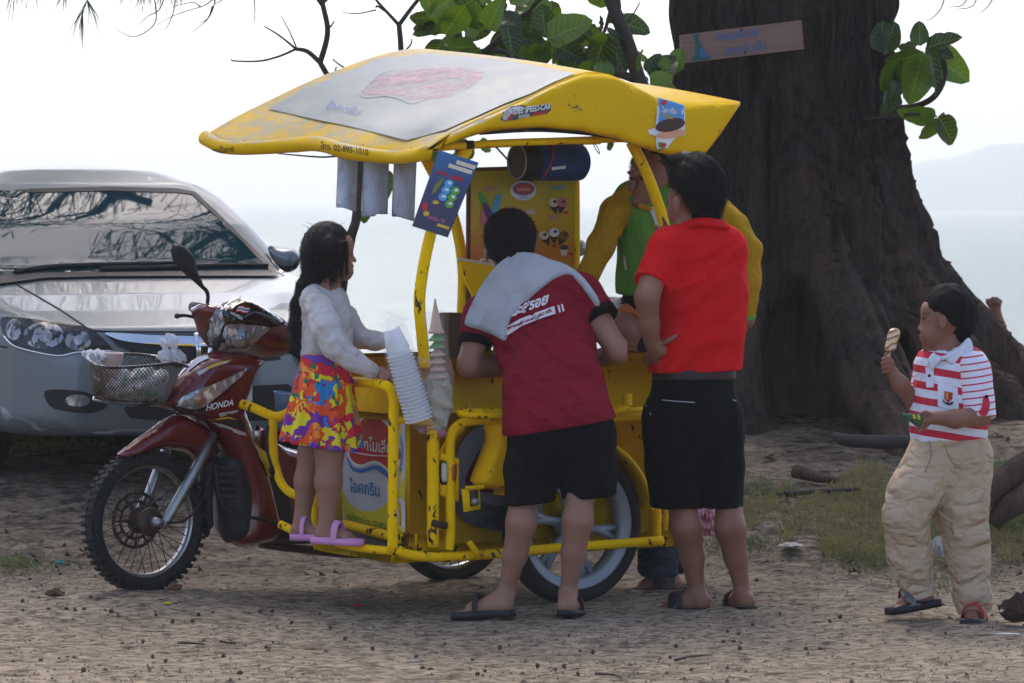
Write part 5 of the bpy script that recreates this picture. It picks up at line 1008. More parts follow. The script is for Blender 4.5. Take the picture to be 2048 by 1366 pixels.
for i in range(NS-1):
    for j in (0, NT_-1): a = i*NT_+j; Fc.append((a, a+NT_, o_+a+NT_, o_+a) if j else (a+NT_, a, o_+a, o_+a+NT_))
for j in range(NT_-1):
    for i in (0, NS-1): a = i*NT_+j; Fc.append((a+1, a, o_+a, o_+a+1) if i else (a, a+1, o_+a+1, o_+a))
rf = mk('roof', V, Fc, MAT_ROOF, cart)
# rolled front lip
g = Geo(); lp = [roof(0, j/(NT_-1))-Vector((0, 0, .012)) for j in range(NT_)]; mk('roof_lip', *tube(lp, [.026]+[.027]*8+[.03]*10+[.028]*10+[.03], 14, flat=1.0), MAT_ROOF, rf)
# near side fascia hanging from the roof edge
fas_low = [(852, 312), (880, 296), (920, 280), (965, 266), (1010, 259), (1080, 255), (1160, 262), (1230, 278), (1290, 298), (1345, 313), (1406, 314), (1440, 270), (1481, 208)]
poly = near_t+fas_low[::-1]
fas = mk('roof_fascia', *V0.pillow(poly, WRN+.005, .016, .02, .022, 0), MAT_ROOF, rf); FSB = bvh_of(fas)
# far fascia (its inside shows below the roof)
mk('roof_fascia', *V0.pillow([(410, 272), (540, 202), (700, 132), (830, 100), (930, 122), (1090, 155), (1090, 260), (940, 240), (760, 215), (600, 235), (450, 290)], WRF, .012, .02, .05, 0), MAT_ROOF, rf)
mk('under_roof_trim', *V0.pipe([(960, 264, .9), (1080, 258, .9), (1200, 268, .9), (1270, 284, .9)], .012, .9), MAT_MATTE, rf)
# white panel on the front slope, with its faded print
S0, S1, T0, T1 = .085, .46, .07, .93
def rp(a, b, off): p = roof(a, b); e = .004; n_ = (roof(a+e, b)-p).cross(roof(a, min(1, b+e))-p).normalized(); return p+(n_ if n_.z > 0 else -n_)*off
def roof_decal(name, poly, m, parent, off, res=.02):
    V_, T_, _ = fill(poly, res); return mk(name, [rp(x, y, off) for x, y in V_], T_, m, parent)
t = NT('weathered_white_panel'); c = t.mix(t.noise(3.5, 6, .65, co=t.map((1, 1, 3))), lin((140, 147, 146)), lin((116, 127, 130))); c = t.mix(t.ramp(t.noise(5, 5, .6, co=t.map((1, 1, 3), loc=(1, 5, 2))), [(.5, 0.0), (.7, .8)]), c, lin((156, 156, 142))); t.set(Base_Color=c, Roughness=.38); MAT_RW = t.m
def faded(name, col, amt):
    t = NT(name); f_ = t.noise(7, 7, .75, co=t.map((1, 1, 3))); t.set(Base_Color=lin(col), Roughness=.35, Alpha=t.ramp(f_, [(.4, .75), (.62, amt)])); return t.m
def to_st(px, py):
    """roof parameters of a photo pixel on the front slope"""
    best = None
    for a in np.linspace(.0, .52, 66):
        for b in np.linspace(0, 1, 66):
            p = roof(a, b); e = (p.x/p.y*FPX+CX-px)**2+((CAMH-p.z)/p.y*FPX+HY-py)**2
            if best is None or e < best[0]: best = (e, a, b)
    return best[1], best[2]
def quad_st(px_poly): return [to_st(x, y) for x, y in px_poly]
wp = roof_decal('roof_panel', quad_st([(814, 281), (760, 268), (700, 255), (620, 239), (535, 222), (600, 188), (680, 150), (760, 122), (838, 107), (920, 113), (1000, 122), (1080, 134), (1152, 149), (1105, 170), (1060, 190), (1010, 211), (960, 232), (890, 262)]), MAT_RW, rf, .006)
roof_decal('faded_logo', sm2(quad_st([(722, 190), (760, 155), (830, 140), (920, 138), (970, 150), (940, 180), (900, 195), (850, 200), (820, 203), (800, 195), (760, 192)]), 3), faded('faded_pink', (196, 146, 154), .1), wp, .0075)
bl = faded('faded_blue', (140, 172, 200), .2)
for pl in ([(720, 192), (735, 198), (770, 196), (800, 200), (820, 212), (850, 206)], [(722, 188), (740, 170), (765, 150), (790, 143)]): pts = [rp(*to_st(x, y), .008) for x, y in pl]; mk('faded_line', *tube(crom(pts, 4), [.001, .003, .001], 6, flat=.3), bl, wp)
v_, f_ = glyphs('ไอศกรีม', 1.0, .012); s0_, t0_ = to_st(690, 222); e1, e2 = to_st(740, 234), to_st(700, 205)
mk('faded_lettering', [rp(s0_+x*(e1[0]-s0_)*.42+y*(e2[0]-s0_)*1.3, t0_+x*(e1[1]-t0_)*.42+y*(e2[1]-t0_)*1.3, .01) for x, y in v_], f_, faded('faded_blue_text', (80, 124, 186), .3), wp, smooth=False)
# lettering on lip and fascia
LIPB = bvh_of(bpy.data.objects['roof_lip']); MAT_BRUSH = mat('brown_brush_paint', (70, 48, 30), .7)
print_text('lip_lettering', 'โทร. 02-895-1010', (690, 299), (13.5, 2.0), (0, -17), LIPB, MAT_BRUSH, rf, .003, .008); print_text('lip_lettering', 'ชนใจทาง', (448, 300), (12, -1), (0, -15), LIPB, MAT_BRUSH, rf, .003, .008)
stk = decal('sticker', [(1001, 240), (1006, 226), (1022, 214), (1040, 211), (1060, 214), (1100, 207), (1102, 220), (1092, 228), (1050, 234), (1030, 240), (1008, 242)], FSB, MAT_GLOSSB, fas, .003, 6)
decal('sticker_tail', sm2([(1004, 238), (1008, 226), (1024, 216), (1040, 213), (1050, 217), (1034, 222), (1022, 230), (1014, 240)], 3), FSB, MAT_SILVERD, fas, .005, 5); decal('sticker_tail', [(1012, 240), (1020, 228), (1026, 226), (1020, 240)], FSB, MAT_REDP, fas, .006, 5)
print_text('sticker_lettering', 'NIDEE SPEED-CAR', (1058, 219), (10.3, -1.6), (1.5, -16), FSB, MAT_WHITE, fas, .006, .03); decal('sticker_bar', [(1062, 227), (1091, 222), (1091, 227), (1063, 232)], FSB, MAT_REDP, fas, .006, 5); print_text('sticker_lettering', 'ไอศกรีม', (1046, 232), (7, -1), (0, -9), FSB, MAT_WHITE, fas, .007, .02)
ad = decal('ice_cream_sign', [(1313, 196), (1345, 205), (1368, 212), (1369, 240), (1368, 258), (1370, 268), (1350, 275), (1338, 288), (1334, 296), (1318, 296), (1313, 298), (1311, 290), (1310, 272), (1296, 268), (1294, 260), (1308, 256), (1312, 230)], FSB, MAT_WHITE, fas, .006, 6)
decal('sign_print', [(1315, 198), (1345, 207), (1366, 214), (1366, 240), (1340, 236), (1314, 248)], FSB, mat('sky_blue_print', (84, 150, 206), .45), fas, .008, 6); decal('sign_print', sm2(oval(1338, 250, 30, 13, 14, -.2), 2), FSB, MAT_CHOC, fas, .009, 5); decal('sign_print', sm2(oval(1340, 268, 30, 8, 14, -.15), 2), FSB, mat('peach_print', (222, 160, 120), .45), fas, .0085, 5)
decal('sign_print', [(1314, 284), (1329, 286), (1329, 294), (1315, 303)], FSB, MAT_LGREEN, fas, .008, 5); decal('sign_print', oval(1324, 290, 6, 4), FSB, MAT_REDP, fas, .0095, 4); decal('sign_print', oval(1326, 206, 6, 4), FSB, MAT_REDP, fas, .0095, 4)
print_text('sign_lettering', 'ไอศกรีม', (1336, 222), (9, 1), (0, -14), FSB, MAT_WHITE, fas, .0095, .03); print_text('sign_lettering', 'ช็อกโก', (1334, 234), (8, 1), (0, -11), FSB, MAT_YDEC, fas, .0095, .03)
decal('small_label', [(1364, 300), (1391, 305), (1390, 314), (1363, 309)], FSB, MAT_WHITE, fas, .004, 5); print_text('label_lettering', 'ชนใจทาง', (1377, 307), (5, .8), (0, -7), FSB, MAT_BRUSH, fas, .005)
# ------------------------------------------------------------ things hanging from or strapped to the cart
# leaflet pinned to the front post
pc = [P(878, 300, 12.98), P(957, 325, 12.93), P(895, 475, 12.9), P(824, 452, 12.95)]; nn = (pc[1]-pc[0]).cross(pc[3]-pc[0]).normalized(); nn = nn if nn.y < 0 else -nn
pst = empty('leaflet', (pc[0]+pc[2])/2, 'glossy blue ice cream leaflet pinned crooked to the front roof post', 'leaflet')
t = NT('leaflet_print'); sp_ = t.n('ShaderNodeSeparateXYZ'); t.l(t.co, sp_.inputs[0]); mr = t.n('ShaderNodeMapRange'); mr.inputs['From Min'].default_value = pc[2].z; mr.inputs['From Max'].default_value = pc[0].z; t.l(sp_.outputs[2], mr.inputs[0])
c = t.ramp(mr.outputs[0], [(0, lin((24, 16, 40))), (.35, lin((50, 24, 70))), (.6, lin((26, 52, 110))), (1, lin((34, 110, 170)))]); t.set(Base_Color=t.mix(t.math('MULTIPLY', t.noise(34, 5, .7), .6), c, lin((16, 16, 40))), Roughness=.2); t.b.inputs['Coat Weight'].default_value = .6
mk('sheet', pc+[p-nn*.003 for p in pc], [(0, 1, 2, 3), (7, 6, 5, 4), (0, 4, 5, 1), (1, 5, 6, 2), (2, 6, 7, 3), (3, 7, 4, 0)], t.m, pst, smooth=False)
PB = BVHTree.FromPolygons(pc, [(0, 1, 2, 3)])
def L(s_, t_): a = np.array((878, 300))+s_*np.array((79, 25)); b = np.array((824, 452))+s_*np.array((71, 23)); return tuple(a*(1-t_)+b*t_)
def lq(name, s0, t0, s1, t1, m, off): return decal(name, [L(s0, t0), L(s1, t0), L(s1, t1), L(s0, t1)], PB, m, pst, off, 12)
lq('white_foot', .0, .92, 1, 1, MAT_WHITE, .0015); lq('gold_tab', .5, .05, .98, .1, MAT_CREAM, .0015); lq('gold_tab', .35, .12, .95, .17, MAT_CREAM, .0018); lq('gold_tab', .62, .87, .95, .905, MAT_YDEC, .0018)
def lolly(s0, t0, m1, m2):
    for k, (a, m_) in enumerate(((0, m1), (.09, m2), (.18, m1))): x, y = L(s0-a*.1, t0+a); decal('lolly_print', oval(x, y, 9, 8), PB, m_, pst, .002+.0003*k, 4); decal('lolly_print', oval(x+2, y-1, 4, 3), PB, MAT_WHITE, pst, .0032+.0002*k, 4)
lolly(.52, .36, MAT_CYAN, MAT_CYAN); lolly(.74, .42, MAT_LGREEN, MAT_LGREEN); decal('lolly_print', [L(.2, .42), L(.33, .3), L(.36, .34), L(.3, .5), L(.2, .56)], PB, mat('olive_print', (120, 120, 30), .4), pst, .002, 6)
decal('badge', oval(*L(.38, .63), 7, 4), PB, MAT_YDEC, pst, .002, 4); decal('badge', oval(*L(.15, .72), 6, 9), PB, MAT_REDP, pst, .002, 4); decal('badge', oval(*L(.25, .8), 6, 5), PB, MAT_YDEC, pst, .0024, 4)
print_text('leaflet_lettering', 'อย่าทิ้ง!', L(.66, .27), (8.5, 2.2), (3, -13), PB, MAT_REDP, pst, .003, .04); print_text('leaflet_lettering', 'ไอศกรีม', L(.25, .27), (7, 2), (3, -11), PB, MAT_REDP, pst, .003, .03); print_text('leaflet_lettering', 'ไอศกรีม 1 ไม้', L(.55, .83), (6.5, 2), (2.5, -9), PB, MAT_PINK, pst, .003, .02); print_text('leaflet_lettering', 'F&N', L(.9, .965), (4, 1.2), (1.5, -6), PB, MAT_GRN, pst, .003, .02)
# three curled paper strips under the roof front
t = NT('faded_paper'); c = t.mix(t.noise(14, 6, .7, co=t.map((2, 2, .8))), lin((205, 205, 208)), lin((118, 134, 158))); c = t.mix(t.ramp(t.noise(11, 4, co=t.map(loc=(3, 2, 1))), [(.55, 0.0), (.7, .6)]), c, lin((130, 100, 112))); t.set(Base_Color=c, Roughness=.35); MAT_PAPER = t.m
for i, (x0, x1, y0, y1, lab) in enumerate(((676, 716, 300, 424, 'leftmost faded paper strip hanging under the roof front'), (724, 775, 303, 437, 'middle faded paper strip hanging under the roof front'), (783, 828, 300, 443, 'rightmost faded paper strip hanging beside the blue leaflet'))):
    V, Fc = [], []; d0 = 13.55-.04*i
    for r_ in range(15):
        for c_ in range(11):
            s_, q_ = c_/10, r_/14; sk = -(x0 == 676)*4*q_; bot = y1-(10 if i == 1 else 14)*(1-s_ if i != 1 else (.4 if s_ < .6 else .9))*(r_ == 14)
            V.append(P(x0+(x1-x0)*s_+sk-(1-q_)*(-3)*i, y0+(bot-y0)*q_, d0)+Vector((0, -.05*math.sin(math.pi*s_)*(.4+.6*q_)+.01*math.sin(q_*5+i), 0)))
    for r_ in range(14):
        for c_ in range(10): a = r_*11+c_; Fc.append((a, a+1, a+12, a+11))
    o = mk('paper_strip', V, Fc, MAT_PAPER); m_ = o.modifiers.new('thick', 'SOLIDIFY'); m_.thickness = .0012; tag(o, lab, 'paper', 'paper strips under the roof front')
# blue round bag slung under the roof
bgc, bax = V0.pt(1100, 324, .45), V0.F; bag = empty('fabric_bag', bgc, 'dark blue round fabric bag slung under the cart roof', 'bag')
Lb, Rb = .155, .074
mk('bag_body', *lathe([(.001, -Lb), (Rb*.8, -Lb), (Rb*.97, -Lb+.012), (Rb, -Lb*.6), (Rb, Lb*.55)], bgc, bax, 36), mat('blue_fabric', (30, 62, 112), .75, var=.2, vs=40, bump=.3, bs=300), bag)
mk('bag_band', *lathe([(Rb+.001, Lb*.5), (Rb+.003, Lb*.6), (Rb, Lb*.98), (Rb*.94, Lb)], bgc, bax, 36), MAT_MATTE, bag); mk('bag_end', *lathe([(.001, Lb*1.0), (Rb*.86, Lb*1.0), (Rb*.9, Lb*.98)], bgc, bax, 36), mat('brown_mesh', (84, 72, 66), .9, bump=.5, bs=400), bag)
mk('end_piping', *tube([bgc+bax*Lb+(V0.N*math.cos(a)+Vector((0, 0, 1))*math.sin(a))*Rb*.93 for a in [2*math.pi*k/30 for k in range(30)]], .004, 6, True), mat('grey_piping', (150, 148, 144), .5), bag)
mk('strap', *tube(crom([V0.pt(1164, 285, .45), V0.pt(1162, 310, .45), V0.pt(1154, 340, .45)], 4), .008, 6, flat=.4), MAT_MATTE, bag); mk('cord', *tube(crom([V0.pt(1106, 283, .53), V0.pt(1104, 320, .53), V0.pt(1085, 358, .52)], 5), .003, 5), MAT_REDP, bag); mk('strap', *tube([V0.pt(990, 292, .45), V0.pt(1025, 330, .45)], .004, 5), MAT_PURP, bag)
BGB = bvh_of(bpy.data.objects['bag_body']); decal('bag_label', [(1103, 334), (1131, 331), (1131, 337), (1103, 340)], BGB, MAT_WHITE, bag, .002, 4)
mk('loose_cord', *tube(crom([V0.pt(1185, 284, .7), V0.pt(1190, 296, .7), V0.pt(1199, 308, .7), V0.pt(1196, 296, .7), V0.pt(1188, 286, .7)], 4), .002, 4), MAT_PURP, bag)
# bagged cups and cones tied to the front post
t = NT('clear_film'); t.set(Base_Color=lin((225, 226, 228)), Roughness=.15, IOR=1.3, Alpha=.1); t.bump(t.noise(35, 5, .7, dist=.5), .6, .02); MAT_FILM = t.m
MAT_CUP = mat('white_plastic_cup', (228, 231, 234), .3, var=.08, alpha=.72); MAT_WAFER = mat('wafer', (196, 160, 134), .7, var=.15, vs=90, bump=.6, bs=200)
DCUP = V0.pt(820, 740, 1.0).y
a, b = P(840, 838, DCUP-.02), P(786, 668, DCUP-.06); ax_ = (b-a); Lc = ax_.length; ax_.normalize(); cs = empty('cup_stack', a, 'bagged stack of white plastic cups tied beside the front post', 'cups')
n_c = 19
for k in range(n_c):
    p = a+ax_*(Lc*.8*k/n_c); r1 = .054-.008*k/n_c
    mk('cup', *lathe([(r1*.88, 0), (r1+.003, .0005), (r1+.003, .004), (r1*.9, .005), (r1*.84, Lc*.8/n_c+.002)], p, ax_, 20), MAT_CUP, cs)
mk('cup', *lathe([(.044, 0), (.045, .006), (.031, .085), (.001, .085)], a+ax_*Lc*.8, ax_, 20), MAT_CUP, cs)
def film(name, pts, rs, parent, seed, m=None):
    q = crom(pts, 8); v, f = tube(q, rs, 18); v = np.array([tuple(p) for p in v]); v += .003*np.stack([sines(v, (60, 60, 30), seed+i) for i in range(3)], 1); return mk(name, v, np.array([x for x in f if len(x) == 4]), m or MAT_FILM, parent)
film('bag_film', [P(852, 868, DCUP), P(842, 840, DCUP), P(826, 790, DCUP-.03), P(806, 725, DCUP-.04), P(790, 670, DCUP-.05), P(783, 652, DCUP-.05), P(792, 640, DCUP-.05), P(796, 630, DCUP-.05)], [.016, .045, .062, .06, .055, .036, .016, .05], cs, 61)
mk('knot', *lathe([(.001, -.012), (.014, -.01), (.017, 0), (.014, .01), (.001, .012)], P(845, 860, DCUP), (0, .2, 1), 12), mat('pink_band', (150, 84, 92), .5), cs)
a, b = P(878, 870, DCUP-.05), P(871, 625, DCUP-.02); cnn = empty('cone_stack', a, 'bagged stack of wafer cones pointing up beside the front post', 'cones')
for k in range(7): p = P(877-k*.8, 755-k*15, DCUP-.03); mk('wafer_cone', *lathe([(.025, -.004), (.029, -.003), (.029, .004), (.025, .006), (.002, .125 if k == 6 else .03)], p, Vector((-.03, 0, 1)), 18), MAT_WAFER if k not in (4, 5) else mat('green_sleeve_wafer', (110, 150, 80), .6), cnn)
film('bag_film', [P(880, 868, DCUP-.06), P(878, 850, DCUP-.06), P(876, 800, DCUP-.05), P(878, 750, DCUP-.04), P(876, 700, DCUP-.03), P(872, 660, DCUP-.03), P(866, 622, DCUP-.03)], [.012, .03, .058, .056, .036, .032, .04], cnn, 65)
S = SDF(tuple(P(880, 880, DCUP)-Vector((.09, .1, .02))), tuple(P(880, 740, DCUP)+Vector((.09, .1, .03))), .006); S.chain([P(880, 846, DCUP), P(878, 815, DCUP), P(876, 765, DCUP)], [.024, .045, .044], .02); S.wob(.006, (60, 60, 40), 3); v, q = S.mesh()
t = NT('bag_content'); t.set(Base_Color=t.mix(t.noise(16, 4), lin((176, 160, 120)), lin((150, 146, 136))), Roughness=.4); mk('cone_pile', v, q, t.m, cnn)
mk('knot', *lathe([(.001, -.014), (.015, -.01), (.018, 0), (.015, .01), (.001, .014)], P(884, 868, DCUP-.06), (0, .2, 1), 12), bpy.data.materials['pink_band'], cnn)
mk('rubber_band', *tube(crom([P(850, 862, DCUP-.02), P(868, 858, DCUP-.06), P(884, 864, DCUP-.06)], 4), .003, 5), bpy.data.materials['pink_band'], cnn)
crumple('plastic_ties', P(862, 722, DCUP-.02), (.04, .03, .02), 71, MAT_FILM, 'tangle of clear and pink plastic ties at the foot of the front roof post', 'ties')
# blue tub on the motorcycle footboard
tub = mk('blue_tub', *lathe([(.001, -.05), (.035, -.05), (.05, .03), (.055, .035), (.05, .04), (.045, .03), (.03, -.045), (.001, -.045)], V0.pt(572, 805, .12), (.15, 0, 1), 24), mat('pale_blue_plastic', (110, 140, 176), .4)); tag(tub, 'pale blue plastic tub hooked behind the girl\'s skirt', 'tub')
# ------------------------------------------------------------ people
def skin(name, col):
    t = NT(name); c = lin(col); n_ = t.noise(14, 5, .6); cc = t.mix(n_, tuple(x*.82 for x in c), tuple(min(1, x*1.14) for x in c)); cc = t.mix(t.ramp(t.noise(120, 3), [(.6, 0.0), (.75, .25)]), cc, tuple(x*.6 for x in c))
    t.set(Base_Color=cc, Roughness=.52); t.b.inputs['Subsurface Weight'].default_value = .12; t.b.inputs['Subsurface Radius'].default_value = (.01, .004, .002); t.b.inputs['Specular IOR Level'].default_value = .4; t.bump(t.noise(180, 4), .15, .002); return t.m
def cloth(name, col, rough=.85, fold=.5, fs=(9, 9, 5), var=.14):
    t = NT(name); c = lin(col); cc = t.mix(t.noise(11, 5), tuple(x*(1-var) for x in c), tuple(min(1, x*(1+var)) for x in c)); t.set(Base_Color=cc, Roughness=rough); t.b.inputs['Specular IOR Level'].default_value = .2
    f1 = t.math('ABSOLUTE', t.math('SUBTRACT', t.noise(1.5, 2, .45, co=t.map(fs, (R(20), R(35), 0)), dist=.35), .5)); wv = t.n('ShaderNodeTexNoise'); wv.inputs['Scale'].default_value = 520; t.l(t.co, wv.inputs['Vector'])
    t.bump(t.math('ADD', t.math('MULTIPLY', f1, 2.2), t.math('MULTIPLY', wv.outputs[0], .03)), fold, .05); return t.m
def hairmat(name, col=(15, 12, 11)):
    t = NT(name); t.set(Base_Color=t.mix(t.noise(90, 4, co=t.map((1, 1, .12))), lin(col), tuple(x*2.2 for x in lin(col))), Roughness=.6); t.b.inputs['Specular IOR Level'].default_value = .25; t.bump(t.noise(140, 4, co=t.map((1, 1, .1))), .6, .006); return t.m
SKIN_A, SKIN_B, SKIN_C = skin('tan_skin', (150, 108, 88)), skin('brown_skin', (138, 94, 74)), skin('light_brown_skin', (152, 110, 90)); HAIR = hairmat('black_hair')
t = NT('short_black_hair'); t.set(Base_Color=t.mix(t.noise(260, 4), lin((8, 7, 7)), lin((20, 17, 16))), Roughness=.7); t.b.inputs['Specular IOR Level'].default_value = .2; t.bump(t.noise(330, 4, .7), .8, .006); HAIR_S = t.m
def fuzz(o, n, ln, down, seed, wd=.0011, m=None, parent=None, lean=(0, 0, 0)):
    """loose hairs standing on a hair shell"""
    r = np.random.default_rng(seed); me = o.data; k = len(me.vertices); co = np.empty(k*3); me.vertices.foreach_get('co', co); co = co.reshape(-1, 3); no = np.empty(k*3); me.vertex_normals.foreach_get('vector', no); no = no.reshape(-1, 3)
    i = r.integers(0, k, n); p = co[i]+r.normal(0, .003, (n, 3)); d = no[i]*(1-down)+np.array((0, 0, -1))*down+np.array(lean)+r.normal(0, .14, (n, 3)); d /= np.linalg.norm(d, axis=1)[:, None]; l_ = ln*r.uniform(.4, 1.1, (n, 1)); sd = np.cross(d, r.normal(size=(n, 3))); sd /= np.linalg.norm(sd, axis=1)[:, None]+1e-9
    V = np.stack([p-sd*wd, p+sd*wd, p+d*l_+no[i]*ln*.05], 1).reshape(-1, 3); h_ = mk('loose_hair', V, np.arange(3*n).reshape(-1, 3), m or HAIR_S, parent or o.parent, smooth=False); return tag(h_, kind='stuff')
MAT_EYE = mat('dark_eye', (14, 10, 9), .15)
def sdf_px(box_px, d0, dr, h):
    x0, y0, x1, y1 = box_px; a, b = P(x0, y1, d0), P(x1, y0, d0); return SDF((a.x-.02, d0+dr[0], a.z-.02), (b.x+.02, d0+dr[1], b.z+.02), h)
def put(S, name, m, parent, folds=None):
    v, q = S.mesh()
    if folds:
        amp, fr, sd = folds; n_ = .7*(1-2*np.abs(sines(v, fr, sd)))+.5*sines(v, tuple(2.3*x for x in fr), sd+1); c = v.mean(0); dr = v-c; dr[:, 2] *= .25; dr /= np.linalg.norm(dr, axis=1)[:, None]+1e-9; v = v+dr*(amp*n_)[:, None]
    return mk(name, v, q, m, parent)
def sandal(parent, heel, toe, wd, m, strap_m=None, straps=((.34, .5),), th=.016, name='sandal', lift=.055, smat=None):
    """flat sole under heel-toe with arched straps"""
    heel, toe = Vector(heel), Vector(toe); ax = toe-heel; L_ = ax.length; ax.normalize(); sd = ax.cross(Vector((0, 0, 1))).normalized(); up = sd.cross(ax)
    out = sm2([(-.02, 0), (-.005, .36*wd), (.25*L_, .4*wd), (.62*L_, .5*wd), (.9*L_, .46*wd), (1.04*L_, .18*wd), (1.05*L_, -.1*wd), (.94*L_, -.44*wd), (.62*L_, -.5*wd), (.25*L_, -.38*wd), (-.005, -.34*wd)], 3)
    so_ = mk(name, *inflate(out, lambda x, y, k: heel+ax*x+sd*y+up*k, .004, .006, .03, edge=th/2), m, parent)
    for a, b in straps:
        g = Geo(); rows = []
        for u_ in (a, b):
            for k in range(9):
                an = math.pi*k/8; rows.append(heel+ax*(u_*L_)+sd*(math.cos(an)*wd*.5)+up*(th*.4+math.sin(an)*lift*(1.12-u_*.5)))
        V = rows+[p+up*.004 for p in rows]; F_ = []
        for k in range(8): F_ += [(k, k+1, k+10, k+9), (18+k, 27+k, 28+k, 19+k), (k, 18+k, 19+k, k+1), (9+k, 10+k, 28+k, 27+k)]
        mk('strap', V, F_, strap_m or m, so_)
    return so_
def foot(S, ankle, heel, toe, r=.03, k=.015):
    """heel, arch, ball and five toes"""
    ankle, heel, toe = map(Vector, (ankle, heel, toe)); ax = (toe-heel); L_ = ax.length; ax.normalize(); sd = ax.cross(Vector((0, 0, 1))).normalized()
    S.cap(ankle, heel+Vector((0, 0, r*.3)), r*1.0, r*1.02, k); S.cap(heel, heel+ax*L_*.7, r*.95, r*.72, k); S.cap(ankle, heel+ax*L_*.66, r*.85, r*.6, k*1.4); S.cap(heel+ax*L_*.68-sd*r*.55, heel+ax*L_*.68+sd*r*.55, r*.62, r*.62, k)
    for i, (o_, l_) in enumerate(((-.9, 1.0), (-.42, 1.02), (-.02, .98), (.38, .93), (.75, .87))): S.cap(heel+ax*L_*.72+sd*r*o_*.8-Vector((0, 0, r*.15)), heel+ax*L_*(l_-.02)+sd*r*o_-Vector((0, 0, r*.35)), r*.3, r*(.3 if i else .36), .004)
def fingers(S, pts, r=.0085):
    for pl in pts: S.chain(pl, [r]+[r*.94]*(len(pl)-2)+[r*.8], .004)
# ---------- girl on the step
GD = V0.pt(655, 1066, .62).y; J = lambda x, y, dd=0.0: P(x, y, GD+dd)
girl = empty('person', J(650, 1078), 'girl in white top and bright floral skirt standing on the cart step', 'person')
S = sdf_px((560, 430, 810, 1100), GD, (-.28, .28), .0052)
S.ell(J(655, 500), (.084, .074, .098), .02).ell(J(676, 500), (.048, .058, .07), .03).cap(J(668, 540), J(692, 551), .034, .02, .03).ell(J(700, 545), (.014, .02, .013), .012).ell(J(690, 528, -.03), (.03, .02, .032), .02).cap(J(700, 505), J(709, 521), .006, .0085, .008).ell(J(704, 531), (.009, .014, .006), .006).ell(J(703, 538), (.009, .013, .006), .006).ell(J(696, 490), (.018, .045, .03), .02).ell(J(702, 512, -.025), (.006, .012, .01), .008, op='-')
S.cap(J(656, 545), J(652, 592), .036, .04, .02).chain([J(651, 596), J(652, 650), J(652, 720)], [.07, .075, .08], .03, .7)
S.chain([J(642, 615, -.1), J(670, 690, -.15), J(742, 741, -.16)], [.034, .03, .021], .02); S.chain([J(690, 640, .1), J(712, 680, .11), J(770, 680, .05)], [.034, .03, .021], .02)
S.cap(J(746, 743, -.16), J(764, 748, -.16), .019, .02, .01, .8); fingers(S, [[J(762, 742, -.15), J(776, 744, -.16), J(787, 750, -.16)], [J(764, 746, -.17), J(779, 750, -.18), J(789, 757, -.17)], [J(763, 751, -.18), J(776, 757, -.19), J(785, 764, -.18)], [J(760, 755, -.18), J(772, 762, -.19), J(779, 769, -.18)], [J(752, 738, -.15), J(764, 737, -.14), J(774, 740, -.13)]], .0078)
for pts, rs, an, he, to in (([J(636, 800, .05), J(622, 905, .055), J(613, 962, .06), J(605, 1030, .06)], [.055, .048, .045, .029], J(604, 1045, .06), J(596, 1062, .06), J(648, 1066, .0)), ([J(660, 800, -.03), J(659, 905, -.045), J(657, 962, -.05), J(655, 1035, -.05)], [.058, .053, .05, .031], J(654, 1050, -.05), J(643, 1070, -.05), J(718, 1078, -.12))): S.chain(pts, rs, .02); S.cap(pts[-1], an, rs[-1], .028, .015); foot(S, an, he, to, .026)
gb = put(S, 'body', SKIN_C, girl)
S = sdf_px((590, 560, 800, 770), GD, (-.3, .3), .006); S.chain([J(650, 602), J(654, 645), J(653, 690), J(650, 715)], [.082, .09, .086, .09], .03, .72); S.cap(J(628, 600, -.04), J(672, 605, .05), .05, .045, .04); S.plane(J(0, 716), (0, 0, -1)); S.chain([J(640, 612, -.09), J(652, 655, -.14), J(672, 693, -.16), J(705, 720, -.17), J(742, 741, -.165)], [.052, .056, .05, .04, .031], .02); S.chain([J(690, 635, .08), J(712, 674, .1), J(750, 682, .08), J(776, 681, .05)], [.05, .043, .034, .028], .02)
S.ell(J(654, 572), (.046, .05, .03), .01, op='-'); put(S, 'white_top', cloth('white_cotton', (196, 190, 186), .85, .7, (7, 7, 4), .05), girl, (.0035, (22, 22, 26), 5))
t = NT('floral_print'); co2 = t.map((1, 1, .8), loc=(.3, .2, 0)); nd = t.n('ShaderNodeTexNoise'); nd.inputs['Scale'].default_value = 9; nd.inputs['Detail'].default_value = 3; t.l(t.co, nd.inputs['Vector']); mx = t.n('ShaderNodeMix', data_type='RGBA'); mx.inputs[0].default_value = .17; t.l(t.co, mx.inputs[6]); t.l(nd.outputs['Color'], mx.inputs[7])
pal = [(0, lin((206, 34, 34))), (.14, lin((226, 84, 20))), (.28, lin((222, 208, 20))), (.42, lin((110, 44, 150))), (.52, lin((30, 130, 190))), (.62, lin((206, 28, 60))), (.74, lin((20, 110, 80))), (.84, lin((232, 140, 20))), (.93, lin((214, 220, 40)))]
v1 = t.vor(15, mx.outputs[2], out='Color'); s1 = t.n('ShaderNodeSeparateColor'); t.l(v1, s1.inputs[0]); base = t.ramp(s1.outputs[0], pal, 'CONSTANT'); v2 = t.vor(52, mx.outputs[2], out='Color'); s2 = t.n('ShaderNodeSeparateColor'); t.l(v2, s2.inputs[0]); det = t.ramp(s2.outputs[1], pal, 'CONSTANT')
c = t.mix(t.ramp(s2.outputs[2], [(.66, 0.0), (.67, 1.0)], 'CONSTANT'), base, det); c = t.mix(t.ramp(t.noise(45, 5, .7), [(.62, 0.0), (.66, .8)]), c, lin((20, 40, 24))); t.set(Base_Color=c, Roughness=.8); MAT_FLOR = t.m
V, Fc = [], []; NR, NG = 26, 120
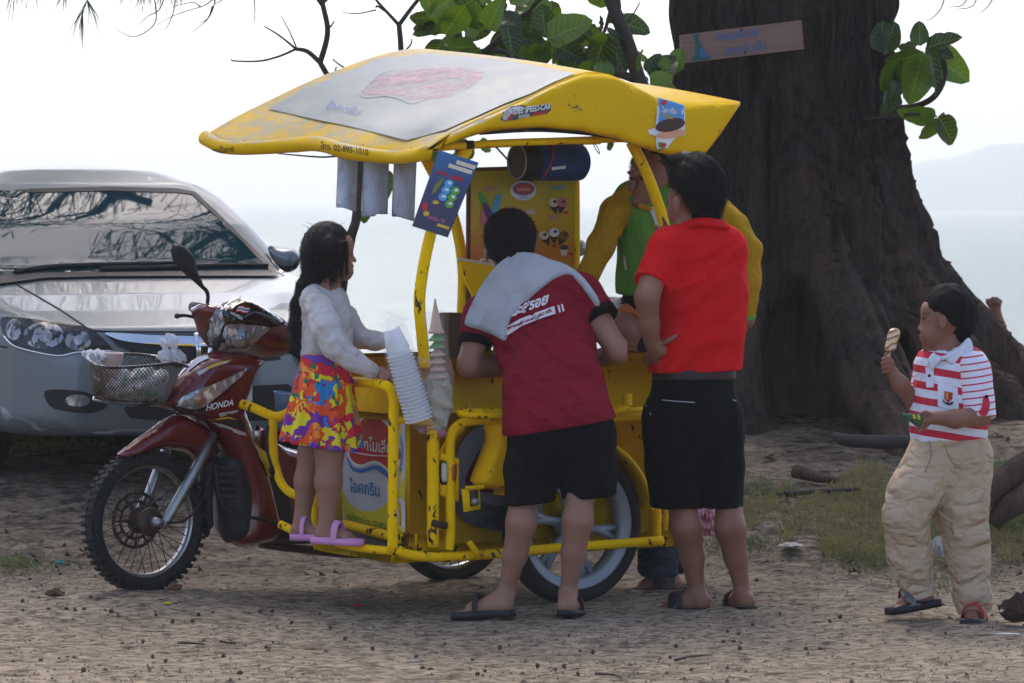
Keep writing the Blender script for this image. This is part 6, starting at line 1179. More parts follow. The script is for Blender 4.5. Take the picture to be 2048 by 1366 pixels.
for i in range(NR+1):
    q_ = i/NR; cx = 650+(642-650)*q_; 
    for k in range(NG):
        a = 2*math.pi*k/NG; rad = (.083+.062*q_**.9)*(1+q_*(.09*math.sin(11*a+1)+.05*math.sin(23*a+2))); x = math.cos(a)*rad; y = math.sin(a)*rad*.95
        py = 708+q_*(184+10*math.cos(a)*1.2); V.append(J(cx, py)+Vector((x, y, 0)))
for i in range(NR):
    for k in range(NG): Fc.append((i*NG+k, i*NG+(k+1) % NG, (i+1)*NG+(k+1) % NG, (i+1)*NG+k))
sk = mk('skirt', V, Fc, MAT_FLOR, girl); m_ = sk.modifiers.new('thick', 'SOLIDIFY'); m_.thickness = .004
mk('waistband', *lathe([(.088, -.035), (.091, -.03), (.089, .012), (.084, .014)], J(650, 716), (0, 0, 1), 40), mat('purple_band', (112, 62, 150), .8), girl).scale = (1, 1, 1)
S = sdf_px((560, 430, 720, 760), GD, (-.2, .2), .005); S.ell(J(653, 497), (.095, .086, .104), .02).cap(J(642, 520), J(634, 556), .072, .05, .03, .9).ell(J(708, 527), (.062, .12, .062), .012, op='-').ell(J(690, 556), (.055, .12, .04), .012, op='-').cap(J(690, 485, -.06), J(694, 545, -.045), .01, .005, .01).cap(J(682, 490, -.07), J(682, 552, -.06), .014, .006, .01).cap(J(660, 490, -.07), J(666, 560, -.05), .03, .012, .02)
S.chain([J(618, 545), J(603, 568), J(598, 610), J(596, 650), J(599, 690), J(601, 726)], [.03, .016, .03, .034, .026, .006], .014, .8); S.wob(.0012, (120, 120, 6), 2); fuzz(put(S, 'hair', HAIR, girl), 5000, .05, .97, 1, .0008, HAIR)
mk('hair_tie', *lathe([(.014, -.006), (.021, 0), (.014, .006)], J(604, 566), (.25, 0, 1), 14), mat('brown_tie', (70, 44, 40), .7), girl)
g = Geo(); rr_ = random.Random(5)
for k in range(26):
    if k < 14: x, y = rr_.uniform(612, 690), rr_.uniform(446, 466); pl = [J(x, y+26), J(x+rr_.uniform(-6, 4), y+4), J(x+rr_.uniform(-14, 8), y-rr_.uniform(0, 3))]
    else: x = rr_.uniform(592, 606); pl = [J(x, 660), J(x+rr_.uniform(-6, 6), 700), J(x+rr_.uniform(-10, 10), 735+rr_.uniform(-10, 14))]
    g.add(*tube(crom(pl, 4), [.0012, .0005], 3))
tag(g.build('stray_hair', HAIR, girl), kind='stuff')
MAT_PSAN = mat('pink_foam', (206, 140, 186), .6)
sandal(girl, J(590, 1074, .06), J(652, 1074, .0), .075, MAT_PSAN, None, ((.3, .44),), .022, lift=.075); sandal(girl, J(632, 1080, -.05), J(722, 1085, -.13), .078, MAT_PSAN, None, ((.42, .56),), .022, lift=.075)
# ---------- boy in maroon shirt leaning on the freezer, seen from behind
MD = 12.94; J = lambda x, y, dd=0.0: P(x, y, MD+dd)
mb2 = empty('person', J(1080, 1225), 'boy in maroon shirt and black shorts bending over the freezer, back to us', 'person')
S = sdf_px((890, 410, 1250, 1245), MD, (-.2, .75), .0062)
S.ell(J(1020, 476, .44), (.084, .094, .094), .02).ell(J(1020, 500, .42), (.07, .08, .07), .03).cap(J(1024, 520, .42), J(1040, 566, .36), .058, .066, .02).ell(J(1068, 488, .46), (.012, .024, .032), .008).ell(J(974, 506, .46), (.012, .024, .03), .008)
S.chain([J(1060, 610, .33), J(1100, 740, .18), J(1128, 850, .03)], [.15, .13, .15], .04, .65); S.chain([J(960, 640, .3), J(938, 732, .26)], [.05, .046], .02); S.chain([J(938, 732, .26), J(1050, 738, .5)], [.045, .032], .02); S.chain([J(1175, 600, .3), J(1200, 650, .26), J(1238, 702, .2)], [.055, .05, .042], .02); S.chain([J(1238, 702, .2), J(1170, 728, .45)], [.042, .03], .02)
S.chain([J(1075, 890, .02), J(1047, 990, .02), J(1043, 1045, -.03), J(1030, 1110, -.01), J(1013, 1180, .01)], [.085, .052, .056, .044, .03], .02); foot(S, J(1012, 1188, .01), J(1008, 1214, -.02), J(918, 1220, .02), .034)
S.chain([J(1170, 890, .0), J(1160, 975, -.02), J(1156, 1040, -.05), J(1147, 1105, -.03), J(1137, 1180, -.01)], [.085, .052, .056, .044, .03], .02); foot(S, J(1136, 1188, -.01), J(1134, 1214, -.06), J(1152, 1216, .14), .034)
put(S, 'body', SKIN_A, mb2)
S = sdf_px((900, 520, 1260, 900), MD, (-.3, .75), .007); S.cap(J(985, 628, .33), J(1158, 590, .33), .085, .085, .06); S.chain([J(1066, 620, .32), J(1092, 700, .22), J(1112, 780, .1), J(1128, 870, .0), J(1130, 905, -.02)], [.175, .172, .17, .188, .196], .05, .66); S.chain([J(1070, 790, .08), J(1068, 890, .0)], [.1, .105], .06, .9); S.cap(J(962, 630, .32), J(952, 676, .29), .072, .066, .03, cut=True); S.cap(J(1165, 590, .32), J(1196, 628, .28), .075, .07, .03, cut=True)
S.plane(J(1126, 853, 0), (.163, 0, -.987)); v, q = S.mesh(); cs_ = v[:, :1]*.5+v[:, 2:]*.87; v[:, 1] -= (.009)*(1-2*np.abs(sines(np.concatenate([cs_, v[:, 1:2], v[:, :1]], 1), (17, 4, 5), 4)))+.003*sines(v, (20, 8, 30), 8); MAT_MAROON = cloth('maroon_jersey', (126, 8, 34), .85, .5, (7, 5, 10)); msh = mk('shirt', v, q, MAT_MAROON, mb2); MSB = bvh_of(msh)
MAT_BLK = cloth('black_cotton', (8, 9, 12), .9, .7, (5, 5, 2.5), .3)
for a, b, r_ in ((J(952, 676, .29), J(949, 692, .28), .067), (J(1196, 628, .28), J(1206, 641, .265), .071)): mk('sleeve_cuff', *tube([a, b], [r_, r_*.97], 24), MAT_BLK, mb2)
S = sdf_px((985, 780, 1260, 1020), MD, (-.3, .35), .008); S.cap(J(1090, 870, .0), J(1160, 862, .0), .128, .128, .05, .85); S.chain([J(1076, 880), J(1064, 940), J(1057, 1060)], [.11, .1, .085], .02, .95); S.chain([J(1168, 875), J(1176, 940), J(1180, 1060)], [.115, .108, .094], .02, .95); S.plane(J(1120, 1001), (.1, 0, -1)); S.plane(J(1120, 845), (-.163, 0, .98)); put(S, 'shorts', MAT_BLK, mb2, (.005, (9, 9, 5), 12))
S = sdf_px((955, 410, 1085, 540), MD, (.25, .65), .005); S.ell(J(1020, 470, .435), (.1, .112, .102), .01).ell(J(1022, 505, .4), (.078, .085, .055), .03); S.plane(J(1020, 524, .44), (0, .25, -1)); S.wob(.0025, (90, 90, 60), 6); fuzz(put(S, 'hair', HAIR_S, mb2), 7000, .007, .3, 2, .0008)
MAT_WPRINT = mat('white_shirt_print', (214, 206, 208), .7)
print_text('shirt_lettering', 'ระสรอย', (1062, 612), (23, -8.5), (4.5, -30), MSB, MAT_WPRINT, msh, .006, .04)
band_ = decal('shirt_band', [(1013, 656), (1040, 640), (1080, 624), (1108, 614), (1112, 628), (1084, 638), (1046, 652), (1016, 672)], MSB, MAT_WPRINT, msh, .006, 8); print_text('shirt_lettering', 'www.dnr.ac.th', (1060, 640), (15, -6.3), (3.5, -13), MSB, MAT_MAROON, msh, .0085, .03)
for x in (1114, 1121): decal('shirt_bar', [(x, 613-(x-1114)*.3), (x+3.4, 612-(x-1114)*.3), (x+7, 626-(x-1114)*.3), (x+3.4, 627-(x-1114)*.3)], MSB, MAT_WPRINT, msh, .006, 5)
MAT_BSAN = mat('black_rubber', (24, 24, 26), .6, var=.2); sandal(mb2, J(1020, 1226, -.03), J(908, 1230, .02), .1, MAT_BSAN, None, ((.52, .62),), .026, lift=.075); sandal(mb2, J(1131, 1226, -.08), J(1153, 1226, .17), .095, MAT_BSAN, None, ((.5, .66),), .02, lift=.08)
# towel over his shoulders
tw_poly = sm2([(1003, 522), (1035, 505), (1072, 507), (1096, 517), (1130, 528), (1160, 548), (1185, 578), (1200, 605), (1206, 640), (1198, 640), (1190, 612), (1172, 585), (1152, 560), (1138, 551), (1118, 554), (1090, 571), (1055, 602), (1026, 632), (1017, 650), (1012, 681), (990, 672), (960, 660), (935, 652), (929, 642), (942, 610), (960, 575), (980, 546)], 3)
V2, T2, D2 = fill(tw_poly, 6); dep = []
for x, y in V2:
    h_ = onto(x, y, MSB, 0); dep.append(h_.y if h_ is not None else np.nan)
dep = np.array(dep); dep[np.isnan(dep)] = np.nan; ok_ = ~np.isnan(dep); dep[~ok_] = [dep[ok_][np.argmin(((V2[ok_]-p)**2).sum(1))]+.02 for p in V2[~ok_]]
nb_ = [set() for _ in V2]
for t_ in T2:
    for i in range(3): nb_[t_[i]].update((t_[(i+1) % 3], t_[(i+2) % 3]))
for _ in range(5): dep = np.array([.4*dep[i]+.6*np.mean([dep[j] for j in nb_[i]]) for i in range(len(dep))])
fold_ = .009*(1-2*np.abs(np.sin((V2[:, 0]*.8+V2[:, 1]*.75)*.04+.6*np.sin(V2[:, 0]*.02))))*np.clip((1110-V2[:, 0])/60, 0, 1)+.005*np.sin((V2[:, 0]*1.2-V2[:, 1]*.5)*.09)+.003*np.sin(V2[:, 0]*.21+V2[:, 1]*.13); edge_ = .016*np.clip(D2/9, 0, 1)**.5
fr_ = [P(x, y, d_-.012-e_-f_) for (x, y), d_, e_, f_ in zip(V2, dep, edge_, fold_)]; bk_ = [P(x, y, d_-.004) for (x, y), d_ in zip(V2, dep)]; n_ = len(fr_)
cnt = {(t_[i], t_[(i+1) % 3]) for t_ in T2 for i in range(3)}; F_ = list(T2)+[tuple(n_+i for i in reversed(t_)) for t_ in T2]+[(b, a, n_+a, n_+b) for a, b in cnt if (b, a) not in cnt]
t = NT('terry_towel'); t.set(Base_Color=t.mix(t.noise(9, 5), lin((214, 220, 228)), lin((238, 240, 242))), Roughness=.95); t.b.inputs['Sheen Weight'].default_value = .4; t.bump(t.math('ADD', t.noise(210, 5, .85), t.math('MULTIPLY', t.noise(18, 4), 1.5)), 1.0, .016)
tow = mk('towel', fr_+bk_, F_, t.m); tag(tow, 'pale blue white towel draped over the maroon boy\'s shoulders', 'towel')
mk('shoulder_bag', *inflate(sm2([(985, 680), (1005, 684), (1016, 700), (1012, 715), (990, 712)], 3), lambda x, y, k: P(x, y, MD+.36-k), .02, 8, 5), mat('grey_cloth', (120, 126, 128), .9), mb2)
# ---------- man in red polo shirt
RD = 13.27; J = lambda x, y, dd=0.0: P(x, y, RD+dd)
rm = empty('person', J(1410, 1218), 'man in red polo shirt and black shorts, hand on hip, back to us', 'person')
S = sdf_px((1270, 300, 1530, 1240), RD, (-.32, .5), .0062)
S.ell(J(1394, 372), (.098, .104, .115), .02).ell(J(1372, 395, .02), (.062, .07, .075), .03).cap(J(1362, 418, .02), J(1350, 428, .04), .036, .03, .03).cap(J(1342, 392, .05), J(1336, 403, .05), .008, .011, .01).ell(J(1353, 408, -.085), (.015, .012, .032), .006).ell(J(1340, 418, .04), (.01, .02, .006), .006).cap(J(1398, 425), J(1408, 468), .06, .068, .03)
S.chain([J(1400, 500), J(1398, 600), J(1388, 740)], [.13, .14, .14], .04, .66)
S.chain([J(1318, 520, -.04), J(1294, 595, -.16)], [.052, .045], .02); S.chain([J(1294, 595, -.16), J(1298, 650, -.13), J(1306, 688, -.1)], [.045, .038, .03], .02); S.cap(J(1308, 690, -.1), J(1322, 700, -.1), .026, .026, .012, .8); fingers(S, [[J(1318, 690, -.11), J(1336, 682, -.13), J(1352, 671, -.135)]], .0105); fingers(S, [[J(1302, 702, -.1), J(1294, 712, -.07), J(1288, 722, -.03)], [J(1308, 708, -.1), J(1302, 720, -.07), J(1296, 730, -.03)], [J(1316, 712, -.1), J(1312, 724, -.07), J(1306, 732, -.03)]], .009)
S.chain([J(1470, 520, .08), J(1440, 590, .28), J(1345, 480, .2)], [.05, .044, .03], .02); S.cap(J(1342, 478, .2), J(1328, 462, .17), .024, .022, .01); fingers(S, [[J(1330, 466, .17), J(1320, 462, .15), J(1312, 452, .15)], [J(1328, 470, .17), J(1318, 470, .15), J(1309, 462, .15)], [J(1330, 476, .17), J(1320, 478, .15), J(1312, 472, .15)], [J(1336, 456, .17), J(1330, 446, .16), J(1326, 436, .15)]], .0088)
S.chain([J(1356, 900), J(1362, 1000), J(1372, 1055, -.04), J(1384, 1115, -.01), J(1393, 1178)], [.07, .053, .059, .045, .03], .02); foot(S, J(1394, 1186), J(1402, 1206, -.02), J(1312, 1212, .04), .034)
S.chain([J(1440, 900), J(1456, 1000), J(1460, 1055, -.04), J(1472, 1115, -.01), J(1484, 1178)], [.07, .051, .057, .043, .029], .02); foot(S, J(1485, 1186), J(1492, 1206, -.03), J(1452, 1208, .14), .033)
put(S, 'body', SKIN_B, rm)
S = sdf_px((1260, 425, 1520, 770), RD, (-.32, .4), .007); S.cap(J(1342, 492, -.02), J(1452, 496, .0), .07, .075, .05); S.chain([J(1402, 520), J(1402, 590), J(1396, 670), J(1388, 745), J(1388, 780)], [.158, .164, .162, .16, .162], .05, .72); S.cap(J(1332, 500, -.03), J(1303, 566, -.1), .074, .066, .03, cut=True); S.chain([J(1456, 505, .02), J(1466, 570, .12)], [.068, .06], .03); S.cap(J(1405, 440), J(1406, 470), .072, .088, .03); S.plane(J(1388, 742), (.03, 0, -1)); S.plane(J(1402, 443), (-.1, 0, 1))
v, q = S.mesh(); f_ = np.clip((v[:, 2]-J(0, 740).z)/.5, 0, 1); cs_ = v[:, :1]*-.45+v[:, 2:]*.9; v[:, 1] -= .004*sines(v, (12, 6, 14), 31)+(.005+.012*(1-f_))*(1-2*np.abs(sines(np.concatenate([cs_, v[:, 1:2], v[:, :1]], 1), (20, 4, 6), 33))); rsh = mk('polo_shirt', v, q, cloth('red_pique', (208, 10, 20), .85, .5, (6, 6, 5)), rm)
MAT_RCOL = bpy.data.materials['red_pique']; mk('collar', *tube(crom([J(1366, 452, -.03), J(1385, 446, -.085), J(1412, 446, -.1), J(1440, 450, -.08), J(1454, 456, -.02), J(1440, 455, .06), J(1400, 450, .08), J(1372, 450, .04)], 5, True), .014, 8, True), MAT_RCOL, rm)
mk('collar_fold', *inflate(sm2([(1364, 446), (1385, 437), (1418, 435), (1450, 443), (1457, 460), (1430, 455), (1400, 453), (1372, 462)], 3), lambda x, y, k: J(x, y, -.052-.05*math.sin(math.pi*min(1, max(0, (x-1362)/96)))-k), .006, 6, 5), MAT_RCOL, rm)
mk('sleeve_hem', *tube([J(1305.5, 560, -.093), J(1302, 568, -.104)], [.0685, .068], 26), MAT_RCOL, rm)
S = sdf_px((1265, 730, 1510, 1035), RD, (-.3, .32), .008); S.cap(J(1388, 745), J(1386, 830), .152, .172, .04, .74); S.chain([J(1348, 840), J(1348, 930), J(1352, 1070)], [.125, .11, .094], .018, .95); S.chain([J(1428, 840), J(1438, 930), J(1447, 1070)], [.118, .094, .076], .018, .95); S.plane(J(1390, 1015), (0, 0, -1)); S.plane(J(1388, 757), (0, 0, 1)); put(S, 'shorts', MAT_BLK, rm, (.005, (9, 9, 5), 17))
S = sdf_px((1285, 725, 1490, 775), RD, (-.25, .25), .006); S.cap(J(1388, 700), J(1388, 800), .159, .16, .01, .72); S.plane(J(1388, 759), (0, 0, -1)); S.plane(J(1388, 738), (0, 0, 1)); put(S, 'belt', mat('dark_leather', (50, 34, 27), .5, var=.2, vs=20), rm)
sb_ = bvh_of(bpy.data.objects['shorts.001']); MAT_STITCH = mat('white_piping', (190, 192, 196), .7)
for pl in ([(1325, 800), (1345, 802), (1390, 805)], [(1292, 765), (1286, 790), (1292, 810), (1302, 830)], [(1465, 800), (1472, 802)]): pts = [p for p in (onto(x, y, sb_, .001) for x, y in pl) if p]; mk('piping', *tube(crom(pts, 4), .0018, 5), MAT_STITCH, rm) if len(pts) > 1 else None
S = sdf_px((1320, 295, 1470, 450), RD, (-.2, .2), .005); S.ell(J(1398, 366, -.01), (.107, .112, .113), .01).cap(J(1408, 400, -.03), J(1410, 425, -.03), .078, .06, .03).ell(J(1340, 415, .0), (.065, .16, .075), .015, op='-').ell(J(1340, 395, .1), (.05, .08, .06), .015, op='-'); S.cap(J(1360, 322, 0), J(1345, 318, .02), .022, .012, .02); S.wob(.004, (34, 34, 26), 7); fuzz(put(S, 'hair', HAIR_S, rm), 8000, .018, .55, 3, .0009)
sandal(rm, J(1410, 1220, -.02), J(1302, 1224, .04), .1, MAT_BSAN, None, ((.38, .62),), .022, lift=.075); sandal(rm, J(1499, 1218, -.05), J(1450, 1220, .18), .095, MAT_BSAN, None, ((.45, .65),), .018, lift=.08)
# ---------- ice cream seller behind the cart
VD = 14.0; J = lambda x, y, dd=0.0: P(x, y, VD+dd)
ve = empty('person', J(1330, 1180, -.1), 'seller in green and yellow long-sleeved shirt and jeans behind the cart', 'person')
S = sdf_px((1140, 290, 1540, 1200), VD, (-.45, .35), .0065)
S.ell(J(1304, 352), (.092, .1, .112), .02).ell(J(1290, 385, -.05), (.062, .06, .075), .03).cap(J(1276, 408, -.07), J(1286, 414, -.05), .024, .028, .02).cap(J(1270, 350, -.1), J(1262, 375, -.125), .008, .014, .012).ell(J(1271, 398, -.1), (.02, .012, .006), .006).ell(J(1272, 405, -.1), (.018, .012, .006), .006).ell(J(1268, 345, -.095), (.03, .012, .012), .012).ell(J(1266, 358, -.105), (.013, .01, .007), .008, op='-').ell(J(1286, 356, -.1), (.015, .012, .008), .008, op='-').ell(J(1282, 375, -.085), (.02, .016, .022), .012).ell(J(1345, 365, -.01), (.012, .022, .034), .008).cap(J(1310, 400), J(1322, 440), .056, .062, .02)
S.chain([J(1330, 450), J(1320, 560), J(1310, 660)], [.13, .13, .13], .04, .66); S.chain([J(1165, 560, -.15), J(1150, 605, -.2)], [.036, .03], .02); S.cap(J(1149, 610, -.2), J(1140, 630, -.22), .028, .026, .01); fingers(S, [[J(1142, 628, -.22), J(1134, 640, -.23), J(1130, 652, -.22)], [J(1146, 632, -.22), J(1141, 646, -.23), J(1138, 658, -.22)], [J(1150, 633, -.22), J(1148, 648, -.23), J(1147, 660, -.22)], [J(1155, 630, -.21), J(1156, 645, -.22), J(1156, 655, -.21)], [J(1140, 612, -.2), J(1128, 620, -.2), J(1122, 630, -.2)]], .009)
S.chain([J(1490, 640, -.02), J(1470, 668, .02)], [.034, .03], .02); S.ell(J(1458, 675, .02), (.04, .03, .03), .02)
S.chain([J(1255, 405), J(1200, 490, -.1), J(1165, 560, -.15)], [.045, .042, .036], .02); S.chain([J(1415, 410), J(1498, 503), J(1490, 640, -.02)], [.045, .04, .034], .02); S.chain([J(1310, 660), J(1310, 900, -.05), J(1328, 1150, -.14)], [.09, .06, .036], .02)
foot(S, J(1330, 1150, -.14), J(1345, 1168, -.14), J(1262, 1172, -.12), .034)
put(S, 'body', SKIN_B, ve)
MAT_SG = cloth('green_jersey', (96, 150, 56), .8, .5, (6, 6, 4)); MAT_SY = cloth('yellow_jersey', (176, 134, 0), .8, .6, (7, 7, 6))
S = sdf_px((1200, 360, 1470, 680), VD, (-.35, .3), .008); S.cap(J(1262, 398), J(1415, 402), .074, .08, .05); S.chain([J(1335, 440), J(1332, 500), J(1318, 570), J(1305, 650)], [.175, .175, .155, .15], .05, .66); S.plane(J(1300, 596), (-.12, 0, -1)); ssh = put(S, 'shirt', MAT_SG, ve, (.005, (8, 8, 7), 41)); SSB = bvh_of(ssh)
S = sdf_px((1130, 360, 1300, 620), VD, (-.45, .2), .007); S.chain([J(1262, 402, -.0), J(1232, 425, -.04), J(1203, 490, -.1), J(1172, 562, -.16)], [.062, .06, .052, .044], .03); put(S, 'sleeve', MAT_SY, ve, (.004, (16, 16, 20), 42))
S = sdf_px((1390, 360, 1560, 680), VD, (-.25, .3), .007); S.chain([J(1420, 412), J(1462, 452, .0), J(1498, 503, .0)], [.07, .064, .055], .03); S.chain([J(1498, 503), J(1494, 570, -.02), J(1485, 640, -.02)], [.055, .055, .046], .015); S.plane(J(1486, 632), (-.3, 0, -1)); put(S, 'sleeve', MAT_SY, ve, (.004, (16, 16, 20), 43)); mk('cuff', *tube([J(1489, 626, -.02), J(1484, 650, -.01)], [.049, .04], 20), MAT_SG, ve)
decal('undershirt', sm2([(1300, 416), (1318, 418), (1335, 440), (1330, 478), (1318, 470), (1308, 440)], 2), SSB, mat('white_tee', (206, 206, 204), .85), ve, .006, 8); decal('shirt_trim', [(1240, 452), (1244, 452), (1256, 540), (1264, 600), (1260, 600), (1252, 540)], SSB, mat('cream_trim', (206, 204, 170), .8), ve, .006, 8); decal('yoke', [(1228, 388), (1250, 372), (1276, 376), (1262, 392), (1244, 402), (1232, 402)], SSB, MAT_SY, ve, .006, 8)
mk('collar', *tube(crom([J(1278, 408, -.08), J(1296, 418, -.1), J(1325, 420, -.08), J(1350, 408, 0), J(1320, 400, .07), J(1290, 402, .02)], 4, True), .013, 8, True), MAT_SY, ve)
S = sdf_px((1230, 590, 1440, 1190), VD, (-.35, .3), .009); S.cap(J(1300, 640), J(1330, 700), .14, .15, .05, .75); S.chain([J(1305, 720), J(1310, 900, -.05), J(1318, 1060, -.13), J(1316, 1140, -.14)], [.1, .085, .078, .082], .03); S.chain([J(1370, 720, .05), J(1372, 900, .03), J(1366, 1060, .0), J(1368, 1130, .0)], [.1, .085, .075, .075], .03); S.plane(J(1300, 586), (0, 0, 1)); S.plane(J(1316, 1152, -.14), (0, 0, -1)); put(S, 'jeans', cloth('blue_denim', (46, 56, 70), .9, .7, (6, 6, 12), .25), ve, (.006, (12, 12, 30), 45))
mk('waistband', *lathe([(.13, -.03), (.135, 0), (.13, .03)], J(1310, 606), (.1, 0, 1), 40), MAT_BLK, ve)
S = sdf_px((1290, 290, 1370, 420), VD, (-.2, .2), .006); S = sdf_px((1240, 270, 1380, 420), VD, (-.2, .2), .006); S.ell(J(1310, 340, .02), (.1, .106, .1), .01).cap(J(1335, 350, .03), J(1338, 385, .04), .05, .035, .02).ell(J(1272, 372, -.08), (.075, .1, .1), .012, op='-'); S.wob(.003, (80, 80, 50), 9); fuzz(put(S, 'hair', hairmat('greying_hair', (34, 31, 30)), ve), 4000, .012, .5, 5, .0008)
for x, y in ((1263, 357), (1284, 356)): mk('eye', *lathe([(.0001, .006), (.006, .004), (.008, 0)], J(x, y, -.118), (-.15, -1, 0), 10), MAT_EYE, ve)
cr = sandal(ve, J(1392, 1182, -.14), J(1254, 1182, -.12), .1, mat('brown_clog', (58, 50, 46), .6), None, ((.3, .62),), .024, lift=.1, name='clog'); sandal(ve, J(1420, 1180, .0), J(1370, 1180, .0), .1, bpy.data.materials['brown_clog'], None, ((.3, .62),), .024, lift=.08, name='clog')
# ---------- small child kneeling on the freezer
KD = V0.pt(1245, 690, .55).y; J = lambda x, y, dd=0.0: P(x, y, KD+dd)
kd = empty('person', J(1245, 722), 'small child in white and orange shorts kneeling on the freezer lid', 'person')
S = sdf_px((1040, 570, 1340, 740), KD, (-.3, .45), .0065); S.chain([J(1258, 628, .05), J(1244, 665, -.05), J(1232, 700, -.06)], [.07, .074, .05], .02); S.chain([J(1230, 706, -.05), J(1265, 712, -.02), J(1320, 712, .1)], [.045, .042, .03], .02); S.chain([J(1290, 640, .15), J(1280, 700, .12)], [.065, .05], .02); S.chain([J(1240, 640, .12), J(1180, 640, .2), J(1120, 645, .25)], [.08, .08, .07], .03); S.ell(J(1085, 650, .28), (.08, .08, .08), .02); S.cap(J(1130, 660, .2), J(1120, 712, .15), .03, .025, .02); put(S, 'body', SKIN_A, kd)
S = sdf_px((1190, 580, 1340, 690), KD, (-.25, .4), .0065); S.cap(J(1262, 634, .06), J(1256, 645, .02), .087, .085, .03); S.cap(J(1225, 640, .14), J(1285, 635, .18), .09, .09, .04); S.plane(J(1245, 640, -.02), (-.35, -.55, -.75)); put(S, 'shorts', cloth('white_shorts_cloth', (206, 204, 204), .85, .4), kd); S = sdf_px((1225, 590, 1330, 660), KD, (-.25, .35), .006); S.cap(J(1272, 632, .06), J(1262, 644, .0), .0885, .0865, .03); S.plane(J(1250, 641, -.02), (-.35, -.55, -.75)); S.plane(J(1250, 616, 0), (-.5, .4, .76)); put(S, 'shorts_panel', mat('orange_cloth', (206, 116, 52), .85), kd)
S = sdf_px((1070, 580, 1240, 720), KD, (-.05, .45), .009); S.chain([J(1230, 638, .14), J(1180, 638, .2), J(1120, 645, .25)], [.09, .09, .078], .03); put(S, 'shirt', bpy.data.materials['white_shorts_cloth'], kd); S = sdf_px((1030, 590, 1140, 710), KD, (.1, .45), .009); S.ell(J(1083, 645, .29), (.088, .088, .088), .02); put(S, 'hair', HAIR_S, kd)
# ---------- boy with the ice lolly
BD = 12.8; J = lambda x, y, dd=0.0: P(x, y, BD+dd)
by = empty('person', J(1900, 1240), 'small boy in red and white striped polo walking with an ice lolly', 'person')
S = sdf_px((1745, 555, 2000, 1265), BD, (-.3, .28), .0052)
S.ell(J(1897, 625), (.088, .082, .094), .02).ell(J(1870, 650), (.05, .056, .07), .03).ell(J(1862, 672, -.022), (.036, .034, .034), .025).cap(J(1866, 688), J(1856, 692), .03, .022, .02).cap(J(1846, 643), J(1840, 657), .006, .0095, .008).ell(J(1841, 660, -.01), (.006, .012, .006), .006).ell(J(1843, 671), (.01, .016, .006), .005).ell(J(1844, 679), (.01, .015, .006), .005).ell(J(1851, 620), (.014, .04, .026), .02).ell(J(1844, 638, -.03), (.008, .012, .008), .008, op='-').ell(J(1885, 645, -.083), (.016, .01, .027), .006).ell(J(1884, 645, -.094), (.008, .006, .014), .004, op='-').cap(J(1893, 680), J(1903, 725), .046, .05, .02)
S.chain([J(1902, 740), J(1900, 860)], [.1, .11], .03, .7); S.chain([J(1950, 745, -.06), J(1960, 830, -.1)], [.04, .036], .02); S.chain([J(1960, 832, -.1), J(1910, 838, -.17), J(1872, 836, -.19)], [.037, .032, .024], .02); S.cap(J(1868, 836, -.19), J(1850, 838, -.19), .021, .02, .01, .8); fingers(S, [[J(1850, 832, -.2), J(1838, 836, -.205), J(1828, 842, -.2)], [J(1850, 838, -.2), J(1840, 844, -.205), J(1831, 850, -.2)], [J(1852, 844, -.19), J(1842, 852, -.195), J(1833, 858, -.19)], [J(1856, 848, -.18), J(1848, 858, -.18), J(1840, 864, -.18)], [J(1862, 828, -.2), J(1850, 824, -.21), J(1840, 828, -.21)]], .0082)
S.chain([J(1848, 750, .08), J(1836, 812, .03), J(1800, 768, -.04), J(1786, 748, -.05)], [.04, .036, .028, .022], .02); S.cap(J(1784, 744, -.05), J(1776, 728, -.05), .02, .021, .01, .9); fingers(S, [[J(1784, 722, -.06), J(1774, 715, -.085), J(1765, 718, -.075)], [J(1786, 730, -.06), J(1775, 724, -.09), J(1764, 727, -.075)], [J(1786, 738, -.06), J(1775, 733, -.088), J(1765, 736, -.072)], [J(1784, 746, -.055), J(1775, 742, -.08), J(1767, 744, -.068)], [J(1778, 722, -.04), J(1772, 710, -.05), J(1778, 704, -.065)]], .0082)
S.chain([J(1880, 890), J(1815, 1030, -.06), J(1842, 1130)], [.07, .05, .035], .02); S.chain([J(1925, 890), J(1937, 1109), J(1950, 1140)], [.07, .04, .035], .02); S.chain([J(1902, 745), J(1950, 748, -.06)], [.05, .04], .02); S.chain([J(1902, 745), J(1848, 752, .08)], [.05, .04], .02)
foot(S, J(1830, 1186, .0), J(1852, 1200, .0), J(1784, 1212, -.05), .026); S.cap(J(1842, 1130), J(1832, 1186), .035, .027, .02); foot(S, J(1950, 1205, .0), J(1955, 1222, .05), J(1940, 1236, -.12), .026); S.cap(J(1950, 1140), J(1950, 1205), .035, .028, .02)
bbody = put(S, 'body', SKIN_B, by)
t = NT('striped_polo'); sp_ = t.n('ShaderNodeSeparateXYZ'); t.l(t.map((1, 1, 1), (0, R(-9), 0)), sp_.inputs[0]); fr_ = t.math('FRACT', t.math('MULTIPLY', t.math('ADD', sp_.outputs[2], t.math('MULTIPLY', t.noise(6, 2), .008)), 1/.0555)); t.set(Base_Color=t.mix(t.math('GREATER_THAN', fr_, .52), lin((220, 220, 228)), lin((196, 36, 62))), Roughness=.85); t.bump(t.noise(1.5, 3, co=t.map((9, 9, 6)), dist=1), .5, .03); MAT_STRIPE = t.m
t = NT('striped_sleeve'); sp_ = t.n('ShaderNodeSeparateXYZ'); t.l(t.map((1, 1, 1), (0, R(8), 0)), sp_.inputs[0]); fr_ = t.math('FRACT', t.math('MULTIPLY', sp_.outputs[2], 1/.0245)); t.set(Base_Color=t.mix(t.math('GREATER_THAN', fr_, .78), lin((222, 222, 230)), lin((196, 36, 72))), Roughness=.85); MAT_STRIPE2 = t.m
